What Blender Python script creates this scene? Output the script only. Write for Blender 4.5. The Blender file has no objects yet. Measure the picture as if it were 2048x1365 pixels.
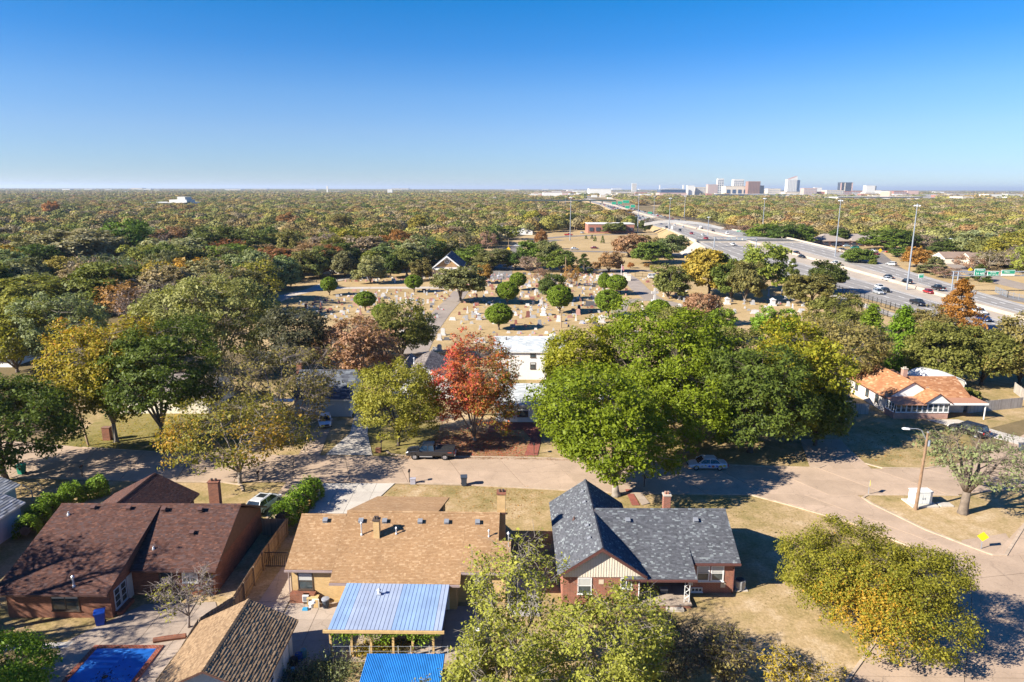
import bpy, bmesh, math, random
import numpy as np
from mathutils import Vector, Matrix
rnd = random.Random(7)
S = bpy.context.scene
HAZE = 5.5e-5
COL = S.collection
# ---------------------------------------------------------------- camera
F_PX = 1382.0; PITCH = math.radians(12.45); CAM_H = 33.5; ROLL = math.radians(0.14)
cp, sp = math.cos(PITCH), math.sin(PITCH)
cam_d = bpy.data.cameras.new('camera'); cam = bpy.data.objects.new('camera', cam_d); COL.objects.link(cam)
cam_d.sensor_width = 36; cam_d.lens = F_PX/2048*36; cam_d.clip_start = 0.5; cam_d.clip_end = 90000
_r = Vector((1, 0, 0)); _u = Vector((0, sp, cp)); _f = Vector((0, cp, -sp))
_X = _r*math.cos(ROLL) + _u*math.sin(ROLL); _Y = -_r*math.sin(ROLL) + _u*math.cos(ROLL)
_m = Matrix((_X, _Y, -_f)).transposed().to_4x4(); _m.translation = Vector((0, 0, CAM_H))
cam.matrix_world = _m
S.camera = cam
# ---------------------------------------------------------------- world, sun, exposure
SUN_EL = math.radians(31)
SUN_DIR = Vector((-math.cos(math.radians(24))*math.cos(SUN_EL), -math.sin(math.radians(24))*math.cos(SUN_EL), math.sin(SUN_EL)))
SKY_TINT = [(0.0, (0.44, 0.55, 0.76)), (1.0, (0.02, 0.34, 0.80)), (0.0245, (0.40, 0.52, 0.76)), (0.0755, (0.42, 0.54, 0.77)), (0.1245, (0.34, 0.54, 0.79)), (0.183, (0.14, 0.475, 0.80)), (0.239, (0.04, 0.46, 0.80)), (0.5, (0.03, 0.38, 0.80))]
W = bpy.data.worlds.new("World"); S.world = W; W.use_nodes = True
nt = W.node_tree; nt.nodes.clear()
sky = nt.nodes.new('ShaderNodeTexSky'); sky.sky_type = 'NISHITA'; sky.sun_disc = False
sky.sun_elevation = SUN_EL; sky.sun_rotation = math.atan2(SUN_DIR.x, SUN_DIR.y)
sky.altitude = 400; sky.air_density = 1.0; sky.dust_density = 0.1; sky.ozone_density = 3.5
bg = nt.nodes.new('ShaderNodeBackground'); bg.inputs[1].default_value = 0.078
wo = nt.nodes.new('ShaderNodeOutputWorld')
# clear autumn air: deeper blue overhead, pale blue (not yellow) towards the whole horizon
tcw = nt.nodes.new('ShaderNodeTexCoord'); sxw = nt.nodes.new('ShaderNodeSeparateXYZ'); nt.links.new(tcw.outputs['Generated'], sxw.inputs[0])
rw = nt.nodes.new('ShaderNodeValToRGB'); nt.links.new(sxw.outputs[2], rw.inputs[0])
for _i, (_p, _c) in enumerate(SKY_TINT):
    _e = rw.color_ramp.elements[_i] if _i < 2 else rw.color_ramp.elements.new(_p)
    _e.position = _p; _e.color = (*_c, 1)
mw = nt.nodes.new('ShaderNodeMix'); mw.data_type = 'RGBA'; mw.blend_type = 'MULTIPLY'; mw.inputs[0].default_value = 1
nt.links.new(sky.outputs[0], mw.inputs[6]); nt.links.new(rw.outputs[0], mw.inputs[7]); nt.links.new(mw.outputs[2], bg.inputs[0]); nt.links.new(bg.outputs[0], wo.inputs[0])
sun_d = bpy.data.lights.new('sun', 'SUN'); sun_d.energy = 5.0; sun_d.angle = math.radians(0.53); sun_d.color = (1.0, 0.93, 0.82)
sun = bpy.data.objects.new('sun', sun_d); COL.objects.link(sun)
sun.rotation_euler = (-SUN_DIR).to_track_quat('-Z', 'Y').to_euler()
S.view_settings.view_transform = 'Standard'; S.view_settings.look = 'None'; S.view_settings.gamma = 1
S.view_settings.exposure = 1.3; S.view_settings.use_curve_mapping = False
S.cycles.max_bounces = 5; S.cycles.diffuse_bounces = 2; S.cycles.glossy_bounces = 2; S.cycles.transmission_bounces = 3
S.cycles.transparent_max_bounces = 4; S.cycles.volume_bounces = 0; S.cycles.caustics_reflective = False; S.cycles.caustics_refractive = False

# ---------------------------------------------------------------- survey helpers: the photograph's bearings turned into places
def ray(px, py):
    a = (px-1024)/F_PX; b = (682.5-py)/F_PX
    d = _X*a + _Y*b + _f
    return d
def G(px, py, z=0.0):
    d = ray(px, py); t = (z-CAM_H)/d.z
    return d.x*t, d.y*t
def z_at(px, py, y):
    d = ray(px, py); return CAM_H + d.z/d.y*y
def x_at(px, py, y):
    d = ray(px, py); return d.x/d.y*y
def to_px(x, y, z):
    v = Vector((x, y, z-CAM_H)); k = v.dot(_f)
    return 1024+F_PX*v.dot(_X)/k, 682.5-F_PX*v.dot(_Y)/k
def inside(x, y, poly):
    c = False; n = len(poly); j = n-1
    for i in range(n):
        xi, yi = poly[i]; xj, yj = poly[j]
        if (yi > y) != (yj > y) and x < (xj-xi)*(y-yi)/(yj-yi)+xi: c = not c
        j = i
    return c

# ---------------------------------------------------------------- objects
def props(o, label=None, cat=None, group=None, kind=None):
    if label: o['label'] = label
    if cat: o['category'] = cat
    if group: o['group'] = group
    if kind: o['kind'] = kind
    return o
def thing(name, label, cat, loc=(0, 0, 0), rz=0, group=None):
    o = bpy.data.objects.new(name, None); COL.objects.link(o)
    o.location = loc; o.rotation_euler = (0, 0, rz); o.empty_display_size = 0.5
    return props(o, label, cat, group)
def copy_tree(o, parent=None):
    c = o.copy(); COL.objects.link(c); c.parent = parent
    for ch in list(o.children): copy_tree(ch, c)
    return c
def dup(o, loc, rz=0, label=None, scale=None, group=None):
    c = copy_tree(o); c.location = loc; c.rotation_euler = (0, 0, rz)
    if label: c['label'] = label
    if group: c['group'] = group
    if scale is not None: c.scale = (scale,)*3 if not hasattr(scale, '__len__') else scale
    return c
def link(name, me, parent=None, loc=(0, 0, 0), rz=0, **kw):
    o = bpy.data.objects.new(name, me); COL.objects.link(o)
    o.location = loc; o.rotation_euler = (0, 0, rz); o.parent = parent
    return props(o, **kw)

class MB:
    """collects faces into one mesh"""
    def __init__(s): s.v = []; s.f = []; s.mi = []; s.a = []; s.cur = 0; s.sh = 0.5
    def face(s, pts):
        n = len(s.v); s.v += [tuple(p) for p in pts]; s.f.append(tuple(range(n, n+len(pts)))); s.mi.append(s.cur); s.a.append(s.sh); return s
    def box(s, x0, y0, z0, x1, y1, z1, M=None):
        c = [(x0, y0, z0), (x1, y0, z0), (x1, y1, z0), (x0, y1, z0), (x0, y0, z1), (x1, y0, z1), (x1, y1, z1), (x0, y1, z1)]
        if M is not None: c = [tuple(M @ Vector(p)) for p in c]
        n = len(s.v); s.v += c
        for q in ((0, 3, 2, 1), (4, 5, 6, 7), (0, 1, 5, 4), (1, 2, 6, 5), (2, 3, 7, 6), (3, 0, 4, 7)):
            s.f.append(tuple(n+i for i in q)); s.mi.append(s.cur); s.a.append(s.sh)
        return s
    def cbox(s, cx, cy, cz, sx, sy, sz, rz=0):
        M = Matrix.Translation((cx, cy, cz)) @ Matrix.Rotation(rz, 4, 'Z')
        return s.box(-sx/2, -sy/2, -sz/2, sx/2, sy/2, sz/2, M)
    def prism(s, poly, z0, z1, top=True, bottom=True):
        n = len(s.v); k = len(poly)
        area = sum(poly[i][0]*poly[(i+1) % k][1]-poly[(i+1) % k][0]*poly[i][1] for i in range(k))
        if area < 0: poly = poly[::-1]
        s.v += [(p[0], p[1], z0) for p in poly]+[(p[0], p[1], z1) for p in poly]
        fs = [tuple(n+i for i in (j, (j+1) % k, (j+1) % k+k, j+k)) for j in range(k)]
        if bottom: fs.append(tuple(n+i for i in range(k))[::-1])
        if top: fs.append(tuple(n+k+i for i in range(k)))
        for f in fs: s.f.append(f); s.mi.append(s.cur); s.a.append(s.sh)
        return s
    def prism_y(s, poly, y0, y1):
        """polygon in x,z swept along y"""
        n = len(s.v); k = len(poly)
        area = sum(poly[i][0]*poly[(i+1) % k][1]-poly[(i+1) % k][0]*poly[i][1] for i in range(k))
        if area < 0: poly = poly[::-1]
        s.v += [(p[0], y0, p[1]) for p in poly]+[(p[0], y1, p[1]) for p in poly]
        fs = [tuple(n+i for i in (j, (j+1) % k, (j+1) % k+k, j+k)) for j in range(k)]
        fs.append(tuple(n+i for i in range(k))[::-1]); fs.append(tuple(n+k+i for i in range(k)))
        for f in fs: s.f.append(f[::-1] if False else f); s.mi.append(s.cur); s.a.append(s.sh)
        return s
    def prism_x(s, poly, x0, x1):
        n = len(s.v); k = len(poly)
        s.v += [(x0, p[0], p[1]) for p in poly]+[(x1, p[0], p[1]) for p in poly]
        fs = [tuple(n+i for i in (j, (j+1) % k, (j+1) % k+k, j+k)) for j in range(k)]
        fs.append(tuple(n+i for i in range(k))[::-1]); fs.append(tuple(n+k+i for i in range(k)))
        for f in fs: s.f.append(f); s.mi.append(s.cur); s.a.append(s.sh)
        return s
    def tube(s, pts, rs, n=6, cap=True):
        pts = [Vector(p) for p in pts]
        if not hasattr(rs, '__len__'): rs = [rs]*len(pts)
        base = len(s.v); ref = Vector((0.31, 0.17, 0.93))
        for i, p in enumerate(pts):
            d = (pts[min(i+1, len(pts)-1)]-pts[max(i-1, 0)]).normalized()
            if abs(d.dot(ref)) > 0.95: ref = Vector((1, 0.2, 0.1))
            a = d.cross(ref).normalized(); b = d.cross(a)
            for k in range(n):
                t = 2*math.pi*k/n
                s.v.append(tuple(p+(a*math.cos(t)+b*math.sin(t))*rs[i]))
        for i in range(len(pts)-1):
            for k in range(n):
                s.f.append((base+i*n+k, base+i*n+(k+1) % n, base+(i+1)*n+(k+1) % n, base+(i+1)*n+k)); s.mi.append(s.cur); s.a.append(s.sh)
        if cap:
            s.f.append(tuple(base+k for k in range(n))[::-1]); s.mi.append(s.cur); s.a.append(s.sh)
            e = base+(len(pts)-1)*n
            s.f.append(tuple(e+k for k in range(n))); s.mi.append(s.cur); s.a.append(s.sh)
        return s
    def lathe(s, prof, cx=0, cy=0, n=10, sx=1, sy=1):
        base = len(s.v)
        for r, z in prof:
            for k in range(n):
                t = 2*math.pi*k/n; s.v.append((cx+r*math.cos(t)*sx, cy+r*math.sin(t)*sy, z))
        for i in range(len(prof)-1):
            for k in range(n):
                s.f.append((base+i*n+k, base+i*n+(k+1) % n, base+(i+1)*n+(k+1) % n, base+(i+1)*n+k)); s.mi.append(s.cur); s.a.append(s.sh)
        s.f.append(tuple(base+k for k in range(n))[::-1]); s.mi.append(s.cur); s.a.append(s.sh)
        e = base+(len(prof)-1)*n; s.f.append(tuple(e+k for k in range(n))); s.mi.append(s.cur); s.a.append(s.sh)
        return s
    def mesh(s, name, mats, smooth=False):
        me = bpy.data.meshes.new(name); me.from_pydata(s.v, [], s.f)
        for m in (mats if isinstance(mats, (list, tuple)) else [mats]): me.materials.append(m)
        me.polygons.foreach_set('material_index', s.mi)
        at = me.attributes.new('shade', 'FLOAT', 'FACE'); at.data.foreach_set('value', s.a)
        if smooth: me.polygons.foreach_set('use_smooth', [True]*len(s.f))
        me.update(); return me
    def build(s, name, mats, parent=None, loc=(0, 0, 0), rz=0, smooth=False, **kw):
        return link(name, s.mesh(name, mats, smooth), parent, loc, rz, **kw)

# ---------------------------------------------------------------- materials
def nodes(name):
    m = bpy.data.materials.new(name); m.use_nodes = True; t = m.node_tree; t.nodes.clear()
    o = t.nodes.new('ShaderNodeOutputMaterial'); b = t.nodes.new('ShaderNodeBsdfPrincipled')
    t.links.new(b.outputs[0], o.inputs[0]); return m, t, b, o
def N(t, ty, **kw):
    n = t.nodes.new(ty)
    for k, v in kw.items():
        if k.startswith('i_'):
            key = k[2:]; key = int(key) if key.isdigit() else key.replace('_', ' ')
            n.inputs[key].default_value = v
        else: setattr(n, k, v)
    return n
def c4(c): return (c[0], c[1], c[2], 1)
def ramp(t, fac, stops):
    r = t.nodes.new('ShaderNodeValToRGB'); e = r.color_ramp.elements
    while len(e) < len(stops): e.new(0.5)
    for i, (p, c) in enumerate(stops): e[i].position = p; e[i].color = c4(c)
    t.links.new(fac, r.inputs[0]); return r.outputs[0]
def mix(t, fac, a, b, mode='MIX'):
    n = t.nodes.new('ShaderNodeMix'); n.data_type = 'RGBA'; n.blend_type = mode
    for s, i in ((fac, 0), (a, 6), (b, 7)):
        if isinstance(s, (int, float)): n.inputs[i].default_value = s
        elif isinstance(s, tuple): n.inputs[i].default_value = c4(s)
        else: t.links.new(s, n.inputs[i])
    return n.outputs[2]
def noise(t, scale, detail=4, rough=0.6, co='Object', vec=None, w=None):
    n = N(t, 'ShaderNodeTexNoise'); n.inputs['Scale'].default_value = scale; n.inputs['Detail'].default_value = detail; n.inputs['Roughness'].default_value = rough
    if vec is None:
        tc = N(t, 'ShaderNodeTexCoord'); vec = tc.outputs[co]
    t.links.new(vec, n.inputs['Vector']); return n.outputs['Fac']
def bump(t, b, h, strength=0.3, dist=0.02):
    n = N(t, 'ShaderNodeBump'); n.inputs['Strength'].default_value = strength; n.inputs['Distance'].default_value = dist
    t.links.new(h, n.inputs['Height']); t.links.new(n.outputs[0], b.inputs['Normal'])
_mc = {}
def plain(name, col, rough=0.7, metal=0.0, var=0.12, scale=3.0, spec=0.4, bmp=0.0):
    """paint, metal, plastic: base colour with slight wear and grain"""
    if name in _mc: return _mc[name]
    m, t, b, o = nodes(name)
    n = noise(t, scale, 5, 0.65)
    lo = tuple(c*(1-var) for c in col); hi = tuple(min(1, c*(1+var)) for c in col)
    t.links.new(ramp(t, n, [(0.3, lo), (0.7, hi)]), b.inputs['Base Color'])
    b.inputs['Roughness'].default_value = rough; b.inputs['Metallic'].default_value = metal
    b.inputs['Specular IOR Level'].default_value = spec
    if bmp: bump(t, b, n, bmp, 0.02)
    _mc[name] = m; return m
def glass(name, col=(0.03, 0.045, 0.06), rough=0.08):
    if name in _mc: return _mc[name]
    m, t, b, o = nodes(name)
    n = noise(t, 0.9, 2)
    t.links.new(ramp(t, n, [(0.35, tuple(c*0.5 for c in col)), (0.7, tuple(c*1.6 for c in col))]), b.inputs['Base Color'])
    b.inputs['Roughness'].default_value = rough; b.inputs['Specular IOR Level'].default_value = 0.8
    _mc[name] = m; return m
def brick(name, c1, c2, mortar, bw=0.42, bh=0.15, var=1.0):
    if name in _mc: return _mc[name]
    m, t, b, o = nodes(name)
    tc = N(t, 'ShaderNodeTexCoord'); sx = N(t, 'ShaderNodeSeparateXYZ'); t.links.new(tc.outputs['Object'], sx.inputs[0])
    ad = N(t, 'ShaderNodeMath', operation='ADD'); t.links.new(sx.outputs[0], ad.inputs[0]); t.links.new(sx.outputs[1], ad.inputs[1])
    cb = N(t, 'ShaderNodeCombineXYZ'); t.links.new(ad.outputs[0], cb.inputs[0]); t.links.new(sx.outputs[2], cb.inputs[1])
    br = N(t, 'ShaderNodeTexBrick'); br.inputs['Scale'].default_value = 1; br.inputs['Brick Width'].default_value = bw*0.62; br.inputs['Row Height'].default_value = bh*0.62
    br.inputs['Mortar Size'].default_value = 0.012; br.inputs['Color1'].default_value = c4(c1); br.inputs['Color2'].default_value = c4(c2); br.inputs['Mortar'].default_value = c4(mortar)
    br.inputs['Bias'].default_value = -0.1
    t.links.new(cb.outputs[0], br.inputs['Vector'])
    n = noise(t, 1.3, 4)
    col = mix(t, 0.5, br.outputs['Color'], ramp(t, n, [(0.3, (0.6, 0.58, 0.56)), (0.7, (1.15, 1.1, 1.08))]), 'MULTIPLY')
    t.links.new(col, b.inputs['Base Color']); b.inputs['Roughness'].default_value = 0.9
    bump(t, b, br.outputs['Fac'], -0.5, 0.01)
    _mc[name] = m; return m
def shingle_mat(name, stops, rough=0.95):
    m, t, b, o = nodes(name)
    at = N(t, 'ShaderNodeAttribute', attribute_name='shade')
    c = ramp(t, at.outputs['Fac'], stops)
    n = noise(t, 0.35, 4); g = noise(t, 14, 3)
    c = mix(t, 0.45, c, ramp(t, n, [(0.3, (0.72, 0.70, 0.70)), (0.7, (1.15, 1.14, 1.12))]), 'MULTIPLY')
    c = mix(t, 0.4, c, ramp(t, g, [(0.3, (0.7, 0.7, 0.7)), (0.7, (1.2, 1.2, 1.2))]), 'MULTIPLY')
    t.links.new(c, b.inputs['Base Color']); b.inputs['Roughness'].default_value = rough; b.inputs['Specular IOR Level'].default_value = 0.2
    bump(t, b, g, 0.5, 0.01)
    return m
def attr_mat(name, lo, hi, rough=0.8, scale=2.0):
    """colour runs between two by the per-piece shade, with grain"""
    m, t, b, o = nodes(name)
    at = N(t, 'ShaderNodeAttribute', attribute_name='shade'); c = ramp(t, at.outputs['Fac'], [(0, lo), (1, hi)])
    n = noise(t, scale, 5)
    c = mix(t, 0.5, c, ramp(t, n, [(0.3, (0.72, 0.7, 0.68)), (0.7, (1.2, 1.2, 1.2))]), 'MULTIPLY')
    t.links.new(c, b.inputs['Base Color']); b.inputs['Roughness'].default_value = rough; b.inputs['Specular IOR Level'].default_value = 0.25
    return m
def obj_mat(name, rough=0.75, metal=0.0, scale=4.0, spec=0.4, var=0.18):
    """base colour = the object's own colour (so copies can share one mesh)"""
    if name in _mc: return _mc[name]
    m, t, b, o = nodes(name)
    oi = N(t, 'ShaderNodeObjectInfo'); n = noise(t, scale, 4)
    c = mix(t, 1.0, oi.outputs['Color'], ramp(t, n, [(0.3, (1-var,)*3), (0.7, (1+var*0.6,)*3)]), 'MULTIPLY')
    t.links.new(c, b.inputs['Base Color']); b.inputs['Roughness'].default_value = rough; b.inputs['Metallic'].default_value = metal; b.inputs['Specular IOR Level'].default_value = spec
    _mc[name] = m; return m
# ================================================================ ground, roads
def ground_mat(name, stops, s1=0.05, s2=0.6, fine=3.0, patch=None, leafy=None):
    m, t, b, o = nodes(name)
    n1 = noise(t, s1, 5, 0.6); n2 = noise(t, s2, 5, 0.7); n3 = noise(t, fine, 6, 0.75)
    a = N(t, 'ShaderNodeMath', operation='MULTIPLY_ADD'); t.links.new(n1, a.inputs[0]); a.inputs[1].default_value = 0.55
    a2 = N(t, 'ShaderNodeMath', operation='MULTIPLY'); t.links.new(n2, a2.inputs[0]); a2.inputs[1].default_value = 0.45; t.links.new(a2.outputs[0], a.inputs[2])
    c = ramp(t, a.outputs[0], stops)
    c = mix(t, 0.7, c, ramp(t, n3, [(0.3, (0.62, 0.6, 0.55)), (0.7, (1.25, 1.22, 1.2))]), 'MULTIPLY')
    if leafy:
        v = noise(t, 1.7, 8, 0.85); f = ramp(t, v, [(leafy[1], (0, 0, 0)), (leafy[1]+0.07, (1, 1, 1))]); c = mix(t, f, c, leafy[0])
    t.links.new(c, b.inputs['Base Color']); b.inputs['Roughness'].default_value = 0.95; b.inputs['Specular IOR Level'].default_value = 0.1
    bump(t, b, n3, 0.6, 0.08); return m
M_ground = ground_mat('mixed_ground', [(0.35, (0.13, 0.105, 0.05)), (0.5, (0.19, 0.145, 0.075)), (0.62, (0.30, 0.22, 0.12))], 0.01, 0.15)
M_dry = ground_mat('dry_grass', [(0.34, (0.29, 0.215, 0.105)), (0.5, (0.42, 0.305, 0.155)), (0.66, (0.50, 0.375, 0.21))], 0.02, 0.3, 2.0)
M_lawn = ground_mat('autumn_lawn', [(0.38, (0.19, 0.165, 0.06)), (0.47, (0.31, 0.235, 0.105)), (0.56, (0.42, 0.305, 0.165)), (0.63, (0.50, 0.385, 0.245))], 0.07, 0.5, 4.0, leafy=((0.22, 0.11, 0.04), 0.62))
M_green = ground_mat('green_lawn', [(0.36, (0.13, 0.125, 0.035)), (0.5, (0.23, 0.195, 0.065)), (0.66, (0.34, 0.26, 0.12))], 0.1, 0.6, 4.0, leafy=((0.25, 0.12, 0.04), 0.60))
M_redlitter = ground_mat('leaf_strewn_lawn', [(0.38, (0.22, 0.13, 0.07)), (0.52, (0.30, 0.18, 0.10)), (0.66, (0.34, 0.25, 0.13))], 0.2, 0.9, 5.0, leafy=((0.33, 0.13, 0.09), 0.53))

g = MB(); R0 = 60000
# one sheet: fine near, wide far
ys = [-60, 0, 60, 150, 400, 1000, 3000, 9000, 25000, 60000]; 
xs = [-60000, -20000, -6000, -2000, -600, -150, 0, 150, 600, 2000, 6000, 20000, 60000]
for i in range(len(ys)-1):
    for j in range(len(xs)-1):
        g.face([(xs[j], ys[i], 0), (xs[j+1], ys[i], 0), (xs[j+1], ys[i+1], 0), (xs[j], ys[i+1], 0)])
g.build('ground', M_ground, kind='structure')

def sheet(name, mat, pts, z, **kw):
    mb = MB(); mb.face([(x, y, 0) for x, y in pts]); 
    me = mb.mesh(name, mat); bm = bmesh.new(); bm.from_mesh(me)
    bmesh.ops.triangulate(bm, faces=bm.faces[:]); 
    bmesh.ops.recalc_face_normals(bm, faces=bm.faces[:])
    for f in bm.faces:
        if f.normal.z < 0: f.normal_flip()
    bm.to_mesh(me); bm.free()
    return link(name, me, None, (0, 0, z), kind='structure', **kw)
def P(*a): return [G(a[i], a[i+1]) for i in range(0, len(a), 2)]

# dry cemetery and field grass
sheet('cemetery_grass', M_dry, P(430, 690, 500, 640, 535, 590, 560, 548, 860, 535, 960, 500, 1060, 488, 1330, 484, 1440, 515, 1560, 565, 1680, 590, 1860, 650, 1700, 690, 1300, 742, 1000, 742, 860, 735, 700, 735), 0.012)
sheet('verge_grass', M_dry, [(20, 392), (-10, 330), (0, 455), (30, 640), (96, 640), (240, 640), (250, 120), (96, 120), (92, 300), (60, 360)], 0.008)
sheet('field_grass', M_dry, [(-10, 900), (100, 660), (135, 900), (165, 1300), (235, 2700), (330, 2700), (280, 1300), (190, 900), (160, 660), (260, 660), (330, 900), (420, 1800), (400, 2900), (0, 2900), (60, 1500)], 0.008)
# lawns of the near gardens
sheet('garden_lawn', M_lawn, [(-70, 30), (60, 30), (60, 72), (27, 72.2), (12, 72.6), (-5.4, 74.2), (-21.8, 74.9), (-39, 74.8), (-60, 76), (-72, 76)], 0.010)
sheet('far_lawn', M_lawn, [(-62, 86.5), (-56, 85.3), (-45.4, 83.9), (-24.5, 83.2), (2.3, 82.5), (35, 79.5), (50, 79.4), (60, 84), (64, 92), (80, 100), (95, 104), (100, 128), (60, 128), (30, 122), (0, 121), (-70, 122)], 0.010)
sheet('front_garden', M_green, [(-60, 86), (-45, 84.2), (-34.8, 83.8), (-34, 100), (-62, 106)], 0.016)
sheet('front_garden', M_green, [(-20.5, 83.3), (-13, 83.2), (-9.6, 84.0), (-10.5, 96), (-21, 98)], 0.016)
sheet('front_garden', M_redlitter, [(-12.4, 83.2), (2.0, 82.7), (2.6, 86.5), (1.2, 90.5), (-3, 92.5), (-8.5, 91), (-11.6, 87.5)], 0.019)

# ---- concrete roads: a joint-dark bed with separate slabs lying on it
def slab_mat(name, lo, hi, crack=0.6):
    m, t, b, o = nodes(name)
    at = N(t, 'ShaderNodeAttribute', attribute_name='shade'); c = ramp(t, at.outputs['Fac'], [(0, lo), (1, hi)])
    n = noise(t, 0.35, 5, 0.65); g_ = noise(t, 6, 6, 0.8)
    c = mix(t, 0.8, c, ramp(t, n, [(0.3, (0.80, 0.78, 0.76)), (0.7, (1.12, 1.1, 1.08))]), 'MULTIPLY')
    c = mix(t, 0.6, c, ramp(t, g_, [(0.3, (0.8, 0.8, 0.8)), (0.7, (1.15, 1.15, 1.15))]), 'MULTIPLY')
    st_ = noise(t, 0.9, 6, 0.75); c = mix(t, ramp(t, st_, [(0.60, (0, 0, 0)), (0.72, (.38, .38, .38))]), c, (0.16, 0.13, 0.105))
    # cracks: narrow band of a warped cell pattern
    v = N(t, 'ShaderNodeTexVoronoi', feature='DISTANCE_TO_EDGE'); v.inputs['Scale'].default_value = 0.22
    tc = N(t, 'ShaderNodeTexCoord'); w = N(t, 'ShaderNodeTexNoise'); w.inputs['Scale'].default_value = 0.8; w.inputs['Detail'].default_value = 5
    t.links.new(tc.outputs['Object'], w.inputs['Vector'])
    vm = N(t, 'ShaderNodeVectorMath', operation='MULTIPLY_ADD'); t.links.new(w.outputs['Color'], vm.inputs[0]); vm.inputs[1].default_value = (1.6, 1.6, 0); t.links.new(tc.outputs['Object'], vm.inputs[2])
    t.links.new(vm.outputs[0], v.inputs['Vector'])
    k = ramp(t, v.outputs['Distance'], [(0.0, (crack*.75,)*3), (0.004, (crack*0.5,)*3), (0.008, (0, 0, 0))])
    c = mix(t, k, c, (0.10, 0.075, 0.055))
    t.links.new(c, b.inputs['Base Color']); b.inputs['Roughness'].default_value = 0.9; b.inputs['Specular IOR Level'].default_value = 0.2
    bump(t, b, g_, 0.3, 0.01); return m
M_joint = plain('road_joint', (0.13, 0.10, 0.075), 0.95)
M_slab = slab_mat('street_concrete', (0.40, 0.30, 0.215), (0.46, 0.345, 0.25), .35)
M_white_slab = slab_mat('pale_concrete', (0.47, 0.43, 0.37), (0.54, 0.50, 0.43), 0.3)
M_patio = slab_mat('patio_concrete', (0.36, 0.29, 0.23), (0.42, 0.345, 0.275), 0.4)
M_curb = plain('curb_concrete', (0.43, 0.33, 0.235), 0.9, var=0.25, scale=1.2)
def clip(poly, a, b, c, keep_ge=True):
    """keep a*x+b*y>=c"""
    out = []; n = len(poly)
    for i in range(n):
        p, q = poly[i], poly[(i+1) % n]; dp = a*p[0]+b*p[1]-c; dq = a*q[0]+b*q[1]-c
        if dp >= 0: out.append(p)
        if (dp >= 0) != (dq >= 0):
            s = dp/(dp-dq); out.append((p[0]+(q[0]-p[0])*s, p[1]+(q[1]-p[1])*s))
    return out
def slab_piece(parent, poly, z, mat, gap=0.035, name='slab', th=0.03):
    if len(poly) < 3: return
    cx = sum(p[0] for p in poly)/len(poly); cy = sum(p[1] for p in poly)/len(poly)
    q = []
    for x, y in poly:
        d = math.hypot(x-cx, y-cy) or 1; k = max(0, d-gap)/d; q.append((cx+(x-cx)*k, cy+(y-cy)*k))
    mb = MB(); mb.sh = rnd.random(); mb.prism(q, z, z+th+rnd.uniform(-0.003, 0.003), bottom=False)
    mb.build(name, mat, parent)
def road_strip(name, left, right, z, mat, lanes=2, step=1):
    """left/right: matching station lists; slabs between stations"""
    bed = MB()
    for i in range(len(left)-1):
        bed.face([(right[i][0], right[i][1], 0), (right[i+1][0], right[i+1][1], 0), (left[i+1][0], left[i+1][1], 0), (left[i][0], left[i][1], 0)])
    me = bed.mesh(name, M_joint)
    bm = bmesh.new(); bm.from_mesh(me)
    for f in bm.faces:
        if f.normal.z < 0: f.normal_flip()
    bm.to_mesh(me); bm.free()
    r = link(name, me, None, (0, 0, z), kind='structure')
    L = lambda a, b, s: (a[0]+(b[0]-a[0])*s, a[1]+(b[1]-a[1])*s)
    for i in range(len(left)-1):
        for k in range(lanes):
            a = L(left[i], right[i], k/lanes); b = L(left[i], right[i], (k+1)/lanes); c = L(left[i+1], right[i+1], (k+1)/lanes); d = L(left[i+1], right[i+1], k/lanes)
            slab_piece(r, [a, b, c, d], 0.002, mat)
    return r
def resample(pts, n):
    seg = [math.dist(pts[i], pts[i+1]) for i in range(len(pts)-1)]; T = sum(seg); out = []
    for k in range(n+1):
        s = T*k/n; i = 0
        while i < len(seg)-1 and s > seg[i]: s -= seg[i]; i += 1
        f = s/seg[i]; out.append((pts[i][0]+(pts[i+1][0]-pts[i][0])*f, pts[i][1]+(pts[i+1][1]-pts[i][1])*f))
    return out
north = [(-80, 89), (-64, 87.8), (-56, 85.6), (-45.4, 84.0), (-24.5, 83.3), (2.3, 82.5), (20, 81), (35, 79.6), (50.6, 79.3), (58, 82), (64, 86), (72, 92), (84, 100)]
south = [(-80, 76.5), (-66, 76.5), (-58, 76.2), (-39.2, 75.1), (-21.8, 75.0), (-5.4, 74.5), (12.2, 72.3), (26.7, 72.0), (38.9, 71.8), (50, 72), (60, 74), (72, 80), (92, 92)]
road_strip('street', resample(north, 26), resample(south, 26), 0.02, M_slab, 2)
# branch that slips down to the wide road at the lower right
nb = [(38.7, 71.9), (39.2, 70.2), (41.7, 63.9), (45.2, 58.9)]
sb = [(26.7, 72.2), (30.5, 69.5), (35.1, 65.6), (38.6, 60.5)]
road_strip('street', resample(nb, 4), resample(sb, 4), 0.024, M_slab, 2)
# wide road along the right edge
wr = [(92, 88), (66, 77), (52.9, 65.6), (45.4, 58.6), (38.3, 58), (34, 50), (30, 40), (26, 28)]
wide_l = [(38.6, 60.4), (34.5, 54), (29.5, 48), (23.5, 41.8), (19, 36), (15, 30)]
wide_r = [(60, 66), (58.5, 58), (57, 50), (55, 42), (53, 34), (51, 26)]
road_strip('street', resample(wide_l, 5), resample(wide_r, 5), 0.020, M_slab, 4)
road_strip('street', resample([(45.2, 59.0), (52.9, 65.6), (62, 73.5), (74, 83)], 5), resample([(60, 59), (66, 64), (76, 72), (90, 80)], 5), 0.028, M_slab, 2)

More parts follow.
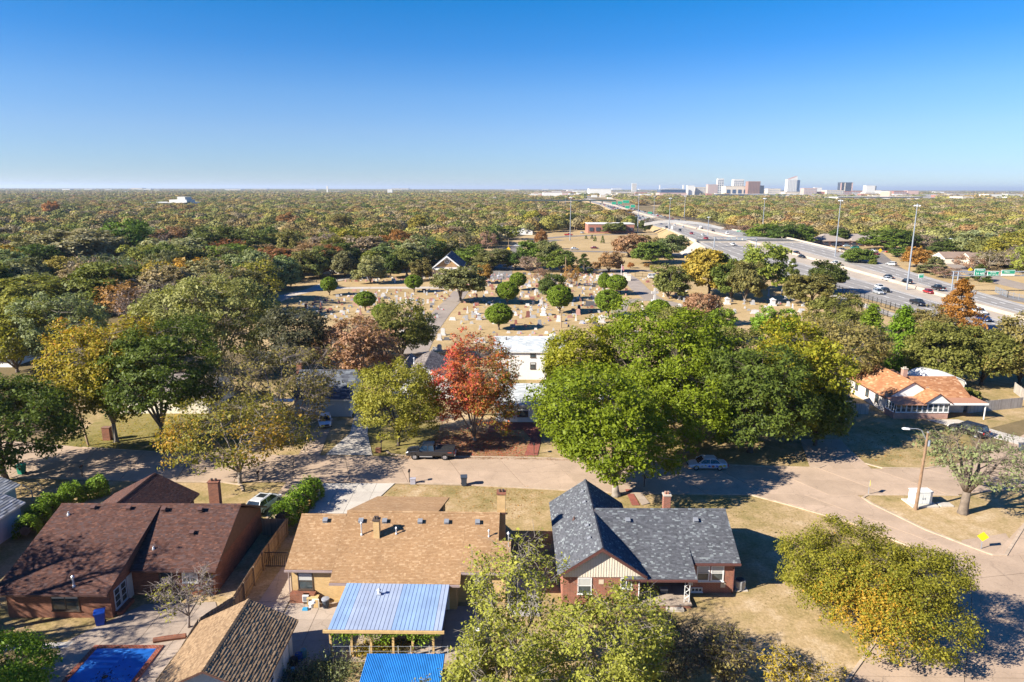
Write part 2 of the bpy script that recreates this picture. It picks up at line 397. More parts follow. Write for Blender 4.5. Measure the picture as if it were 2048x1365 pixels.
def curb(name, pts, w=0.22, h=0.13, mat=None, z0=0.0):
    mb = MB(); pts = [Vector((p[0], p[1], 0)) for p in pts]; L = []; R = []
    for i, p in enumerate(pts):
        d = (pts[min(i+1, len(pts)-1)]-pts[max(i-1, 0)]).normalized(); n = Vector((-d.y, d.x, 0))
        L.append(p+n*w/2); R.append(p-n*w/2)
    for i in range(len(pts)-1):
        a, b, c, d = R[i], R[i+1], L[i+1], L[i]; up = Vector((0, 0, z0+h))
        mb.face([a+up, b+up, c+up, d+up]); mb.face([a, b, b+up, a+up]); mb.face([c, d, d+up, c+up])
    a, d = R[0], L[0]; mb.face([d, a, a+up, d+up]); a, d = R[-1], L[-1]; mb.face([a, d, d+up, a+up])
    return mb.build(name, mat or M_curb, kind='structure')
curb('curb', [(-56.5, 85.8), (-45.4, 84.15), (-38, 83.85), (-34.6, 84.1), (-33.4, 85.5)])
curb('curb', [(-27.5, 86), (-26.9, 84.3), (-25.6, 83.5)])
curb('curb', [(-16.5, 85), (-15.6, 83.7), (-14, 83.25), (-5, 82.9), (2.3, 82.65), (11.5, 81.9)])
curb('curb', [(17.2, 83.4), (17.9, 81.9), (20, 81.15), (30, 80.1), (37.8, 79.55), (38.9, 80.4)])
curb('curb', [(44.2, 81), (45.5, 79.6), (50.6, 79.45), (54, 80.5)])
curb('curb', [(-70, 76.4), (-58, 76.1), (-45, 75.3), (-33.5, 74.9), (-31.2, 74.2), (-30.4, 72.6)])
curb('curb', [(-14.5, 74.9), (-5.4, 74.4), (12.2, 72.2), (26.7, 71.9), (30.3, 69.2), (34.9, 65.3), (38.3, 60.3), (34.4, 54.1), (29.4, 48.1), (23.4, 41.9), (18.9, 36)])
curb('curb', [(50, 71.8), (44, 71.9), (39.9, 71.9), (39.0, 71.2), (39.2, 69.9), (41.7, 63.8), (44.2, 60.2), (45.1, 59.0), (46.3, 58.9), (47.2, 59.8), (52.9, 65.4), (62, 73.3)], 0.28)
# island grass
sheet('island_grass', M_lawn, [(39.9, 71.8), (39.2, 71.1), (39.4, 69.9), (41.9, 63.9), (44.4, 60.3), (45.3, 59.2), (46.2, 59.1), (52.8, 65.5), (62, 73.2), (60, 73.9), (50, 71.9)], 0.052)

# drives and paths
def paved(name, poly, z, mat, nx=2, ny=2, label=None):
    bed = MB(); bed.face([(x, y, 0) for x, y in poly]); me = bed.mesh(name, M_joint)
    bm = bmesh.new(); bm.from_mesh(me); bmesh.ops.triangulate(bm, faces=bm.faces[:])
    for f in bm.faces:
        if f.normal.z < 0: f.normal_flip()
    bm.to_mesh(me); bm.free(); r = link(name, me, None, (0, 0, z), kind='structure')
    x0 = min(p[0] for p in poly); x1 = max(p[0] for p in poly); y0 = min(p[1] for p in poly); y1 = max(p[1] for p in poly)
    for i in range(nx):
        for j in range(ny):
            q = clip(poly, 1, 0, x0+(x1-x0)*i/nx); q = clip(q, -1, 0, -(x0+(x1-x0)*(i+1)/nx)) if q else q
            q = clip(q, 0, 1, y0+(y1-y0)*j/ny) if q else q; q = clip(q, 0, -1, -(y0+(y1-y0)*(j+1)/ny)) if q else q
            if len(q) >= 3: slab_piece(r, q, 0.002, mat, 0.025)
    return r
paved('driveway', P(608, 1045, 645, 968, 790, 968, 742, 1012, 716, 1045), 0.045, M_white_slab, 4, 4)
paved('driveway', P(538, 1012, 575, 962, 620, 962, 598, 1000, 592, 1050, 530, 1050), 0.041, M_slab, 2, 4)
paved('driveway', P(596, 912, 640, 840, 668, 842, 655, 872, 640, 912), 0.045, M_slab, 1, 4)
paved('driveway', P(650, 911, 700, 868, 712, 820, 742, 820, 735, 868, 745, 912), 0.047, M_white_slab, 3, 3)
paved('driveway', P(1620, 937, 1600, 880, 1680, 880, 1705, 905, 1745, 941), 0.045, M_slab, 3, 2)
paved('driveway', P(1300, 922, 1255, 870, 1230, 870, 1270, 925), 0.045, M_slab, 1, 2)
paved('driveway', [(61.6, 98), (66.5, 98), (69.5, 92), (72.0, 88.6), (69, 86.5), (66, 91)], 0.045, M_white_slab, 2, 3)
paved('patio', [(-18.4, 38.0), (-18.4, 61), (-20.6, 61), (-20.9, 51.5), (-22.0, 46.2), (-14.5, 45.4), (-14.5, 39.5)], 0.022, M_patio, 2, 7)
paved('patio', [(-18.3, 44.0), (-18.3, 51.3), (-2.6, 50.6), (-2.6, 43.6)], 0.026, M_patio, 6, 3)
paved('patio', [(-33.5, 38), (-33.5, 46.2), (-30.2, 50.8), (-24.5, 51.2), (-22.9, 48.5), (-24.0, 43.2), (-24.4, 36)], 0.022, M_patio, 4, 5)
paved('garden_path', [(-41, 44.6), (-41, 45.4), (-33, 46.0), (-33, 45.3)], 0.022, M_white_slab, 6, 1)
paved('garden_path', P(925, 1365, 935, 1322, 962, 1322, 952, 1365), 0.026, M_white_slab, 1, 4)
# shed slabs east of the tan house
M_red_brick = brick('red_pavers', (0.30, 0.085, 0.055), (0.22, 0.06, 0.045), (0.25, 0.17, 0.13))
paved('brick_path', P(1048, 912, 1062, 878, 1045, 860, 975, 866, 980, 846, 1085, 846, 1085, 870, 1075, 912), 0.045, M_red_brick, 5, 5)
paved('brick_path', P(1250, 980, 1262, 980, 1280, 1012, 1264, 1012), 0.045, M_red_brick, 1, 3)
paved('garden_path', P(1262, 980, 1278, 980, 1300, 1008, 1284, 1012), 0.045, M_patio, 1, 3)
# cemetery lanes
M_lane = slab_mat('lane_asphalt', (0.29, 0.245, 0.205), (0.33, 0.28, 0.235), 0.3)
M_pale_lane = plain('pale_lane', (0.46, 0.40, 0.33), 0.95, var=0.1, scale=0.3)
def lane(name, pts, w, z, mat, n=None):
    pts = resample(pts, n or max(2, int(sum(math.dist(pts[i], pts[i+1]) for i in range(len(pts)-1))/12)))
    L = []; R = []
    for i, p in enumerate(pts):
        a = Vector(pts[max(i-1, 0)]); b = Vector(pts[min(i+1, len(pts)-1)]); d = (b-a).normalized(); nn = Vector((-d.y, d.x))
        L.append(tuple(Vector(p)+nn*w/2)); R.append(tuple(Vector(p)-nn*w/2))
    return road_strip(name, L, R, z, mat, 1)
lane('cemetery_lane', P(805, 760, 850, 668, 886, 622, 912, 596, 922, 583), 5.2, 0.024, M_lane, 8)
lane('cemetery_lane', P(525, 614, 570, 593, 625, 580, 660, 577, 780, 576, 900, 576), 5.0, 0.028, M_pale_lane, 12)
lane('cemetery_lane', P(620, 581, 665, 562, 720, 553), 4.0, 0.032, M_pale_lane, 4)
lane('cemetery_lane', P(1240, 545, 1262, 560, 1285, 585, 1310, 600), 6, 0.026, M_lane, 6)
lane('cemetery_lane', P(1225, 612, 1270, 600, 1310, 600, 1360, 612, 1400, 622), 5, 0.034, M_lane, 8)
lane('cemetery_lane', P(1245, 610, 1240, 625, 1262, 632), 3.5, 0.03, M_lane, 3)
# roads beyond the cemetery
M_asph = slab_mat('far_asphalt', (0.19, 0.17, 0.15), (0.23, 0.205, 0.18), 0.2)
lane('side_road', P(560, 541, 800, 540, 1000, 538, 1250, 541, 1400, 545), 6, 0.03, M_asph, 14)
lane('side_road', [G(1000, 560), G(1005, 530), G(1015, 505), G(1045, 488), G(1120, 480)], 9, 0.034, M_asph, 8)
lane('side_road', [G(985, 501), G(1100, 502), G(1200, 504), G(1330, 507), G(1420, 512)], 8, 0.04, M_asph, 8)
lane('ramp_road', [G(1055, 481), G(1130, 473.5), G(1220, 469.5), G(1320, 468.5), G(1400, 473)], 8, 0.046, M_asph, 8)
lane('side_road', [G(1560, 495), G(1640, 497), G(1720, 501), G(1860, 507)], 11, 0.04, M_asph, 5)
lane('ramp_road', [G(1750, 506), G(1765, 520), G(1790, 540), G(1830, 560), G(1900, 578)], 7, 0.05, M_asph, 6)
lane('side_road', [G(1895, 520), G(1925, 535), G(1975, 556), G(2048, 575), G(2120, 590)], 10, 0.05, M_lane, 6)
lane('side_road', [G(1985, 590), G(2048, 602), G(2100, 610)], 8, 0.06, M_asph, 3)
# service path beside the freeway fence
lane('garden_path', [G(1660, 590), G(1730, 612), G(1790, 632), G(1860, 655)], 4.0, 0.04, M_white_slab, 6)
# ================================================================ freeway on its bank
FW = [  # y, near-outer x, near-inner, far-inner, far-outer, height
 (90, 110, 126, 138, 150, .4), (160, 112, 126, 138, 149, .4), (200, 110, 127.5, 140, 150, .5), (250, 106, 130, 146, 158, .5), (300, 99.5, 128, 147, 163, 1.5),
 (350, 98, 121.5, 144, 164, 3.5), (400, 100.5, 119.5, 138.5, 160, 5.5), (450, 106, 123, 139, 157, 5.2), (530, 117.8, 135, 149, 167, 3.2), (620, 122, 141, 157, 172, 2.3),
 (730, 129, 147, 163, 175, 2), (870, 137, 155, 171, 180, 2), (1050, 149, 167, 182, 190, 2), (1290, 168, 184, 198, 206, 2), (1500, 178, 192, 212, 222, 2), (2100, 210, 218, 234, 247, 2), (2800, 243, 249, 262, 276, 2)]
def fw(y):
    for i in range(len(FW)-1):
        if FW[i][0] <= y <= FW[i+1][0]:
            s = (y-FW[i][0])/(FW[i+1][0]-FW[i][0]); s2 = s
            return [FW[i][k]+(FW[i+1][k]-FW[i][k])*s2 for k in range(1, 6)]
    return list(FW[-1][1:]) if y > FW[-1][0] else list(FW[0][1:])
ST = []; yy = 90
while yy < 2800: ST.append(yy); yy += 12 if yy < 700 else 50
def lp(a, b, s): return a+(b-a)*s
M_fw = attr_mat('freeway_concrete', (0.17, 0.16, 0.15), (0.36, 0.335, 0.30), 0.85, 0.25)
M_median = plain('median_concrete', (0.40, 0.335, 0.26), 0.9, var=0.18, scale=0.15)
M_mark = plain('road_paint', (0.78, 0.77, 0.72), 0.6)
M_bank = M_dry
def ribbon(name, ia, ib, mat, cuts, dz=0.0, kind='structure', parent=None):
    mb = MB()
    for i in range(len(ST)-1):
        A, B = fw(ST[i]), fw(ST[i+1])
        for k in range(len(cuts)-1):
            s0, s1, sh = cuts[k][0], cuts[k+1][0], cuts[k][1]
            mb.sh = min(1, max(0, sh+rnd.uniform(-.05, .05)))
            mb.face([(lp(A[ia], A[ib], s0), ST[i], A[4]+dz), (lp(A[ia], A[ib], s1), ST[i], A[4]+dz), (lp(B[ia], B[ib], s1), ST[i+1], B[4]+dz), (lp(B[ia], B[ib], s0), ST[i+1], B[4]+dz)])
    return mb.build(name, mat, parent, kind=kind)
def cuts(nl, sh0, sh1):
    c = [(0, 1.0)]; w = (1-sh0-sh1)/nl
    for k in range(nl):
        a = sh0+k*w; c += [(a, 0.72), (a+w*.2, 0.38), (a+w*.42, 0.62), (a+w*.58, 0.34), (a+w*.8, 0.72)]
    c += [(1-sh1, 1.0), (1, 0)]; return c
ribbon('freeway', 0, 1, M_fw, cuts(3, .2, .08), 0.05)
ribbon('freeway', 2, 3, M_fw, cuts(3, .08, .2), 0.05)
ribbon('freeway_median', 1, 2, M_median, [(0, 0.5), (1, 0)], 0.045)
# banks down to the natural ground
for side in (0, 3):
    mb = MB()
    for i in range(len(ST)-1):
        A, B = fw(ST[i]), fw(ST[i+1]); sg = -1 if side == 0 else 1
        if 385 < ST[i] < 420: continue      # the underpass
        w = lambda q: q[4]*2.2+0.3
        mb.face([(A[side], ST[i], A[4]+0.03), (B[side], ST[i+1], B[4]+0.03), (B[side]+sg*w(B), ST[i+1], 0.0), (A[side]+sg*w(A), ST[i], 0.0)])
    mb.build('freeway_bank', M_bank, kind='structure')
# underpass: abutments, deck edge beam
A = fw(402)
br = thing('road_bridge', 'low concrete freeway bridge over the side road beyond the cemetery', 'bridge', (A[0], 402, 0))
M_conc = plain('old_concrete', (0.47, 0.41, 0.33), 0.9, var=0.15, scale=0.4)
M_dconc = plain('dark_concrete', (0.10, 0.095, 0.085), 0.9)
MB().box(-0.7, -22, A[4]-0.2, 0.0, 20, A[4]+0.95).build('parapet', M_conc, br)
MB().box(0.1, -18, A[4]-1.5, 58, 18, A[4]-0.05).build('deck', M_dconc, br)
for yy_ in (-20, 19): MB().box(-0.5, yy_, 0, 58, yy_+1.5, A[4]-0.1).build('abutment', M_conc, br)
for xx in (4, 16, 28): MB().box(xx, -0.6, 0, xx+1.2, 0.6, A[4]-1.5).build('pier', M_conc, br)
mb = MB(); mb.face([(-14, -38, 0.1), (-0.4, -20, 0.1), (-0.4, -20, A[4]-0.3), (-2, -38, A[4]-1.4)]); mb.face([(-14, -38, .1), (-2, -38, A[4]-1.4), (0, -60, .5), (-6, -60, .1)])
mb.build('wing_wall', M_conc, br)
# barriers
def wall_along(name, k, off, h, w, y0, y1, mat, label, cat='barrier', group='concrete freeway barriers'):
    A = fw((y0+y1)/2); mb = MB(); ss = [s for s in ST if y0 <= s <= y1]
    for i in range(len(ss)-1):
        a, b = fw(ss[i]), fw(ss[i+1])
        xa, xb = (a[k]+off, b[k]+off) if k is not None else ((a[1]+a[2])/2+off, (b[1]+b[2])/2+off)
        pa = [(xa-w/2, a[4]+.03), (xa+w/2, a[4]+.03), (xa+w*.25, a[4]+h), (xa-w*.25, a[4]+h)]; pb = [(xb-w/2, b[4]+.03), (xb+w/2, b[4]+.03), (xb+w*.25, b[4]+h), (xb-w*.25, b[4]+h)]
        for q in range(4):
            r = (q+1) % 4; mb.face([(pa[q][0], ss[i], pa[q][1]), (pa[r][0], ss[i], pa[r][1]), (pb[r][0], ss[i+1], pb[r][1]), (pb[q][0], ss[i+1], pb[q][1])])
    return mb.build(name, mat, None, label=label, cat=cat, group=group)
M_barr = plain('barrier_concrete', (0.43, 0.36, 0.28), 0.85, var=0.15, scale=0.3)
wall_along('median_barrier', None, 0.6, 0.95, 0.7, 90, 2500, M_barr, 'long pale concrete barrier in the middle of the freeway')
wall_along('edge_barrier', 3, -0.4, 0.85, 0.5, 330, 700, M_barr, 'concrete barrier along the far edge of the raised freeway')
wall_along('edge_barrier', 0, 0.4, 0.85, 0.5, 350, 560, M_barr, 'concrete barrier along the near edge of the freeway before the underpass')
# lane dashes (flat print) as one painted sheet per carriageway
for ia, ib, s0, s1 in ((0, 1, .2, .08), (2, 3, .08, .2)):
    mb = MB(); w = (1-s0-s1)/3; y = 92
    while y < 900:
        a, b = fw(y), fw(y+3.2)
        for k in (1, 2):
            s = s0+k*w; xa, xb = lp(a[ia], a[ib], s), lp(b[ia], b[ib], s)
            mb.face([(xa-.14, y, a[4]+.06), (xa+.14, y, a[4]+.06), (xb+.14, y+3.2, b[4]+.06), (xb-.14, y+3.2, b[4]+.06)])
        y += 11
    y = 92
    while y < 900:
        a, b = fw(y), fw(y+10)
        for s in (s0, 1-s1):
            xa, xb = lp(a[ia], a[ib], s), lp(b[ia], b[ib], s)
            mb.face([(xa-.1, y, a[4]+.06), (xa+.1, y, a[4]+.06), (xb+.1, y+10, b[4]+.06), (xb-.1, y+10, b[4]+.06)])
        y += 10
    mb.build('lane_markings', M_mark, kind='structure')

# ---- light masts (tall steel poles with a ring of floodlights)
M_galv = plain('galvanised_steel', (0.30, 0.33, 0.37), 0.5, 0.3, var=0.08)
M_lampglass = plain('lamp_glass', (0.75, 0.78, 0.8), 0.2)
def mast(h):
    t = thing('light_mast', '', 'light mast', (0, 0, 0), 0, 'tall lighting masts along the freeway')
    MB().lathe([(0.42, 0), (0.42, 0.5), (0.29, 0.5), (0.25, h*.4), (0.18, h*.75), (0.11, h)], n=8).build('pole', M_galv, t)
    MB().lathe([(0.1, h-.6), (0.6, h-.5), (0.6, h-.38), (0.12, h-.3)], n=10).build('lamp_ring', M_galv, t)
    for k in range(6):
        a = k*math.pi/3; MB().lathe([(0.12, h-.95), (0.30, h-.85), (0.30, h-.65), (0.12, h-.5)], .85*math.cos(a), .85*math.sin(a), 6).build('floodlight', M_lampglass, t)
    return t
m0 = mast(29)
MASTS = [((1813, 583), 1, 'tall silver light mast standing in the median beside the black pickup truck'), ((1669, 524), 1, 'tall silver light mast at the far road edge by the white pickup truck'),
 ((1523, 483), .97, 'tall light mast in front of the long dark green trees beyond the freeway'), ((1337, 473), .95, 'slim light mast to the right of the flat brick building at the ramp'),
 ((1367, 461), .98, 'tall light mast standing right where the footbridge leaves its pier'), ((1275, 466), 1.17, 'tallest and thickest light mast directly beside the flat brick building'),
 ((1140, 481), .98, 'slim light mast left of the brick building standing in the dry field'), ((1131, 420), .9, 'far light mast near the dark overpass'),
 ((1414, 492), .6, 'shorter pole beside the overhead truss by the underpass'), ((1307, 440), .9, 'far thin light mast at the edge of the wood right of the green signs'), ((2010, 402), 1.0, 'distant light mast at the far right edge near the pale warehouses')]
for i, ((px, py), s, lab) in enumerate(MASTS):
    x, y = G(px, py); z = 0
    if px in (1813, 1669): pass
    o = m0 if i == 0 else dup(m0, (x, y, z))
    o.location = (x, y, 0); o.scale = (1, 1, s); o['label'] = lab

# ---- overhead sign bridges
M_sign = plain('sign_green', (0.02, 0.30, 0.17), 0.5, var=0.05); M_swhite = plain('sign_white', (0.8, 0.8, 0.78), 0.5)
def text_mesh(body, size, mat, parent, loc, rot, name='lettering', align='CENTER'):
    cu = bpy.data.curves.new(name, 'FONT'); cu.body = body; cu.size = size; cu.align_x = align; cu.align_y = 'CENTER'; cu.extrude = 0.01; cu.resolution_u = 2
    tmp = bpy.data.objects.new('tmp', cu); COL.objects.link(tmp); dg = bpy.context.evaluated_depsgraph_get()
    me = bpy.data.meshes.new_from_object(tmp.evaluated_get(dg)); bpy.data.objects.remove(tmp); me.materials.clear(); me.materials.append(mat)
    o = bpy.data.objects.new(name, me); COL.objects.link(o); o.location = loc; o.rotation_euler = rot; o.parent = parent; return o
def sign_panel(parent, x, z, w, h, texts, mat=None):
    """panel facing -Y (towards the camera)"""
    mb = MB(); mb.box(x-w/2, -.06, z-h/2, x+w/2, .04, z+h/2); s = mb.build('sign_panel', M_swhite, parent)
    MB().box(x-w/2+.12, -.09, z-h/2+.12, x+w/2-.12, -.0601, z+h/2-.12).build('sign_face', mat or M_sign, s)
    for (tx, tz, sz, body) in texts: text_mesh(body, sz, M_swhite, s, (x+tx, -.11, z+tz), (math.pi/2, 0, 0))
    return s
def truss(parent, x0, x1, z, h=1.4, d=1.2, n=None):
    n = n or int((x1-x0)/1.8); mb = MB()
    for zz in (z, z+h):
        for yy_ in (0, d): mb.tube([(x0, yy_, zz), (x1, yy_, zz)], 0.11, 5)
    for k in range(n):
        a = lp(x0, x1, k/n); b = lp(x0, x1, (k+1)/n)
        for yy_ in (0, d): mb.tube([(a, yy_, z), (b, yy_, z+h)] if k % 2 else [(a, yy_, z+h), (b, yy_, z)], 0.06, 4)
        mb.tube([(a, 0, z), (a, d, z)], .05, 4); mb.tube([(a, 0, z+h), (a, d, z+h)], .05, 4)
    return mb.build('truss', M_galv, parent)
# right-hand sign bridge with three green boards facing us
x0, y0 = G(1902, 585); t = thing('sign_bridge', 'steel truss sign bridge with three green direction boards over the freeway at right', 'sign bridge', (x0, y0, 0))
zz = z_at(1905, 578, y0)-1.6
W1 = x_at(2120, 590, y0)-x0
truss(t, 0, W1, max(5.5, z_at(1905, 572, y0)-1.2), 1.4, 1.2)
zt = max(5.5, z_at(1905, 572, y0)-1.2)
for xx in (0, 1.6): MB().tube([(xx, 0, 0), (xx, 0, zt+1.5)], .2, 8).build('post', M_galv, t)
for xx in (W1,): MB().tube([(xx, 0, 0), (xx, 0, zt+1.5)], .2, 8).build('post', M_galv, t)
sc_ = (x_at(1960, 570, y0)-x_at(1950, 570, y0))/10
sign_panel(t, x_at(1956, 566, y0)-x0, zt+1.2, 21*sc_, 14*sc_, [(0, .75, .75, 'Wichita'), (-.75, -.45, 1.0, '54'), (.85, -.45, 1.0, '400')])
sign_panel(t, x_at(1983, 568, y0)-x0, zt+.75, 23*sc_, 10*sc_, [(0, .35, .75, 'Grove'), (0, -.45, .6, 'EXIT 1/4 MILE')])
s3 = sign_panel(t, x_at(2013, 567, y0)-x0, zt+1.0, 27*sc_, 12*sc_, [(-.5, .35, .65, 'Hillside')])
MB().box(x_at(2013, 567, y0)-x0-13*sc_, -.13, zt+1.0-5.6*sc_, x_at(2013, 567, y0)-x0+13*sc_, -.101, zt+1.0-1.6*sc_).build('sign_strip', plain('sign_cream', (.75, .72, .62), .6), s3)
# truss gantry near the underpass
x0, y0 = G(1429, 491); yb = fw(y0)[4]; t = thing('sign_gantry', 'empty steel truss gantry spanning the freeway above the underpass', 'sign bridge', (G(1429, 491, 5)[0], G(1429, 491, 5)[1], 5))
gx, gy = G(1429, 491, 5); zt = z_at(1445, 481, gy)-5; W1 = x_at(1514, 481, gy)-gx
truss(t, 0, W1, zt, 1.5, 1.3); MB().tube([(0, .6, -4.5), (0, .6, zt+1.6)], .28, 8).build('post', M_galv, t); MB().tube([(W1, .6, -4.5), (W1, .6, zt+1.6)], .28, 8).build('post', M_galv, t)
pb = MB()
for k in range(5): pb.box(W1*(.28+.1*k), -.12, zt+.1, W1*(.28+.1*k)+2.2, -.02, zt+1.3)
M_backs = plain('sign_back', (0.42, 0.44, 0.44), .5, .3)
for k in range(4): MB().box(W1*(.27+.13*k), -.14, zt+.05, W1*(.27+.13*k)+W1*.1, -.04, zt+1.4).build('sign_panel', M_backs, t)
# green boards by the roadside, single posts
def board(px, py_base, px_top, py_top, w_px, h_px, label, texts, posts=2, mat=None, base_z=0, group=None):
    x, y = G(px, py_base, base_z); s = (x_at(px+10, py_base, y)-x)/10
    t = thing('road_sign', label, 'road sign', (x, y, base_z), 0, group)
    zt = z_at(px_top, py_top, y)-base_z; w = w_px*s; h = h_px*s; xo = x_at(px_top, py_top, y)-x
    for k in range(posts): MB().box(xo+(k-(posts-1)/2)*w*.5-.08, 0, 0, xo+(k-(posts-1)/2)*w*.5+.08, .16, zt-h*.1).build('post', M_galv, t)
    sign_panel(t, xo, zt-h/2, w, h, [(a*w, b*h, c_*h, d) for a, b, c_, d in texts], mat); return t
board(1842, 567, 1843, 548, 10, 8.5, 'small green exit sign on two posts beside the ramp at right', [(0, .22, .34, 'EXIT')])
M_blue = plain('sign_blue', (0.04, 0.16, 0.5), .5)
board(1738, 512, 1737, 501, 9, 7, 'small blue service sign beside the round green tree past the freeway', [(0, 0, .5, 'H')], 2, M_blue)
board(1478, 476, 1478, 461, 10, 6, 'green route sign above the white truck at the freeway edge', [(0, 0, .5, 'I-135')], 2)
for i, (px, py, pt, w) in enumerate([(1228, 419, 404, 9), (1240, 419, 403, 9), (1252, 424, 401, 13), (1255, 426, 412, 9), (1266, 426, 410, 9)]):
    board(px, py, px, pt, w, 5.5, ['far small green board at the left end of the row by the busy freeway', 'second far green board from the left beside the busy freeway', 'high wide green board behind the other far freeway boards', 'lower green board in front of the far row near the big mast', 'lower right green board of the far row near the big mast'][i], [], 2, group='far green freeway boards')
board(1299, 433, 1300, 424, 9, 4, 'small green sign at the wood edge just before the footbridge', [], 2)

# ---- footbridge
x0, y0 = G(1318, 470)[0], 532; t = thing('footbridge', 'pale concrete footbridge with mesh railing arching over the freeway', 'footbridge', (x0, y0, 0))
M_fb = plain('footbridge_concrete', (0.74, 0.71, 0.64), .85)
pts_px = [(1290, 447), (1318, 442), (1345, 441), (1375, 442.5), (1400, 445), (1424, 450), (1458, 458)]
pts = []
for i, (px, py) in enumerate(pts_px):
    Y = 532+2*i; pts.append((x_at(px, py, Y)-x0, Y-y0, z_at(px, py, Y)))
mb = MB(); rail = MB()
for i in range(len(pts)-1):
    a, b = pts[i], pts[i+1]
    for dz, th in ((0, 1.9),):
        mb.face([(a[0], a[1], a[2]-th), (b[0], b[1], b[2]-th), (b[0], b[1], b[2]), (a[0], a[1], a[2])]); mb.face([(a[0], a[1], a[2]), (b[0], b[1], b[2]), (b[0], b[1]+3, b[2]), (a[0], a[1]+3, a[2])])
        mb.face([(a[0], a[1]+3, a[2]-th), (b[0], b[1]+3, b[2]-th), (b[0], b[1]+3, b[2]), (a[0], a[1]+3, a[2])]); mb.face([(a[0], a[1], a[2]-th), (b[0], b[1], b[2]-th), (b[0], b[1]+3, b[2]-th), (a[0], a[1]+3, a[2]-th)])
    n = 12
    for k in range(n):
        s = k/n; p = [lp(a[j], b[j], s) for j in range(3)]; rail.box(p[0]-.13, p[1], p[2], p[0]+.13, p[1]+.1, p[2]+3.0)
    for h in (.7, 1.3, 1.9, 2.5, 3.0): rail.tube([(a[0], a[1], a[2]+h), (b[0], b[1], b[2]+h)], .12, 4)
mb.build('deck', M_fb, t); rail.build('railing', plain('rail_brown', (.16, .14, .12), .6), t, kind='stuff')
for px, py in ((1344, 455), (1401, 460)):
    xx = x_at(px, py, y0+5)-x0; MB().box(xx-.7, 4.5, 0, xx+.7, 6, z_at(px, 449, y0+5)-1.2).build('pier', M_fb, t)
# ---- dark overpass far off
x0, y0 = G(1000, 412, 4); t = thing('overpass', 'long dark overpass crossing the far freeway on slim piers', 'bridge', (x0, y0, 0))
M_dk = plain('dark_girder', (0.055, 0.075, 0.07), .6)
xa, xb = x_at(1040, 402, y0)-x0, x_at(1232, 402, y0)-x0; zt = z_at(1120, 400, y0)
MB().box(xa, 0, zt-2.2, xb, 10, zt).build('deck', M_dk, t)
for px in (1092, 1117, 1163, 1181, 1205): xx = x_at(px, 405, y0)-x0; MB().box(xx-.9, 3, 0, xx+.9, 6, zt-2.2).build('pier', M_conc, t)
# ---- iron fences beside the freeway and round the cemetery
M_iron = plain('black_iron', (0.03, 0.03, 0.028), .5)
def iron_fence(label, pts, h=1.9, gap=.9, name='iron_fence', mat=None, pickets=True):
    mb = MB(); pm = MB(); o0 = pts[0]; L = [math.dist(pts[i], pts[i+1]) for i in range(len(pts)-1)]
    t = thing(name, label, 'fence', (o0[0], o0[1], 0)); first = True
    for i in range(len(pts)-1):
        a, b = pts[i], pts[i+1]; n = max(1, int(L[i]/2.4))
        for k in range(n+1):
            x, y = lp(a[0], b[0], k/n)-o0[0], lp(a[1], b[1], k/n)-o0[1]; pm.box(x-.06, y-.06, 0, x+.06, y+.06, h+.1)
        for hh in (.2, h*.85): mb.tube([(a[0]-o0[0], a[1]-o0[1], hh), (b[0]-o0[0], b[1]-o0[1], hh)], .035, 4)
        if pickets:
            m_ = int(L[i]/.34)
            for k in range(m_): x, y = lp(a[0], b[0], k/m_)-o0[0], lp(a[1], b[1], k/m_)-o0[1]; mb.box(x-.02, y-.02, .1, x+.02, y+.02, h)
    mb.build('railing', mat or M_iron, t, kind='stuff'); pm.build('posts', mat or M_iron, t, kind='stuff'); return t
iron_fence('tall black iron fence running along the near edge of the freeway', [G(1658, 579), G(1720, 600), G(1780, 620), G(1850, 643)], 2.2)
iron_fence('lower black iron fence between the white statue and the service path', [G(1733, 618), G(1775, 634), G(1800, 640), G(1842, 652)], 1.6)
iron_fence('thin iron fence closing the cemetery along the road beyond', [G(1270, 554), G(1300, 555), G(1375, 556), G(1460, 558)], 1.6)
iron_fence('thin wire fence between cemetery and the far left lawn', [G(600, 566), G(650, 566), G(760, 556)], 1.3)
iron_fence('pale wire fence by the lane at the far right', [G(1990, 585), G(2015, 596), G(2060, 606)], 2.0, mat=M_galv)
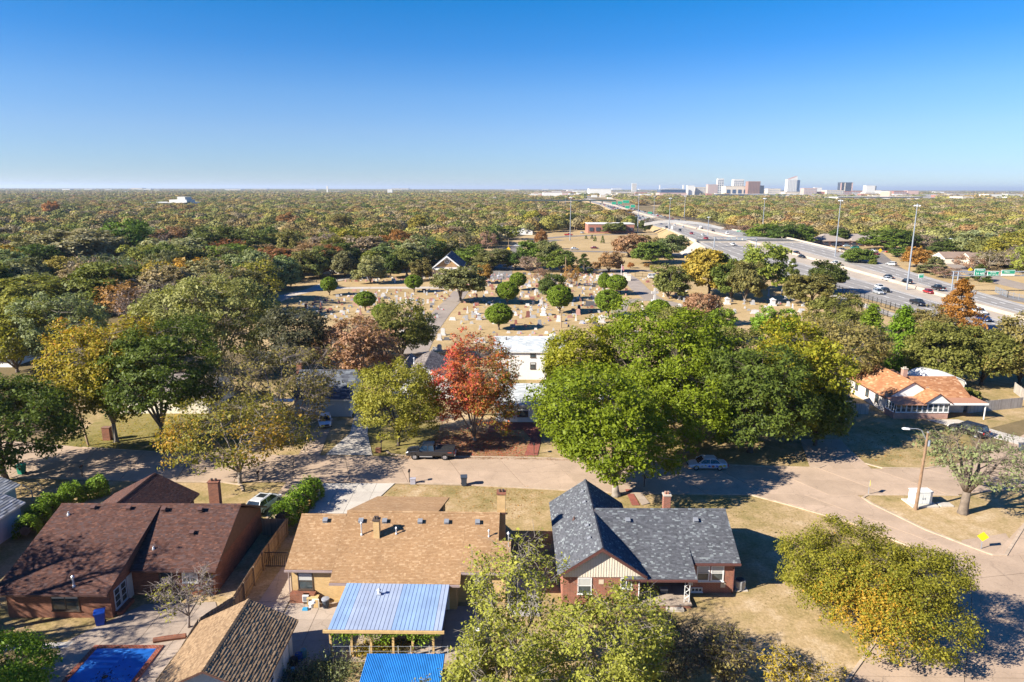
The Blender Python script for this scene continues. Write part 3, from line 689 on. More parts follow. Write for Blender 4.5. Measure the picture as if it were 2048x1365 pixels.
# ================================================================ houses
def shingle_plane(parent, poly, mat, e=0.14, tab=0.22, name='shingles', th=0.022, bias=0.0):
    """real overlapping tabs laid in courses on a planar polygon (3-D points, first edge = eave)"""
    P3 = [Vector(p) for p in poly]; U = (P3[1]-P3[0]); U.normalize()
    best = max(P3, key=lambda p: ((p-P3[0])-U*(p-P3[0]).dot(U)).length)
    V = (best-P3[0]); V -= U*V.dot(U); V.normalize(); Nn = U.cross(V)
    if Nn.z < 0: Nn = -Nn
    q = [((p-P3[0]).dot(U), (p-P3[0]).dot(V)) for p in P3]
    vmin = min(p[1] for p in q); vmax = max(p[1] for p in q); mb = MB(); o = P3[0]
    nr = int((vmax-vmin)/e)+1
    for r in range(nr):
        v0 = vmin+r*e; v1 = min(v0+e, vmax)
        if v1-v0 < 1e-3: continue
        b = clip(clip(q, 0, 1, v0), 0, -1, -v1)
        if len(b) < 3: continue
        us = [p[0] for p in b]; u0, u1 = min(us), max(us)
        u = u0 - rnd.random()*tab
        while u < u1:
            w = tab*rnd.choice((.7, 1, 1, 1.35)); c = b
            if u > u0-1e-6 or True: c = clip(c, 1, 0, u) if u > u0 else c
            if u+w < u1 and c: c = clip(c, -1, 0, -(u+w))
            if len(c) >= 3:
                t0 = th*rnd.uniform(.7, 1.5); mb.sh = min(1, max(0, rnd.random()+bias))
                pts = [o+U*p[0]+V*p[1]+Nn*(t0*(1-(p[1]-v0)/e)+0.004) for p in c]
                mb.face(pts)
                lo = [i for i in range(len(c)) if abs(c[i][1]-v0) < 1e-5]
                if len(lo) == 2:
                    a, d = pts[lo[0]], pts[lo[1]]; mb.face([a, d, d-Nn*(t0+.004), a-Nn*(t0+.004)])
            u += w
    # consistent outward normals
    me = mb.mesh(name, mat)
    ob = link(name, me, parent, kind='stuff'); return ob
def roof_deck(parent, poly, mat, th=0.14, name='roof', down=True):
    """the solid roof slab below the shingles"""
    P3 = [Vector(p) for p in poly]; U = (P3[1]-P3[0]).normalized()
    best = max(P3, key=lambda p: ((p-P3[0])-U*(p-P3[0]).dot(U)).length)
    V = (best-P3[0]); V -= U*V.dot(U); V.normalize()
    P3 = [P3[0]+U*(p-P3[0]).dot(U)+V*(p-P3[0]).dot(V) for p in P3]
    mb = MB(); n = len(P3); d = Vector((0, 0, -th)); mb.face(P3); mb.face([p+d for p in P3][::-1])
    for i in range(n): a, b = P3[i], P3[(i+1) % n]; mb.face([b, a, a+d, b+d])
    ob = mb.build(name, mat, parent); return ob, P3
def roof(parent, poly, deckm, shm, e=0.14, tab=0.22, th=0.14, bias=0, lip=.022):
    ob, P3 = roof_deck(parent, poly, deckm, th)
    Nn = (P3[1]-P3[0]).cross(P3[2]-P3[0]).normalized()
    if Nn.z < 0: Nn = -Nn
    shingle_plane(ob, [p+Nn*0.004 for p in P3], shm, e, tab, bias=bias, th=lip); return ob
def ridge_cap(parent, a, b, mat, w=0.16):
    a, b = Vector(a), Vector(b); n = max(2, int((b-a).length/.3)); mb = MB(); d = (b-a)/n; s = Vector((-d.y, d.x, 0)).normalized()*w
    for k in range(n):
        p = a+d*k; q = a+d*(k+1.05); h0, h1 = Vector((0, 0, .05)), Vector((0, 0, .025)); dn = Vector((0, 0, -w*.5)); mb.sh = rnd.random()
        mb.face([p-s+dn+h0, q-s+dn+h1, q+h1, p+h0]); mb.face([p+h0, q+h1, q+s+dn+h1, p+s+dn+h0])
    return mb.build('ridge_cap', mat, parent, kind='stuff')
M_winwhite = plain('window_white', (0.72, 0.72, 0.70), .5, var=.05)
M_windark = plain('window_bronze', (0.09, 0.065, 0.05), .5)
M_pane = glass('window_glass', (0.045, 0.06, 0.065)); M_blind = plain('window_blind', (0.50, 0.50, 0.47), .8, var=.06)
def window(parent, x, y, z, w, h, face='S', frame=None, bars=1, vbars=0, blind=0.0, name='window', fw_=0.07):
    """face: S looks to -y, N +y, E +x, W -x; x,y,z = centre on the wall surface"""
    rz = {'S': 0, 'N': math.pi, 'E': math.pi/2, 'W': -math.pi/2}[face] if isinstance(face, str) else face
    frame = frame or M_winwhite
    mb = MB(); a = fw_
    mb.box(-w/2, -.05, h/2-a, w/2, .03, h/2); mb.box(-w/2, -.05, -h/2, w/2, .03, -h/2+a); mb.box(-w/2, -.05, -h/2+a, -w/2+a, .03, h/2-a); mb.box(w/2-a, -.05, -h/2+a, w/2, .03, h/2-a)
    for k in range(bars): zz = -h/2+h*(k+1)/(bars+1); mb.box(-w/2+a, -.045, zz-.025, w/2-a, .0, zz+.025)
    for k in range(vbars): xx = -w/2+w*(k+1)/(vbars+1); mb.box(xx-.035, -.043, -h/2+a, xx+.035, .01, h/2-a)
    o = mb.build(name, frame, parent, (x, y, z), rz)
    MB().box(-w/2+a*.5, -.018, -h/2+a*.5, w/2-a*.5, -.006, h/2-a*.5).build('pane', M_pane, o)
    if blind > 0: MB().box(-w/2+a, -.03, h/2-a-(h-2*a)*blind, w/2-a, -.0185, h/2-a).build('blind', M_blind, o)
    MB().box(-w/2-.05, -.11, -h/2-.07, w/2+.05, .02, -h/2-.002).build('sill', frame, o)
    return o
def gable_wall(parent, mat, x0, x1, y0, y1, z0, ze, axis, zr, name='wall', xr=None):
    """solid body with gables; axis 'y' = ridge along y"""
    if axis == 'y': xr = (x0+x1)/2 if xr is None else xr; return MB().prism_y([(x0, z0), (x1, z0), (x1, ze), (xr, zr), (x0, ze)], y0, y1).build(name, mat, parent)
    yr = (y0+y1)/2 if xr is None else xr
    return MB().prism_x([(y0, z0), (y1, z0), (y1, ze), (yr, zr), (y0, ze)], x0, x1).build(name, mat, parent)
def roof_vent(parent, x, y, z, mat, s=.36, slope=-.46):
    mb = MB(); M = Matrix.Translation((x, y, z)) @ Matrix.Rotation(slope and math.atan(-slope), 4, 'X')
    mb.box(-s/2, -s/2, -.02, s/2, s/2, .05, M); mb.box(-s*.42, -s*.42, .05, s*.42, s*.42, .2, M); mb.box(-s*.5, -s*.5, .2, s*.5, s*.5, .235, M)
    return mb.build('roof_vent', mat, parent)
def pipe(parent, x, y, z0, h, r, mat, cap=True, name='vent_pipe'):
    mb = MB().lathe([(r*2.2, z0-.15), (r*1.6, z0+.1), (r, z0+.16), (r, z0+h)], x, y, 8)
    if cap: mb.lathe([(r*1.1, z0+h), (r*1.9, z0+h+.05), (r*1.7, z0+h+.16), (r*.4, z0+h+.24)], x, y, 8)
    return mb.build(name, mat, parent)
def chimney(parent, x, y, z0, z1, sx, sy, mat, capm, flue=None, name='chimney'):
    c = MB().box(x-sx/2, y-sy/2, z0, x+sx/2, y+sy/2, z1).build(name, mat, parent)
    MB().box(x-sx/2-.06, y-sy/2-.06, z1, x+sx/2+.06, y+sy/2+.06, z1+.1).build('chimney_cap', capm, c)
    mb = MB()
    for k in (-1, 1): mb.lathe([(.11, z1+.1), (.11, z1+.34)], x+k*sx*.2, y, 8)
    mb.build('flue', flue or capm, c); return c
# materials
MS_tan = shingle_mat('tan_shingles', [(0, (0.32, 0.19, 0.095)), (.5, (0.355, 0.22, 0.113)), (.80, (0.375, 0.235, 0.125)), (.92, (0.425, 0.28, 0.155)), (1, (0.45, 0.30, 0.17))])
MS_gray = shingle_mat('grey_shingles', [(0, (0.075, 0.08, 0.09)), (.5, (0.105, 0.11, 0.122)), (.84, (0.125, 0.13, 0.145)), (.91, (0.18, 0.20, 0.21)), (1, (0.24, 0.265, 0.27))])
MS_brown = shingle_mat('brown_shingles', [(0, (0.075, 0.04, 0.033)), (.45, (0.125, 0.058, 0.042)), (.8, (0.10, 0.066, 0.062)), (1, (0.19, 0.088, 0.058))])
MS_orange = shingle_mat('orange_shingles', [(0, (0.31, 0.14, 0.065)), (.5, (0.38, 0.18, 0.085)), (.85, (0.43, 0.22, 0.11)), (1, (0.54, 0.33, 0.19))])
MS_garage = shingle_mat('garage_shingles', [(0, (0.23, 0.15, 0.085)), (.5, (0.31, 0.205, 0.115)), (1, (0.38, 0.26, 0.15))])
MS_slate = shingle_mat('slate_blue_shingles', [(0, (0.055, 0.06, 0.075)), (.6, (0.10, 0.11, 0.13)), (1, (0.17, 0.19, 0.21))])
MS_pale = shingle_mat('pale_shingles', [(0, (0.36, 0.39, 0.40)), (.5, (0.48, 0.51, 0.52)), (1, (0.60, 0.62, 0.62))])
MS_taupe = shingle_mat('taupe_shingles', [(0, (0.12, 0.10, 0.09)), (.5, (0.20, 0.17, 0.15)), (1, (0.28, 0.24, 0.21))])
M_fascia_dk = plain('brown_fascia', (0.10, 0.05, 0.04), .6); M_fascia_red = plain('red_fascia', (0.12, 0.05, 0.042), .6)
M_wood = plain('weathered_wood', (0.30, 0.22, 0.14), .9, var=.3, scale=2); M_gutter = plain('mauve_gutter', (0.33, 0.25, 0.23), .5)
M_white = plain('white_siding', (0.74, 0.73, 0.69), .7, var=.05, scale=.6); M_cream = plain('cream_siding', (0.74, 0.67, 0.55), .8, var=.06)
M_bluewhite = plain('blue_grey_siding', (0.42, 0.50, 0.54), .7, var=.07); M_vent = plain('vent_grey', (0.20, 0.21, 0.23), .6); M_pipe = plain('pipe_metal', (0.62, 0.63, 0.64), .4, .4)
B_tan = brick('golden_brick', (0.60, 0.40, 0.17), (0.52, 0.33, 0.13), (0.55, 0.42, 0.24))
B_red = brick('red_brick', (0.32, 0.085, 0.045), (0.20, 0.06, 0.035), (0.38, 0.26, 0.19))
B_dark = brick('rust_brick', (0.28, 0.10, 0.05), (0.17, 0.06, 0.035), (0.22, 0.13, 0.09))
B_pink = brick('pink_brick', (0.42, 0.22, 0.17), (0.34, 0.16, 0.12), (0.45, 0.35, 0.28))

# ---------------------------------------------------------------- tan brick ranch house
ox, oy, rz_t = -18.6, 51.25, -0.022
T = thing('brick_house', 'long golden brick house with tan shingle roof and blue metal patio cover', 'house', (ox, oy, 0), rz_t)
L = 18.5; ez = 2.95; rp = .5
gable_wall(T, B_tan, .35, 16.9, .35, 10.0, 0, 2.85, 'x', 5.3, xr=5.2)
MB().box(16.9, .4, 0, 18.1, 3.2, 2.75).build('wall', B_tan, T)
MB().box(5.2, -.75, 0, 14.2, .349, 2.3).build('wall', B_tan, T)
roof(T, [(0, 0, ez), (3.95, 0, ez), (3.95, 4.95, ez+rp*4.95), (0, 4.95, ez+rp*4.95)], M_fascia_dk, MS_tan)
roof(T, [(3.955, -1.02, ez-.51), (14.5, -1.02, ez-.51), (14.5, 0, ez), (14.5, 5.3, 5.6), (3.955, 5.3, 5.6)], M_fascia_dk, MS_tan)
roof(T, [(14.505, 0, ez), (18.5, 0, ez), (18.5, 2.7, ez+1.35), (14.505, 2.7, ez+1.35)], M_fascia_dk, MS_tan)
roof(T, [(14.505, 2.705, ez+1.353), (17.45, 2.705, ez+1.353), (17.45, 5.3, 5.6), (14.505, 5.3, 5.6)], M_fascia_dk, MS_tan)
roof(T, [(18.0, 10.6, ez), (7.7, 10.6, ez), (7.7, 5.31, 5.6), (18.0, 5.31, 5.6)][:4], M_fascia_dk, MS_tan, .3, .5)
roof(T, [(3.95, 10.0, ez), (0, 10.0, ez), (0, 4.96, ez+2.47), (3.95, 4.96, ez+2.47)], M_fascia_dk, MS_tan, .3, .5)
# shallow garage wing behind the ridge
MB().box(5.2, 9.9, 0, 11.6, 13.6, 2.7).build('wall', B_tan, T)
roof(T, [(12.0, 13.9, 2.95), (4.7, 13.9, 2.95), (3.96, 5.32, 5.62), (12.0, 5.32, 5.62)], M_fascia_dk, MS_tan)
for a, b in (((3.955, 5.3, 5.63), (17.45, 5.3, 5.63)), ((0, 4.95, 5.45), (3.95, 4.95, 5.45))): ridge_cap(T, a, b, MS_tan)
for x0_, x1_, yy_, zz in ((0, 3.95, -.02, ez), (3.95, 14.5, -1.04, ez-.51), (14.5, 18.5, -.02, ez)): MB().box(x0_, yy_-.13, zz-.16, x1_, yy_, zz-.01).build('gutter', M_gutter, T)
MB().box(17.15, 5.31, 0, 18.0, 10.0, 0.1).build('step', M_conc, T)
chimney(T, 7.05, 3.0, 4.2, 5.95, .5, .5, B_tan, M_windark)
c = chimney(T, 17.55, 6.4, 0, 7.0, .72, .8, B_tan, B_dark, M_windark)
for px, py in ((649, 1042), (719.5, 1027), (767, 1028), (838, 1029), (891, 1030), (953, 1031.5)):
    z = 5.1; X, Y = G(px, py, z)
    for _ in range(6):
        X, Y = G(px, py, z); lx, ly = X-ox, Y-oy+0.022*(X-ox); z = ez+rp*ly
    roof_vent(T, lx, ly, z+.02, M_vent, .42)
for px, py, h, r, nm in ((722, 1072, 1.0, .06, 'vent_pipe'), (791, 1065, .45, .05, 'vent_pipe'), (976, 1028, .45, .05, 'vent_pipe')):
    z = 4.5
    for _ in range(6): X, Y = G(px, py, z); lx, ly = X-ox, Y-oy+0.022*(X-ox); z = ez+rp*ly
    pipe(T, lx, ly, z, h, r, M_pipe)
window(T, 1.55, .35, 1.75, 1.25, 1.55, 'S', M_windark, 1, 0, .45); window(T, 16.0, .35, 1.7, 1.3, 1.4, 'S', M_windark, 1, 1, .3)
MB().box(.36, -.25, 0, 2.4, .349, .85).build('brick_planter', B_dark, T)
for k, (w0, w1, hz) in enumerate(((5.9, 6.9, 2.0), (12.6, 13.6, 2.0))): MB().box(w0, -.80, 0, w1, -.751, hz).build('door', M_winwhite, T)
for k in range(2): window(T, 8.6+k*2.2, -.75, 1.35, 1.6, 1.2, 'S', M_windark, 0, 1)
MB().tube([(.2, .3, ez-.2), (.2, .3, .1)], .05, 6).build('downpipe', M_gutter, T)
# satellite mast on the east rake
mb = MB().tube([(18.3, 2.2, 3.9), (18.3, 2.2, 5.3)], .035, 6); mb.tube([(18.3, 2.2, 4.9), (18.7, 2.0, 4.9)], .02, 4); mb.lathe([(.1, 5.2), (.14, 5.3), (.02, 5.45)], 18.3, 2.2, 8)
mb.build('service_mast', M_pipe, T)
# low concrete block path and white rail at the east side
MB().box(18.3, -1.5, 0, 20.9, 5.2, .12).build('side_slab', plain('grey_slab', (0.36, 0.33, 0.31), .9), T)  # slab in one even grey
# patio cover: separate panels on a timber frame
PC = thing('patio_cover', 'blue ribbed metal patio roof on timber posts in front of the golden brick house', 'patio cover', (-13.3, 44.6, 0), -0.01)
Mp = [attr_mat('blue_panel_a', (0.24, 0.35, 0.54), (0.26, 0.38, 0.57), .45, .6), attr_mat('blue_panel_b', (0.32, 0.38, 0.50), (0.34, 0.40, 0.52), .5, .6)]
nP = 27; Wd = 8.3
for k in range(nP):
    a, b = Wd*k/nP, Wd*(k+1)/nP; mb = MB(); mb.sh = rnd.random(); y1 = 5.5; s = .22
    z0, z1 = 2.28, 2.46
    mb.face([(a, -.25, z0), (b-.035, -.25, z0), (b-.035+s*0, y1, z1), (a+s*0, y1, z1)])
    mb.face([(b-.035, -.25, z0), (b-.03, -.25, z0-.025), (b-.03, y1, z1-.025), (b-.035, y1, z1)]); mb.face([(b-.03, -.25, z0-.025), (b, -.25, z0-.025), (b, y1, z1-.025), (b-.03, y1, z1-.025)])
    mb.face([(a, -.25, z0-.06), (b, -.25, z0-.06), (b, y1, z1-.06), (a, y1, z1-.06)][::-1])
    mb.build('roof_panel', Mp[1] if 4 <= k <= 14 or k > 24 else Mp[0], PC)
M_timber = plain('honey_timber', (0.55, 0.37, 0.16), .8, var=.2, scale=3)
MB().box(-.35, -.32, 2.02, 8.45, -.2, 2.24).build('beam', M_timber, PC); MB().box(0, 2.6, 2.1, 8.3, 2.72, 2.3).build('beam', M_timber, PC)
for px in (662, 704, 743, 787, 826, 867):
    xx = x_at(px, 1280, 44.6)+13.3; MB().box(xx-.08, -.18, 0, xx+.08, -.02, 2.03).box(xx-.16, -.28, 0, xx+.16, .08, .22).build('post', M_timber, PC)
MB().cbox(2.9, 4.0, 2.52, .3, .3, .1).lathe([(.1, 2.55), (.1, 2.8), (.18, 2.82), (.02, 2.95)], 2.9, 4.0, 8).build('vent_pipe', M_pipe, PC)

# ---------------------------------------------------------------- grey roof red brick house
GH = thing('brick_house', 'red brick house under grey speckled shingles with a cream front gable and porch', 'house', (7.3, 56, 0))
def gp(x, y, z): return (x-7.3, y-56, z)
def g2(l): return [gp(*p) for p in l]
wz = 2.85
MB().box(*gp(4.2, 50.95, 0), *gp(10.6, 63.5, 2.55)).build('wall', B_red, GH)
MB().prism_y([(4.2-7.3, 2.551), (10.6-7.3, 2.551), (10.6-7.3, 2.85), (0.05, 5.1), (4.2-7.3, 2.85)], 50.9-56, 63.5-56).build('gable_siding', M_cream, GH)
mb = MB()
for k in range(30): xx = 4.25+k*.215-7.3; mb.box(xx, 50.9-56-.02, 2.56, xx+.02, 50.9-56-.001, max(2.6, 5.05-abs(xx-.05)*.68))
mb.build('siding_battens', plain('dark_cream', (0.62, 0.54, 0.42), .8), GH, kind='stuff')  # battens in a cream darker than the siding
MB().box(*gp(10.601, 54.0, 0), *gp(14.9, 61.8, 2.75)).build('wall', B_red, GH)
gable_wall(GH, B_red, 14.901-7.3, 18.75-7.3, 52.65-56, 61.8-56, 0, 2.85, 'x', 5.3, xr=57.2-56)
ze = 2.9
roof(GH, g2([(3.75, 63.9, ze), (3.75, 50.5, ze), (7.3, 50.5, 5.35), (7.3, 63.9, 5.35)]), M_fascia_red, MS_gray)
roof(GH, g2([(11.0, 50.5, 2.82), (11.0, 63.9, 2.82), (7.305, 63.9, 5.35), (7.305, 50.5, 5.35)]), M_fascia_red, MS_gray)
sl = (5.5-3.0)/(57.2-52.3)
zm = lambda y: 3.0+sl*(y-52.3)
roof(GH, g2([(14.9, 52.3, 3.0), (19.15, 52.3, 3.0), (19.15, 57.2, 5.5), (14.9, 57.2, 5.5)]), M_fascia_red, MS_gray)
roof(GH, g2([(7.4, 53.9, zm(53.9)), (14.895, 53.9, zm(53.9)), (14.895, 57.2, 5.5), (7.4, 57.2, 5.5)]), M_fascia_red, MS_gray)
roof(GH, g2([(9.2, 50.6, 2.52), (15.1, 50.6, 2.52), (15.1, 53.9, zm(53.9)), (9.2, 53.9, zm(53.9))]), M_fascia_red, MS_gray)
roof(GH, g2([(19.15, 62.1, 3.0), (11.2, 62.1, 3.0), (7.4, 57.21, 5.5), (19.15, 57.21, 5.5)]), M_fascia_red, MS_gray, .3, .5)
MB().prism_x([(50.7-56, 2.35), (53.85-56, zm(53.9)-.16), (53.85-56, 2.5)], 15.0-7.3, 15.08-7.3).build('gable_end', B_red, GH)
for a, b in (((7.3, 50.5, 5.39), (7.3, 63.9, 5.39)), ((7.5, 57.2, 5.54), (19.15, 57.2, 5.54))): ridge_cap(GH, gp(*a), gp(*b), MS_gray)
for s in (-1, 1):
    a = Vector(gp(7.3, 50.47, 5.3)); b = Vector(gp(7.3+s*3.62, 50.47, 2.82)); MB().face([a, b, b+Vector((0, 0, -.2)), a+Vector((0, 0, -.24))]).face([a+Vector((0, .04, 0)), b+Vector((0, .04, 0)), b+Vector((0, .04, -.2)), a+Vector((0, .04, -.24))]).build('bargeboard', M_fascia_red, GH)
MB().box(*gp(14.9, 52.16, 2.83), *gp(19.15, 52.29, 2.99)).build('gutter', M_fascia_red, GH); MB().box(*gp(10.5, 50.46, 2.35), *gp(15.1, 50.59, 2.51)).build('gutter', M_fascia_red, GH)
chimney(GH, 14.1-7.3, 58.3-56, 4.2, 6.35, .62, .62, B_red, M_conc, B_red)
def on_roof(px, py, zf, z=5):
    for _ in range(8): X, Y = G(px, py, z); z = zf(X, Y)
    return X, Y, z
for px, py in ((1256, 1024.5), (1392, 1026)): X, Y, z = on_roof(px, py, lambda X, Y: zm(Y)); roof_vent(GH, X-7.3, Y-56, z+.02, M_vent, .42)
for px, py in ((1166, 986), (1170, 1007), (1176, 1054), (1180, 1079)):
    X, Y, z = on_roof(px, py, lambda X, Y: 5.35-abs(X-7.3)*.69); mb = MB(); M = Matrix.Translation((X-7.3, Y-56, z)) @ Matrix.Rotation(-math.atan(.69), 4, 'Y'); mb.box(-.2, -.2, -.02, .2, .2, .05, M).box(-.17, -.17, .05, .17, .17, .2, M).build('roof_vent', M_vent, GH)
X, Y, z = on_roof(1148, 1040, lambda X, Y: 5.35-abs(X-7.3)*.69); pipe(GH, X-7.3, Y-56, z, .3, .08, M_fascia_dk, False)
# windows of the grey-roofed house
window(GH, 6.0-7.3, 50.95-56, 1.75, 1.15, 1.45, 'S', M_winwhite, 1, 0, .5); window(GH, 9.4-7.3, 50.95-56, 2.0, .95, .95, 'S', M_winwhite, 0, 1)
for k in range(2): window(GH, 16.15-7.3+k*1.2, 52.65-56, 1.9, 1.1, 1.5, 'S', M_winwhite, 1, 0, .45, fw_=.11)
MB().box(*gp(15.2, 52.58, 2.62), *gp(18.2, 52.64, 2.8)).build('window_head', M_winwhite, GH)
M_patch = plain('cream_patch', (0.60, 0.50, 0.36), .9)
for X, z in ((7.35, 2.1), (7.95, .4), (15.15, .9), (17.9, .75), (15.1, 2.2)): yy_ = 50.95 if X < 12 else 52.65; MB().box(X-7.3-.2, yy_-56-.02, z-.2, X-7.3+.2, yy_-56-.002, z+.2).build('patch', M_patch, GH)
window(GH, 15.7-7.3, 52.65-56, .35, .95, .4, 'S', M_winwhite, 0, 2, name='basement_window')
# porch
MB().box(*gp(10.65, 50.45, 0), *gp(14.7, 53.99, .28)).build('porch_base', B_red, GH); MB().box(*gp(10.6, 50.4, .281), *gp(14.75, 53.99, .36)).build('porch_floor', M_patio, GH)
MB().box(*gp(12.0, 53.93, .36), *gp(13.3, 53.99, 2.4)).build('door', M_winwhite, GH); MB().box(*gp(10.9, 53.93, 1.6), *gp(11.8, 53.99, 2.35)).build('window', M_winwhite, GH); MB().box(*gp(13.6, 53.94, 1.5), *gp(14.2, 53.99, 2.1)).build('cover_plate', M_cream, GH)
mb = MB()
for xx in (14.15, 14.55): mb.box(*gp(xx, 50.75, .36), *gp(xx+.05, 50.8, 2.4))
for k in range(7): z = .4+k*.28; a = gp(14.2 if k % 2 else 14.55, 50.775, z); b = gp(14.55 if k % 2 else 14.2, 50.775, z+.28); mb.tube([a, b], .03, 4)
mb.build('porch_post', M_winwhite, GH)
MB().box(*gp(12.6, 49.95, 0), *gp(14.0, 50.39, .2)).build('porch_step', M_conc, GH)
MB().tube([gp(18.7, 52.5, 2.8), gp(18.7, 52.5, .1)], .05, 6).build('downpipe', M_fascia_red, GH); MB().tube([gp(10.45, 50.88, 2.6), gp(10.45, 50.88, .1)], .045, 6).build('downpipe', M_winwhite, GH)

# ---------------------------------------------------------------- brown roof house on the left
BH = thing('brick_house', 'low rust brick house with wide dark brown roof dappled by bare branches', 'house', (-32.5, 56, 0))
def bp(x, y, z): return (x+32.5, y-56, z)
def b2(l): return [bp(*p) for p in l]
MB().prism_x([(49.0-56, 0), (63.4-56, 0), (63.4-56, 2.5), (57.7-56, 5.3), (49.0-56, 2.45)], -40.0+32.5, -31.75+32.5).build('wall', B_dark, BH)
MB().prism_x([(52.2-56, 0), (63.4-56, 0), (63.4-56, 2.5), (57.7-56, 5.3), (52.2-56, 2.6)], -31.749+32.5, -24.9+32.5).build('wall', B_dark, BH)
M_bsiding = plain('brown_siding', (0.15, 0.085, 0.055), .85, var=.2)
MB().prism_x([(52.4-56, 2.62), (63.2-56, 2.55), (57.7-56, 5.25)], -24.899+32.5, -24.82+32.5).build('gable_siding', M_bsiding, BH)
rz_ = 5.62; s1 = (rz_-2.5)/(57.7-48.5)
roof(BH, b2([(-40.6, 48.45, 2.5), (-31.55, 48.45, 2.5), (-31.55, 57.7, rz_), (-40.6, 57.7, rz_)]), M_fascia_dk, MS_brown)
roof(BH, b2([(-31.545, 51.65, 2.68), (-24.4, 51.65, 2.68), (-24.4, 57.7, rz_), (-31.545, 57.7, rz_)]), M_fascia_dk, MS_brown)
roof(BH, b2([(-24.4, 63.8, 2.45), (-40.6, 63.8, 2.45), (-40.6, 57.71, rz_), (-24.4, 57.71, rz_)]), M_fascia_dk, MS_brown, .3, .5)
MB().prism_x([(48.6-56, 2.35), (57.6-56, rz_-.15), (57.6-56, rz_-.3), (52-56, 2.6), (51-56, 2.3)], -31.75+32.5, -31.68+32.5).build('side_wall', B_dark, BH)
ridge_cap(BH, bp(-40.6, 57.7, rz_+.03), bp(-24.4, 57.7, rz_+.03), MS_brown)
roof(BH, b2([(-40.9, 66.2, 2.7), (-40.9, 58.0, 2.7), (-36.55, 58.0, 4.95), (-36.55, 66.2, 4.95)]), M_fascia_dk, MS_brown)
roof(BH, b2([(-32.2, 58.0, 2.7), (-32.2, 66.2, 2.7), (-36.545, 66.2, 4.95), (-36.545, 58.0, 4.95)]), M_fascia_dk, MS_brown)
MB().prism_y([(-40.4+32.5, 0), (-32.7+32.5, 0), (-32.7+32.5, 2.7), (-36.55+32.5, 4.75), (-40.4+32.5, 2.7)], 7.45, 9.9).build('wall', B_dark, BH)
ridge_cap(BH, bp(-36.55, 58.2, 4.98), bp(-36.55, 66.2, 4.98), MS_brown)
MB().box(*bp(-40.6, 48.31, 2.3), *bp(-31.55, 48.44, 2.48)).build('gutter', M_fascia_dk, BH); MB().box(*bp(-31.5, 51.5, 2.5), *bp(-24.4, 51.64, 2.66)).build('gutter', M_fascia_dk, BH)
chimney(BH, 4.35, 4.9, 3.4, 6.35, .95, .6, B_dark, B_dark, M_windark)
bz = lambda X, Y: 2.5+s1*(Y-48.45)
for px, py in ((187, 1016), (258, 1017), (328, 1019.5), (401, 1020), (387, 1089)): X, Y, z = on_roof(px, py, bz if px != 387 else (lambda X, Y: 2.68+.49*(Y-51.65))); roof_vent(BH, X+32.5, Y-56, z+.02, M_fascia_dk, .42, -.35)
for px, py, h in ((148, 1175, .75), (310, 1122, .25), (137, 1030, .3)): X, Y, z = on_roof(px, py, bz if px != 310 else (lambda X, Y: 2.68+.49*(Y-51.65))); pipe(BH, X+32.5, Y-56, z, h, .07, M_pipe, px == 148)
window(BH, -35.35+32.5, 49.0-56, 1.45, 2.2, 1.55, 'S', M_windark, 1, 1, .3)
window(BH, -28.9+32.5, 52.2-56, 1.75, 1.2, 1.1, 'S', M_windark, 1, 0); window(BH, -26.9+32.5, 52.2-56, 1.75, 1.3, 1.1, 'S', M_winwhite, 1, 1, .7)
window(BH, -31.75+32.5, 49.9-56, 1.25, .8, 1.7, 'E', M_bluewhite, 2, 0); window(BH, -31.75+32.5, 50.8-56, 1.25, .8, 1.7, 'E', M_bluewhite, 2, 0)
d = MB().box(*bp(-31.749, 51.35, .1), *bp(-31.69, 52.1, 2.15)).build('door', M_bluewhite, BH); MB().cbox(-31.67+32.5, 51.5-56, 1.1, .06, .08, .1).build('handle', M_pipe, d)
d = MB().box(*bp(-25.9, 52.13, .1), *bp(-25.1, 52.19, 2.1)).build('door', M_fascia_dk, BH); MB().cbox(-25.2+32.5, 52.1-56, 1.1, .08, .06, .1).build('handle', M_pipe, d)
MB().box(*bp(-31.6, 49.3, 0), *bp(-31.2, 51.2, .35)).build('planter', B_dark, BH)

# ---------------------------------------------------------------- tan garage in the foreground
GA = thing('garage', 'foreground garage with tan and brown gable roof and pale blue walls', 'garage', (-19.1, 41.2, 0))
def ap(x, y, z): return (x+19.1, y-41.2, z)
MB().prism_y([(-22.3+19.1, 0), (-16.05+19.1, 0), (-16.05+19.1, 2.45), (-19.1+19.1, 4.08), (-22.3+19.1, 2.45)], 37.9-41.2, 44.5-41.2).build('wall', plain('garage_wall', (0.42, 0.44, 0.44), .8, var=.1), GA)
roof(GA, [ap(-22.75, 45.0, 2.5), ap(-22.75, 37.3, 2.5), ap(-19.1, 37.3, 4.3), ap(-19.1, 45.0, 4.3)], M_fascia_dk, MS_garage)
roof(GA, [ap(-15.6, 37.3, 2.6), ap(-15.6, 45.0, 2.6), ap(-19.095, 45.0, 4.3), ap(-19.095, 37.3, 4.3)], M_fascia_dk, MS_garage, .2, .3, lip=.03)
ridge_cap(GA, ap(-19.1, 37.3, 4.33), ap(-19.1, 45, 4.33), MS_garage)
d = MB().box(*ap(-16.049, 42.6, .05), *ap(-15.99, 43.6, 2.1)).build('door', M_winwhite, GA); MB().cbox(-15.96+19.1, 42.8-41.2, 1.05, .06, .08, .1).build('handle', M_pipe, d)
MB().box(*ap(-16.048, 43.9, .05), *ap(-15.98, 44.5, 2.3)).build('corner_board', M_cream, GA); window(GA, -16.05+19.1, 40.3-41.2, 1.5, .8, .9, 'E', M_winwhite, 1)

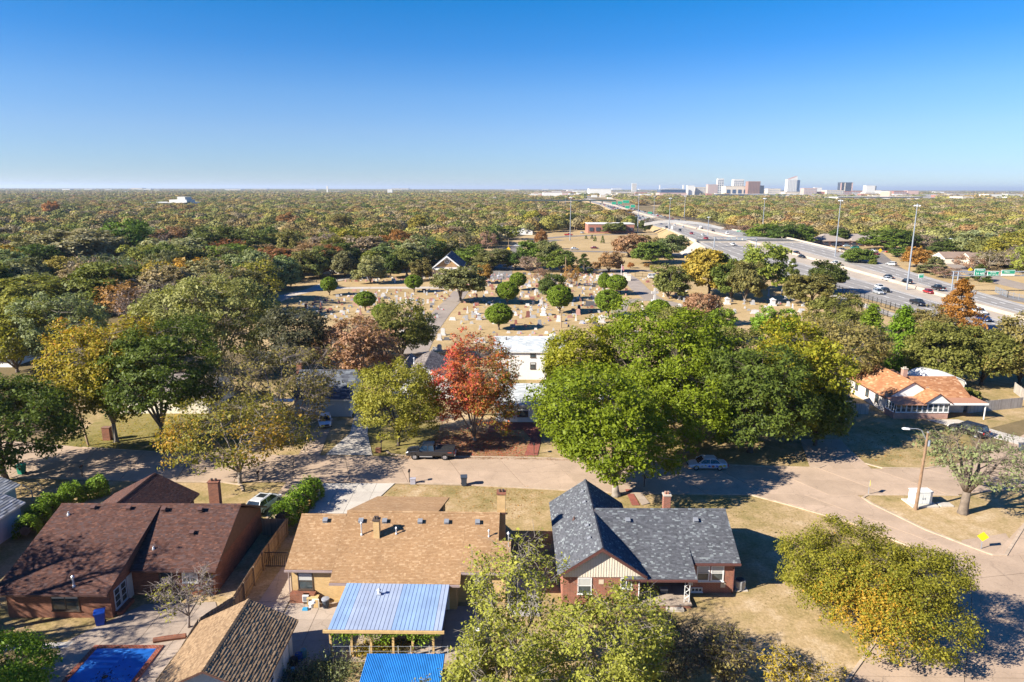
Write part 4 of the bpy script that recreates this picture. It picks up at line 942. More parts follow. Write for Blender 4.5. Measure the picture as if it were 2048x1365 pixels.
# ---------------------------------------------------------------- blue ribbed shed roof at the bottom
X0, Y0 = G(735, 1308, 2.5); X1, _ = G(889, 1316, 2.5)
SH = thing('shed', 'small timber shed with bright blue corrugated metal roof at the bottom edge', 'shed', ((X0+X1)/2, Y0-2, 0))
hw = (X1-X0)/2
MB().box(-hw+.25, -1.5, 0, hw-.25, 1.75, 2.3).build('wall', plain('shed_wall', (0.45, 0.31, 0.19), .9, var=.2), SH)
M_blueroof = plain('blue_sheet_metal', (0.025, 0.20, 0.53), .5, 0.1, var=.22, scale=.9)
mb = MB(); n = 46
for k in range(n):
    a, b = lp(-hw, hw, k/n), lp(-hw, hw, (k+1)/n); m_ = (a+b)/2
    for u, v, z0, z1 in ((a, m_, 0, .035), (m_, b, .035, 0)): mb.face([(u, -2.3, 2.24+z0), (v, -2.3, 2.24+z1), (v, 2.0, 2.5+z1), (u, 2.0, 2.5+z0)])
mb.face([(-hw, -2.3, 2.2), (hw, -2.3, 2.2), (hw, 2, 2.45), (-hw, 2, 2.45)][::-1])
mb.build('roof', M_blueroof, SH)

# ---------------------------------------------------------------- white houses at the left edge
x0, y0 = G(0, 1085); LH = thing('cottage', 'white and pale blue cottage with grey weathered shingle roof at left edge', 'house', (-47, 58, 0))
def house_simple(name, label, x0, x1, y0, y1, ze, zr, axis, wm, rm, sm, cat='house', windows=(), ov=.35, e=.3, tab=.6, shingles=True, ch=None, group=None):
    cx, cy = (x0+x1)/2, (y0+y1)/2; H = thing(name, label, cat, (cx, cy, 0), 0, group); hx, hy = (x1-x0)/2, (y1-y0)/2
    f = roof if shingles else (lambda p, q, a, b, *r, **k: roof_deck(p, q, b)[0])
    if axis == 'y':
        MB().prism_y([(-hx, 0), (hx, 0), (hx, ze), (0, zr-.12), (-hx, ze)], -hy, hy).build('wall', wm, H)
        k = (zr-ze)/hx*ov
        f(H, [(-hx-ov, hy+ov, ze-k+.1), (-hx-ov, -hy-ov, ze-k+.1), (0, -hy-ov, zr+.1), (0, hy+ov, zr+.1)], rm, sm, e, tab); f(H, [(hx+ov, -hy-ov, ze-k+.1), (hx+ov, hy+ov, ze-k+.1), (0.004, hy+ov, zr+.1), (0.004, -hy-ov, zr+.1)], rm, sm, e, tab)
    else:
        MB().prism_x([(-hy, 0), (hy, 0), (hy, ze), (0, zr-.12), (-hy, ze)], -hx, hx).build('wall', wm, H)
        k = (zr-ze)/hy*ov
        f(H, [(-hx-ov, -hy-ov, ze-k+.1), (hx+ov, -hy-ov, ze-k+.1), (hx+ov, 0, zr+.1), (-hx-ov, 0, zr+.1)], rm, sm, e, tab); f(H, [(hx+ov, hy+ov, ze-k+.1), (-hx-ov, hy+ov, ze-k+.1), (-hx-ov, 0.004, zr+.1), (hx+ov, 0.004, zr+.1)], rm, sm, e, tab)
    for (wx, wz_, ww, wh, fc) in windows:
        p = {'S': (wx, -hy, wz_), 'N': (wx, hy, wz_), 'E': (hx, wx, wz_), 'W': (-hx, wx, wz_)}[fc]; window(H, *p, ww, wh, fc, M_windark if wm in (M_white,) else M_winwhite, 1, 0, .3)
    if ch: chimney(H, ch[0], ch[1], ch[2], ch[3], ch[4], ch[4], B_red, M_conc)
    return H
for o in [LH]: bpy.data.objects.remove(o)
# eave line from (0,1032) to (42,1008): roofs slope towards us
MS_weather = shingle_mat('weathered_shingles', [(0, (0.22, 0.22, 0.21)), (.5, (0.36, 0.37, 0.36)), (1, (0.52, 0.54, 0.54))])
h = house_simple('cottage', 'pale blue cottage with grey weathered shingles at the left edge, the nearer roof', -58, -49.1, 52.0, 63.8, 2.7, 4.7, 'y', M_bluewhite, M_white, MS_weather, windows=((1.8, 1.5, .9, 1.2, 'E'),))
h = house_simple('cottage', 'rear blue-white wing with grey weathered shingles at the left edge by the bare shrub', -61, -52.6, 65.2, 68.1, 2.7, 4.5, 'y', M_bluewhite, M_white, MS_weather)

# ---------------------------------------------------------------- orange roof house at right
RH = thing('bungalow', 'white gabled bungalow with orange brown roof and glazed brick porch', 'house', (62, 104, 0))
def rp_(x, y, z): return (x-62, y-104, z)
def r2(l): return [rp_(*p) for p in l]
M_stone = plain('mixed_siding', (0.60, 0.55, 0.48), .85, var=.25, scale=.8)
MB().prism_y([(57.3-62, 0), (64.8-62, 0), (64.8-62, 2.6), (61.0-62, 4.9), (57.3-62, 2.6)], 101.2-104, 114.5-104).build('wall', M_stone, RH)
MB().prism_y([(57.3-62, 2.4), (64.8-62, 2.4), (64.8-62, 2.6), (61.0-62, 4.85), (57.3-62, 2.6)], 101.1-104, 101.19-104).build('gable_siding', M_white, RH)
roof(RH, r2([(56.9, 115.5, 2.45), (56.9, 100.9, 2.45), (61.05, 100.9, 5.0), (61.05, 115.5, 5.0)]), M_fascia_red, MS_orange, .28, .5)
roof(RH, r2([(65.2, 100.9, 2.45), (65.2, 115.5, 2.45), (61.055, 115.5, 5.0), (61.055, 100.9, 5.0)]), M_fascia_red, MS_orange, .28, .5)
MB().prism_x([(101.5-104, 0), (109-104, 0), (109-104, 2.6), (105.2-104, 4.4), (101.5-104, 2.6)], 64.81-62, 69.4-62).build('wall', M_stone, RH)
roof(RH, r2([(62.5, 100.6, 2.5), (69.9, 100.6, 2.5), (69.9, 105.2, 4.75), (62.5, 105.2, 4.75)]), M_fascia_red, MS_orange, .28, .5)
roof(RH, r2([(69.9, 109.8, 2.5), (62.5, 109.8, 2.5), (62.5, 105.21, 4.75), (69.9, 105.21, 4.75)]), M_fascia_red, MS_orange, .28, .5)
M_flatbrown = plain('brown_flat_roof', (0.40, 0.20, 0.12), .85, var=.08)
MB().box(*rp_(58, 109.81, 2.9), *rp_(66, 116, 3.05)).build('rear_roof', M_flatbrown, RH); MB().box(*rp_(65.21, 109.9, 0), *rp_(65.9, 115.8, 2.9)).build('rear_wall', M_white, RH)
# porch: small gable over a row of windows
MB().prism_y([(61.1-62, 2.55), (65.0-62, 2.55), (63.2-62, 4.0)], 98.0-104, 98.1-104).build('gable_siding', M_white, RH)
roof(RH, r2([(61.0, 101.2, 2.55), (61.0, 97.8, 2.55), (63.2, 97.8, 4.1), (63.2, 101.2, 4.1)]), M_fascia_red, MS_orange, .28, .5)
roof(RH, r2([(65.3, 97.8, 2.55), (65.3, 101.2, 2.55), (63.205, 101.2, 4.1), (63.205, 97.8, 4.1)]), M_fascia_red, MS_orange, .28, .5)
MB().face(r2([(56.6, 97.8, 2.42), (61.4, 97.8, 2.42), (61.4, 101.0, 2.72), (56.9, 101.0, 2.72)])).face(r2([(56.6, 97.8, 2.3), (61.4, 97.8, 2.3), (61.4, 97.8, 2.42), (56.6, 97.8, 2.42)])).build('porch_roof', M_flatbrown, RH)
MB().box(*rp_(65.0, 98.0, 2.45), *rp_(70.6, 102.5, 2.6)).build('carport_roof', M_flatbrown, RH); MB().box(*rp_(65.0, 97.9, 2.3), *rp_(70.65, 97.99, 2.6)).build('carport_fascia', M_white, RH)
MB().box(*rp_(57.0, 98.4, 0), *rp_(65.1, 98.6, 1.0)).box(*rp_(57.0, 98.61, 0), *rp_(57.2, 101.1, 1.0)).build('porch_wall', B_pink, RH)
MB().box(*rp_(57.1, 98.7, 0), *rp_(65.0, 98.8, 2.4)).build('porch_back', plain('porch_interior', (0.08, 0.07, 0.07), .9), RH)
for k in range(10): xx = 57.2+k*.79+.4; window(RH, xx-62, 98.42-104, 1.7, .74, 1.3, 'S', M_winwhite, 1, 0, 0)
for k in range(3): window(RH, 57.05-62, 98.9+k*.75-104, 1.7, .7, 1.3, 'W', M_winwhite, 1, 0, 0)
MB().box(*rp_(70.3, 98.1, 0), *rp_(70.42, 98.22, 2.3)).build('carport_post', M_white, RH); MB().box(*rp_(66, 102.5, 0), *rp_(70.6, 102.6, 2.4)).build('carport_wall', M_cream, RH)
for yy_ in (104, 107, 110.5): window(RH, 57.3-62, yy_-104, 1.6, 1.0, 1.4, 'W', M_windark, 1)
chimney(RH, 62.6-62, 106.6-104, 4.0, 5.6, .7, .7, B_pink, M_conc); MB().cbox(63.2-62, 101.0-104+.08, 4.0, .35, .04, .4).build('gable_vent', M_vent, RH)
X, Y, z = on_roof(1801, 753, lambda X, Y: 2.5+.49*(Y-100.6), 4); pipe(RH, X-62, Y-104, z, .3, .15, M_windark, False)
# arched shed
X, Y = G(1862, 757); AS = thing('arched_shed', 'white metal shed with curved roof behind the orange roofed bungalow', 'shed', (71.5, 112, 0))
mb = MB(); n = 12; pr = [(3.0*math.cos(math.pi*k/n), 2.2+1.35*math.sin(math.pi*k/n)) for k in range(n+1)]
MB().prism_y([(-3, 0), (3, 0)]+pr, -2.5, 3.5).build('wall', M_cream, AS)
for k in range(n): a, b = pr[k], pr[k+1]; mb.face([(a[0]*1.04, -2.7, a[1]+.05), (a[0]*1.04, 3.7, a[1]+.05), (b[0]*1.04, 3.7, b[1]+.05), (b[0]*1.04, -2.7, b[1]+.05)]); mb.face([(a[0]*1.04, -2.7, a[1]-.07), (a[0]*1.04, -2.7, a[1]+.05), (b[0]*1.04, -2.7, b[1]+.05), (b[0]*1.04, -2.7, b[1]-.07)])
mb.build('roof', M_white, AS); MB().box(-1.1, -2.56, 0, 1.1, -2.51, 2.1).build('door', M_cream, AS)

# ---------------------------------------------------------------- white two-storey house with lower wing
h = house_simple('two_storey_house', 'white two-storey house with pale grey roof backing onto the cemetery', -3.0, 9.5, 119.6, 128.8, 5.2, 6.9, 'x', M_white, M_white, MS_pale, windows=((-4.4, 4.6, 1.0, .95, 'S'), (.5, 4.6, 1.0, .95, 'S'), (.5, 2.6, 1.0, 1.2, 'S'), (4.4, 4.6, 1, .95, 'S'), (-4.4, 1.6, 1.0, 1.2, 'S')))
pipe(h, -4.3, -1.2, 6.4, .7, .1, M_windark, False)
h = house_simple('white_wing', 'low white building with pale roof just in front of the two-storey house', -2.4, 8.0, 96.5, 107, 2.7, 4.3, 'x', M_white, M_white, MS_pale, windows=((-3.4, 1.5, 1.2, 1.3, 'S'), (-1.2, 1.5, 1.6, 1.3, 'S'), (1.4, 1.5, 1.2, 1.3, 'S')))
# grey-brown gabled house behind the golden tree
h = house_simple('taupe_house', 'taupe shingled house with two steep gables behind the yellow-green tree', -19.6, -9.0, 108, 119, 2.8, 5.3, 'y', M_white, M_white, MS_taupe, windows=((-2.2, 1.6, 1.2, 1.2, 'S'),))
roof(h, [(-5.9, 6, 2.9), (-5.9, -5.5, 2.9), (-3.6, -5.5, 4.9), (-3.6, 6, 4.9)], M_white, MS_taupe, .3, .6); roof(h, [(-1.2, -5.5, 2.9), (-1.2, 6, 2.9), (-3.595, 6, 4.9), (-3.595, -5.5, 4.9)], M_white, MS_taupe, .3, .6)
for x_, y_ in ((-2.4, 1), (-4.5, -3)): pipe(h, x_, y_, 4.3, .8, .1, M_pipe)
# blue-grey garage house
h = house_simple('blue_house', 'slate roofed house with pale blue garage front beside the parked white sedan', -32.5, -24.2, 98.8, 108, 2.9, 6.0, 'x', M_bluewhite, M_white, MS_slate)
MB().box(-.6, -4.66, .05, 2.9, -4.61, 2.4).build('garage_door', M_bluewhite, h)
MB().box(-7.0, -5.9, .1, -1, -4.7, .3).build('porch_floor', M_patio, h); MB().box(4.3, -4.9, 0, 4.4, -4.8, 2.8).build('downpipe', M_winwhite, h)
chimney(h, -4.6, .5, 5.0, 7.2, .8, .8, B_red, M_conc)
MB().box(-7.2, -6.0, 2.7, -4.0, -4.6, 2.82).build('porch_roof', M_white, h)
# left hidden houses
house_simple('grey_house', 'grey roofed house half hidden behind the yellow maple and dark green tree', -60, -46, 100, 110, 2.8, 5.0, 'x', M_cream, M_white, MS_taupe, windows=((-3, 1.5, 1.3, 1.2, 'S'), (3, 1.5, 1.3, 1.2, 'S')))
house_simple('white_house', 'white sided house hidden behind the big green trees right of the road tree', 14, 27, 97, 107, 3.0, 5.4, 'x', M_white, M_white, MS_pale, windows=((-3, 1.5, 1.3, 1.2, 'S'),))
house_simple('pale_house', 'pale house glimpsed through the dark trees left of the bungalow', 36, 50, 98, 108, 3.0, 5.4, 'x', M_white, M_white, MS_taupe, windows=((-3, 1.5, 1.3, 1.2, 'S'),))

# ---------------------------------------------------------------- chapel in the cemetery
x0, y0 = G(895, 563); CH = thing('chapel', 'small cemetery chapel with dark steep roof and round window in its stone gable', 'chapel', (x0, y0, 0))
k = (x_at(920, 560, y0)-x_at(866, 560, y0))/2; M_pinkwall = plain('pink_plaster', (0.62, 0.50, 0.43), .85, var=.06); M_gstone = brick('gable_stone', (0.40, 0.25, 0.11), (0.30, 0.17, 0.08), (0.42, 0.32, 0.2), 1.1, .5)
za = z_at(890, 512, y0); zb = z_at(866, 535, y0)
MB().prism_y([(-k, 0), (k, 0), (k, zb), (0, za-.4), (-k, zb)], 0, 20).build('wall', M_pinkwall, CH)
MB().prism_y([(-k*.85, zb+.2), (k*.85, zb+.2), (0, za-.8)], -.12, -.002).build('gable', M_gstone, CH)
for s in (-1, 1):
    q = [(s*(k+.6), 21, zb-.3), (s*(k+.6), -1, zb-.3), (s*.003, -1, za), (s*.003, 21, za)]
    if s > 0: q = [q[1], q[0], q[3], q[2]]
    roof(CH, q, M_winwhite, MS_slate, .5, 1.0)
    MB().face([(s*(k+.6), -1.03, zb-.6), (s*(k+.6), -1.03, zb-.1), (0, -1.03, za+.1), (0, -1.03, za-.5)]).build('bargeboard', M_winwhite, CH)
MB().box(-k*.98, -.9, zb-.9, k*.98, -.003, zb-.3).build('canopy', M_winwhite, CH)
zc = (zb+za)/2+.1
mb = MB(); n = 16
for q in range(n):
    a, b = 2*math.pi*q/n, 2*math.pi*(q+1)/n; mb.face([(1.0*math.cos(a), -.2, zc+1.0*math.sin(a)), (1.0*math.cos(b), -.2, zc+1.0*math.sin(b)), (.75*math.cos(b), -.2, zc+.75*math.sin(b)), (.75*math.cos(a), -.2, zc+.75*math.sin(a))])
for q in range(4): a = math.pi*q/4; mb.tube([(.8*math.cos(a), -.2, zc+.8*math.sin(a)), (-.8*math.cos(a), -.2, zc-.8*math.sin(a))], .05, 4)
w = mb.build('round_window', M_winwhite, CH); MB().prism_y([(.78*math.cos(2*math.pi*q/12), zc+.78*math.sin(2*math.pi*q/12)) for q in range(12)], -.17, -.13).build('pane', M_pane, w)
for xx in (-k-.2, -k+.7): MB().box(xx-.15, -2.5, 0, xx+.15, -2.2, zb-.3).build('porch_post', M_windark, CH)

# ---------------------------------------------------------------- fences of the near gardens
M_board = attr_mat('fence_boards', (0.22, 0.15, 0.10), (0.34, 0.25, 0.17), .9, 1.5); M_boardgrey = attr_mat('grey_boards', (0.30, 0.27, 0.24), (0.44, 0.40, 0.35), .9, 1.5)
def board_fence(label, pts, h, mat, bw=.14, posts=True, name='wooden_fence'):
    o0 = pts[0]; t = thing(name, label, 'fence', (o0[0], o0[1], 0)); mb = MB()
    for i in range(len(pts)-1):
        a, b = Vector(pts[i]).to_2d() if False else Vector((pts[i][0], pts[i][1])), Vector((pts[i+1][0], pts[i+1][1])); L_ = (b-a).length; d = (b-a)/L_; n = int(L_/bw); ang = math.atan2(d.y, d.x)
        for k in range(n):
            p = a+d*(k+.5)*bw; mb.sh = rnd.random(); mb.cbox(p.x-o0[0], p.y-o0[1], h/2+rnd.uniform(-.02, .02), bw*.94, .025, h, ang)
        q = (a+b)/2
        for hz in (.35, h*.8): nn = Vector((-d.y, d.x))*.045; MB().cbox(q.x-o0[0]+nn.x, q.y-o0[1]+nn.y, hz, L_, .05, .09, ang).build('rail', mat, t)
        for k in range(int(L_/2.4)+1): p = a+d*min(L_, k*2.4); nn = Vector((-d.y, d.x))*.12; MB().cbox(p.x-o0[0]+nn.x, p.y-o0[1]+nn.y, h/2, .1, .1, h).build('post', mat, t)
    mb.build('boards', mat, t, kind='stuff'); return t
fz = 1.8
fpts = [G(571, 1038, fz), G(522, 1105, fz), G(466, 1193, fz), G(396, 1238, fz), G(358, 1300, fz), G(310, 1362, fz)]
board_fence('weathered board fence running between the brown roofed house and the tan garage', [G(523, 1037, fz)]+fpts, fz, M_board)
board_fence('grey board fence curving round the yard of the orange roofed bungalow', [G(1938, 806, 1.7), G(1975, 802, 1.7), G(2048, 795, 1.7)], 1.7, M_boardgrey)
board_fence('grey board fence closing the far right corner of the dry yard', [G(2030, 765, 1.7), G(2048, 778, 1.7), G(2060, 790, 1.7)], 1.7, M_boardgrey)
board_fence('dark shaded board fence left of the orange roofed bungalow', [G(1663, 806, 1.7), G(1740, 808, 1.7)], 1.7, M_boardgrey)
board_fence('dark fence behind the taupe gabled house at the cemetery edge', [G(775, 709, 1.8), G(868, 706, 1.8), G(900, 706, 1.8)], 1.8, M_board)
x0, y0 = G(526, 1135); GT = thing('iron_gate', 'black iron gate between the board fence and the golden brick house', 'gate', (x0, y0, 0))
x1 = x_at(578, 1135, y0)-x0; mb = MB()
for k in range(14): xx = lp(0, x1, k/13); mb.box(xx-.02, -.02, .1, xx+.02, .02, 1.5)
mb.build('bars', M_iron, GT); MB().box(0, -.03, .1, x1, .03, .16).box(0, -.03, 1.44, x1, .03, 1.5).build('frame', M_iron, GT); MB().box(-.08, -.05, 0, -.001, .05, 1.6).build('post', M_iron, GT)

# ---------------------------------------------------------------- swimming pool
PO = thing('swimming_pool', 'blue swimming pool with brick edging half drained and littered with leaves', 'swimming pool', (-28.5, 41.6, 0))
M_pool = plain('pool_blue', (0.02, 0.13, 0.46), .3, var=.2, scale=.6)
xa, xb, ya, yb = -2.25, 2.2, -5.5, 3.55
mb = MB(); mb.box(xa-.35, yb, .03, xb+.35, yb+.35, .14); mb.box(xa-.35, ya, .03, xa, yb-.001, .14); mb.box(xb, ya, .03, xb+.35, yb-.001, .14); mb.build('brick_coping', B_red, PO)
mb = MB(); mb.face([(xa, ya, .085), (xb, ya, .085), (xb, yb, .085), (xa, yb, .085)]); mb.build('basin', M_pool, PO)
M_pool2 = plain('pool_step_blue', (0.05, 0.23, 0.62), .35, var=.1)
for k in range(4): mb = MB(); mb.box(xa+.02, yb-.5-k*.55, .086, xa+2.6-k*.12, yb-.25-k*.55, .115); mb.build('pool_step', M_pool2, PO)
mb = MB()
for k in range(90):
    a = rnd.gauss(.3, .8); b = rnd.gauss(-.2, .9); mb.cbox(max(xa+.1, min(xb-.1, a)), b, .095, rnd.uniform(.04, .14), rnd.uniform(.03, .09), .01, rnd.random()*3)
mb.lathe([(.22, .09), (.16, .13)], .1, .5, 7); mb.build('leaf_litter', plain('wet_leaves', (0.06, 0.045, 0.025), .9), PO, kind='stuff')
# ================================================================ trees
def leaf_mat(name, a=None, b=None, c=None, trans=0.28, own=False):
    """leaf colours: a..b by the leaf's own tint, c for the turned leaves; own=True takes a from the object colour"""
    m, t, bs, o = nodes(name)
    at = N(t, 'ShaderNodeAttribute', attribute_name='tint'); f = at.outputs['Fac']
    if own:
        oi = N(t, 'ShaderNodeObjectInfo'); A = oi.outputs['Color']
        B = mix(t, 1.0, A, (1.55, 1.35, 0.95), 'MULTIPLY'); D = mix(t, 1.0, A, (0.62, 0.70, 0.75), 'MULTIPLY')
        f1 = N(t, 'ShaderNodeMapRange'); t.links.new(f, f1.inputs[0]); f1.inputs[1].default_value = 0; f1.inputs[2].default_value = .5
        f2 = N(t, 'ShaderNodeMapRange'); t.links.new(f, f2.inputs[0]); f2.inputs[1].default_value = .5; f2.inputs[2].default_value = 1
        col = mix(t, f2.outputs[0], mix(t, f1.outputs[0], D, A), B)
    else:
        col = ramp(t, f, [(0.0, a), (0.5, b), (0.72, b), (1.0, c or b)])
    t.links.new(col, bs.inputs['Base Color']); bs.inputs['Roughness'].default_value = .55; bs.inputs['Specular IOR Level'].default_value = .18
    tr = N(t, 'ShaderNodeBsdfTranslucent'); t.links.new(mix(t, 1.0, col, (1.3, 1.35, .6), 'MULTIPLY'), tr.inputs[0])
    ms = N(t, 'ShaderNodeMixShader'); ms.inputs[0].default_value = trans
    t.links.new(bs.outputs[0], ms.inputs[1]); t.links.new(tr.outputs[0], ms.inputs[2]); t.links.new(ms.outputs[0], o.inputs[0])
    return m
M_bark = plain('bark', (0.16, 0.125, 0.095), .95, var=.35, scale=2, bmp=.5); M_palebark = plain('pale_bark', (0.25, 0.215, 0.18), .95, var=.3, scale=2, bmp=.4); M_twig = plain('grey_twigs', (0.24, 0.20, 0.18), .95, var=.2)
M_darkbark = plain('dark_bark', (0.09, 0.07, 0.055), .95, var=.3, scale=2, bmp=.4)
def leaves_mesh(name, C, Nrm, size, tint, mat, rs):
    n = len(C); r = rs.normal(size=(n, 3)); nn = Nrm/np.linalg.norm(Nrm, axis=1, keepdims=True)
    u = np.cross(nn, r); u /= np.linalg.norm(u, axis=1, keepdims=True)+1e-9; v = np.cross(nn, u)
    s = size*np.clip(rs.lognormal(-.05, .38, (n, 1)), .35, 2.2); a = u*s; b = v*s*rs.uniform(.45, .75, (n, 1)); bend = nn*s*rs.uniform(-.25, .25, (n, 1))
    V = np.empty((n, 4, 3)); V[:, 0] = C-a*.5; V[:, 1] = C+b*.5+bend; V[:, 2] = C+a*.5; V[:, 3] = C-b*.5+bend
    me = bpy.data.meshes.new(name); me.vertices.add(4*n); me.vertices.foreach_set('co', V.reshape(-1).astype(np.float32))
    me.loops.add(4*n); me.loops.foreach_set('vertex_index', np.arange(4*n, dtype=np.int32))
    me.polygons.add(n); me.polygons.foreach_set('loop_start', np.arange(0, 4*n, 4, dtype=np.int32)); me.polygons.foreach_set('loop_total', np.full(n, 4, dtype=np.int32))
    me.materials.append(mat); at = me.attributes.new('tint', 'FLOAT', 'FACE'); at.data.foreach_set('value', np.clip(tint, 0, 1).astype(np.float32))
    me.update(); return me
def grow(seed, H, rx, ry, cb=.3, nlimb=6, nclump=120, nleaf=90, leaf=.3, cr=.9, tr=.25, shape='round', turned=.0, thin=0.0, lean=(0, 0), bare=0, lobes=.28, top=1.0, mats=None, gradient=None, twigs=0, flat=.6):
    """returns trunk mesh, crown mesh.  cb: crown bottom as part of H"""
    rs = np.random.RandomState(seed); rr = random.Random(seed)
    zc = H*(cb+1)/2; rz = H*(1-cb)/2
    if shape == 'cone': pass
    # lobed envelope
    ld = rs.normal(size=(9, 3)); ld /= np.linalg.norm(ld, axis=1, keepdims=True)
    d = rs.normal(size=(nclump*3, 3)); d /= np.linalg.norm(d, axis=1, keepdims=True)
    d = d[d[:, 2] > -.75][:nclump]
    lob = 1-lobes+lobes*1.6*np.max(np.clip(d @ ld.T, 0, 1)**5, axis=1)
    f = rs.uniform(0.0, 1, len(d))**(1/2.6); f = .30+.70*f
    c = d*(lob*f)[:, None]
    if shape == 'cone':
        h = rs.uniform(0, 1, len(d))**1.3; ang = rs.uniform(0, 2*math.pi, len(d)); rad = (1-h)**.75*(.55+.45*np.sqrt(rs.uniform(0, 1, len(d))))*(1-lobes*.6+lobes*rs.uniform(0, 1, len(d))); c = np.stack([np.cos(ang)*rad, np.sin(ang)*rad, h*2-1], 1)
    if shape == 'spread':
        c[:, 2] = c[:, 2]*.75+.25*(1-np.hypot(c[:, 0], c[:, 1]))
    if shape == 'ball':
        c = d*(.80+.12*lob)[:, None]; c[:, 2] = np.where(c[:, 2] > 0, c[:, 2]*(1-.06), c[:, 2]*.9); k = np.clip(-c[:, 2], 0, 1); c[:, 0] *= 1-.35*k; c[:, 1] *= 1-.35*k
    if shape == 'vase':
        w = np.clip((c[:, 2]+1)/2, 0, 1); c[:, 0] *= .45+.6*w; c[:, 1] *= .45+.6*w
    if shape in ('round', 'spread'):
        q_ = np.clip(np.hypot(c[:, 0], c[:, 1]), .08, None)**-.30; c[:, 0] *= q_; c[:, 1] *= q_
    P_ = np.stack([c[:, 0]*rx+lean[0]*(c[:, 2]+1)/2, c[:, 1]*ry+lean[1]*(c[:, 2]+1)/2, zc+c[:, 2]*rz*np.where(c[:, 2] > 0, top, 1)], 1)
    # limbs
    mb = MB(); hb = H*cb*.9
    base = Vector((0, 0, 0)); fork = Vector((rr.uniform(-.2, .2), rr.uniform(-.2, .2), max(.6, hb)))
    mb.tube([(0, 0, -.1), (0, 0, .25), (fork.x*.5, fork.y*.5, fork.z*.5), tuple(fork)], [tr*1.5, tr*1.1, tr*.95, tr*.85], 7)
    limb_pts = []; 
    for k in range(nlimb):
        a = 2*math.pi*(k+rr.uniform(-.3, .3))/nlimb; e = rr.uniform(.35, .72) if k else .1
        tip = Vector((math.cos(a)*rx*e+lean[0]*.6, math.sin(a)*ry*e+lean[1]*.6, zc+rz*(rr.uniform(-.15, .45) if k else .65)*top))
        if shape == 'cone': tip = Vector((rr.uniform(-.2, .2), rr.uniform(-.2, .2), hb+(H-hb)*(k+1)/nlimb*.95))
        mid = fork.lerp(tip, .5)+Vector((rr.uniform(-.4, .4), rr.uniform(-.4, .4), -rr.uniform(0, .1)*H*.5))
        q = [fork*.97, fork.lerp(mid, .55), mid, mid.lerp(tip, .55)+Vector((rr.uniform(-.25, .25), rr.uniform(-.25, .25), 0)), tip]
        r0 = tr*.62; mb.tube(q, [r0, r0*.85, r0*.62, r0*.42, r0*.2], 5)
        limb_pts += [(p, r0*(1-i*.18)) for i, p in enumerate(q) if i]
        for i in range(len(q)-1):
            if i: limb_pts.append((q[i].lerp(q[i+1], .5), r0*(.9-i*.18)))
    LP = np.array([tuple(p) for p, r in limb_pts])
    for i in range(len(P_)):
        dd = np.linalg.norm(LP-P_[i], axis=1)+np.clip(LP[:, 2]-P_[i][2], 0, None)*.8; j = int(np.argmin(dd)); a = limb_pts[j][0]; b = Vector(P_[i]); L_ = (b-a).length
        m_ = a.lerp(b, .5)+Vector((rr.uniform(-.12, .12)*L_, rr.uniform(-.12, .12)*L_, rr.uniform(-.02, .12)*L_)); r0 = min(limb_pts[j][1]*.45, .02+.014*L_+.01*tr)
        mb.tube([a, m_, b], [r0, r0*.7, r0*.3], 3, cap=False)
        for _ in range(twigs):
            e = b+Vector((rr.gauss(0, 1), rr.gauss(0, 1), rr.uniform(-.2, 1.2)))*cr*.75; s_ = m_.lerp(b, rr.uniform(.3, 1)); mb.tube([s_, s_.lerp(e, .5)+Vector((0, 0, .1)), e], [.022, .015, .006], 3, cap=False)
    # leaves
    keep = rs.uniform(0, 1, len(P_)) >= thin; Q = P_[keep]; ct = rs.uniform(0, 1, len(Q)); n = nleaf
    g3 = rs.normal(size=(len(Q), n, 3)); g3 /= np.linalg.norm(g3, axis=2, keepdims=True); rad = rs.uniform(0, 1, (len(Q), n, 1))**.5
    off = g3*rad*cr*np.array([1, 1, flat]); Cc = (Q[:, None, :]+off).reshape(-1, 3)
    ctr = np.array([lean[0]*.5, lean[1]*.5, zc-.2*rz]); outw = Cc-ctr; outw /= np.linalg.norm(outw, axis=1, keepdims=True)+1e-6
    nr = rs.normal(size=Cc.shape)*.55+outw*.55+np.array([0, 0, .5])
    ti = .30*ct[:, None]+.42*rs.uniform(0, 1, (len(Q), n)) ; ti = ti.reshape(-1)+.1
    # turned patches
    if turned > 0:
        ph = rs.uniform(0, 6, 3); w = np.sin(Cc[:, 0]*.5+ph[0])+np.sin(Cc[:, 1]*.5+ph[1])+np.sin(Cc[:, 2]*.6+ph[2])+.9*rs.normal(size=len(Cc)); th = np.quantile(w, 1-turned); ti = np.where(w > th, .85+.15*rs.uniform(0, 1, len(Cc)), ti*.8)
    if gradient is not None:
        gx, gy, gz, amt = gradient; w = (Cc[:, 0]/rx*gx+Cc[:, 1]/ry*gy+(Cc[:, 2]-zc)/rz*gz)+.45*rs.normal(size=len(Cc)); ti = np.clip(ti*.6+amt*w+.12, 0, 1)
    lm = mats[1]; ls = leaf*1.16
    crown = leaves_mesh('crown', Cc, nr, ls, ti, lm, rs)
    trunk = mb.mesh('trunk', mats[0], True)
    return trunk, crown
def put_tree(name, label, meshes, loc, rz=0, s=(1, 1, 1), color=None, group=None, cat='tree'):
    t = thing(name, label, cat, loc, rz, group); t.scale = s
    a = link('trunk', meshes[0], t); b = link('crown', meshes[1], t)
    if color: b.color = (*color, 1)
    return t
def place(bx, by, ty, w, z0=0):
    """ground pixel of the stem, pixel row of the top, width in photo pixels -> x, y, height, radius"""
    x, y = G(bx, by, z0); h = z_at(bx, ty, y)-z0; dep = y*cp+(CAM_H)*sp
    return x, y, h, w*dep/F_PX/2
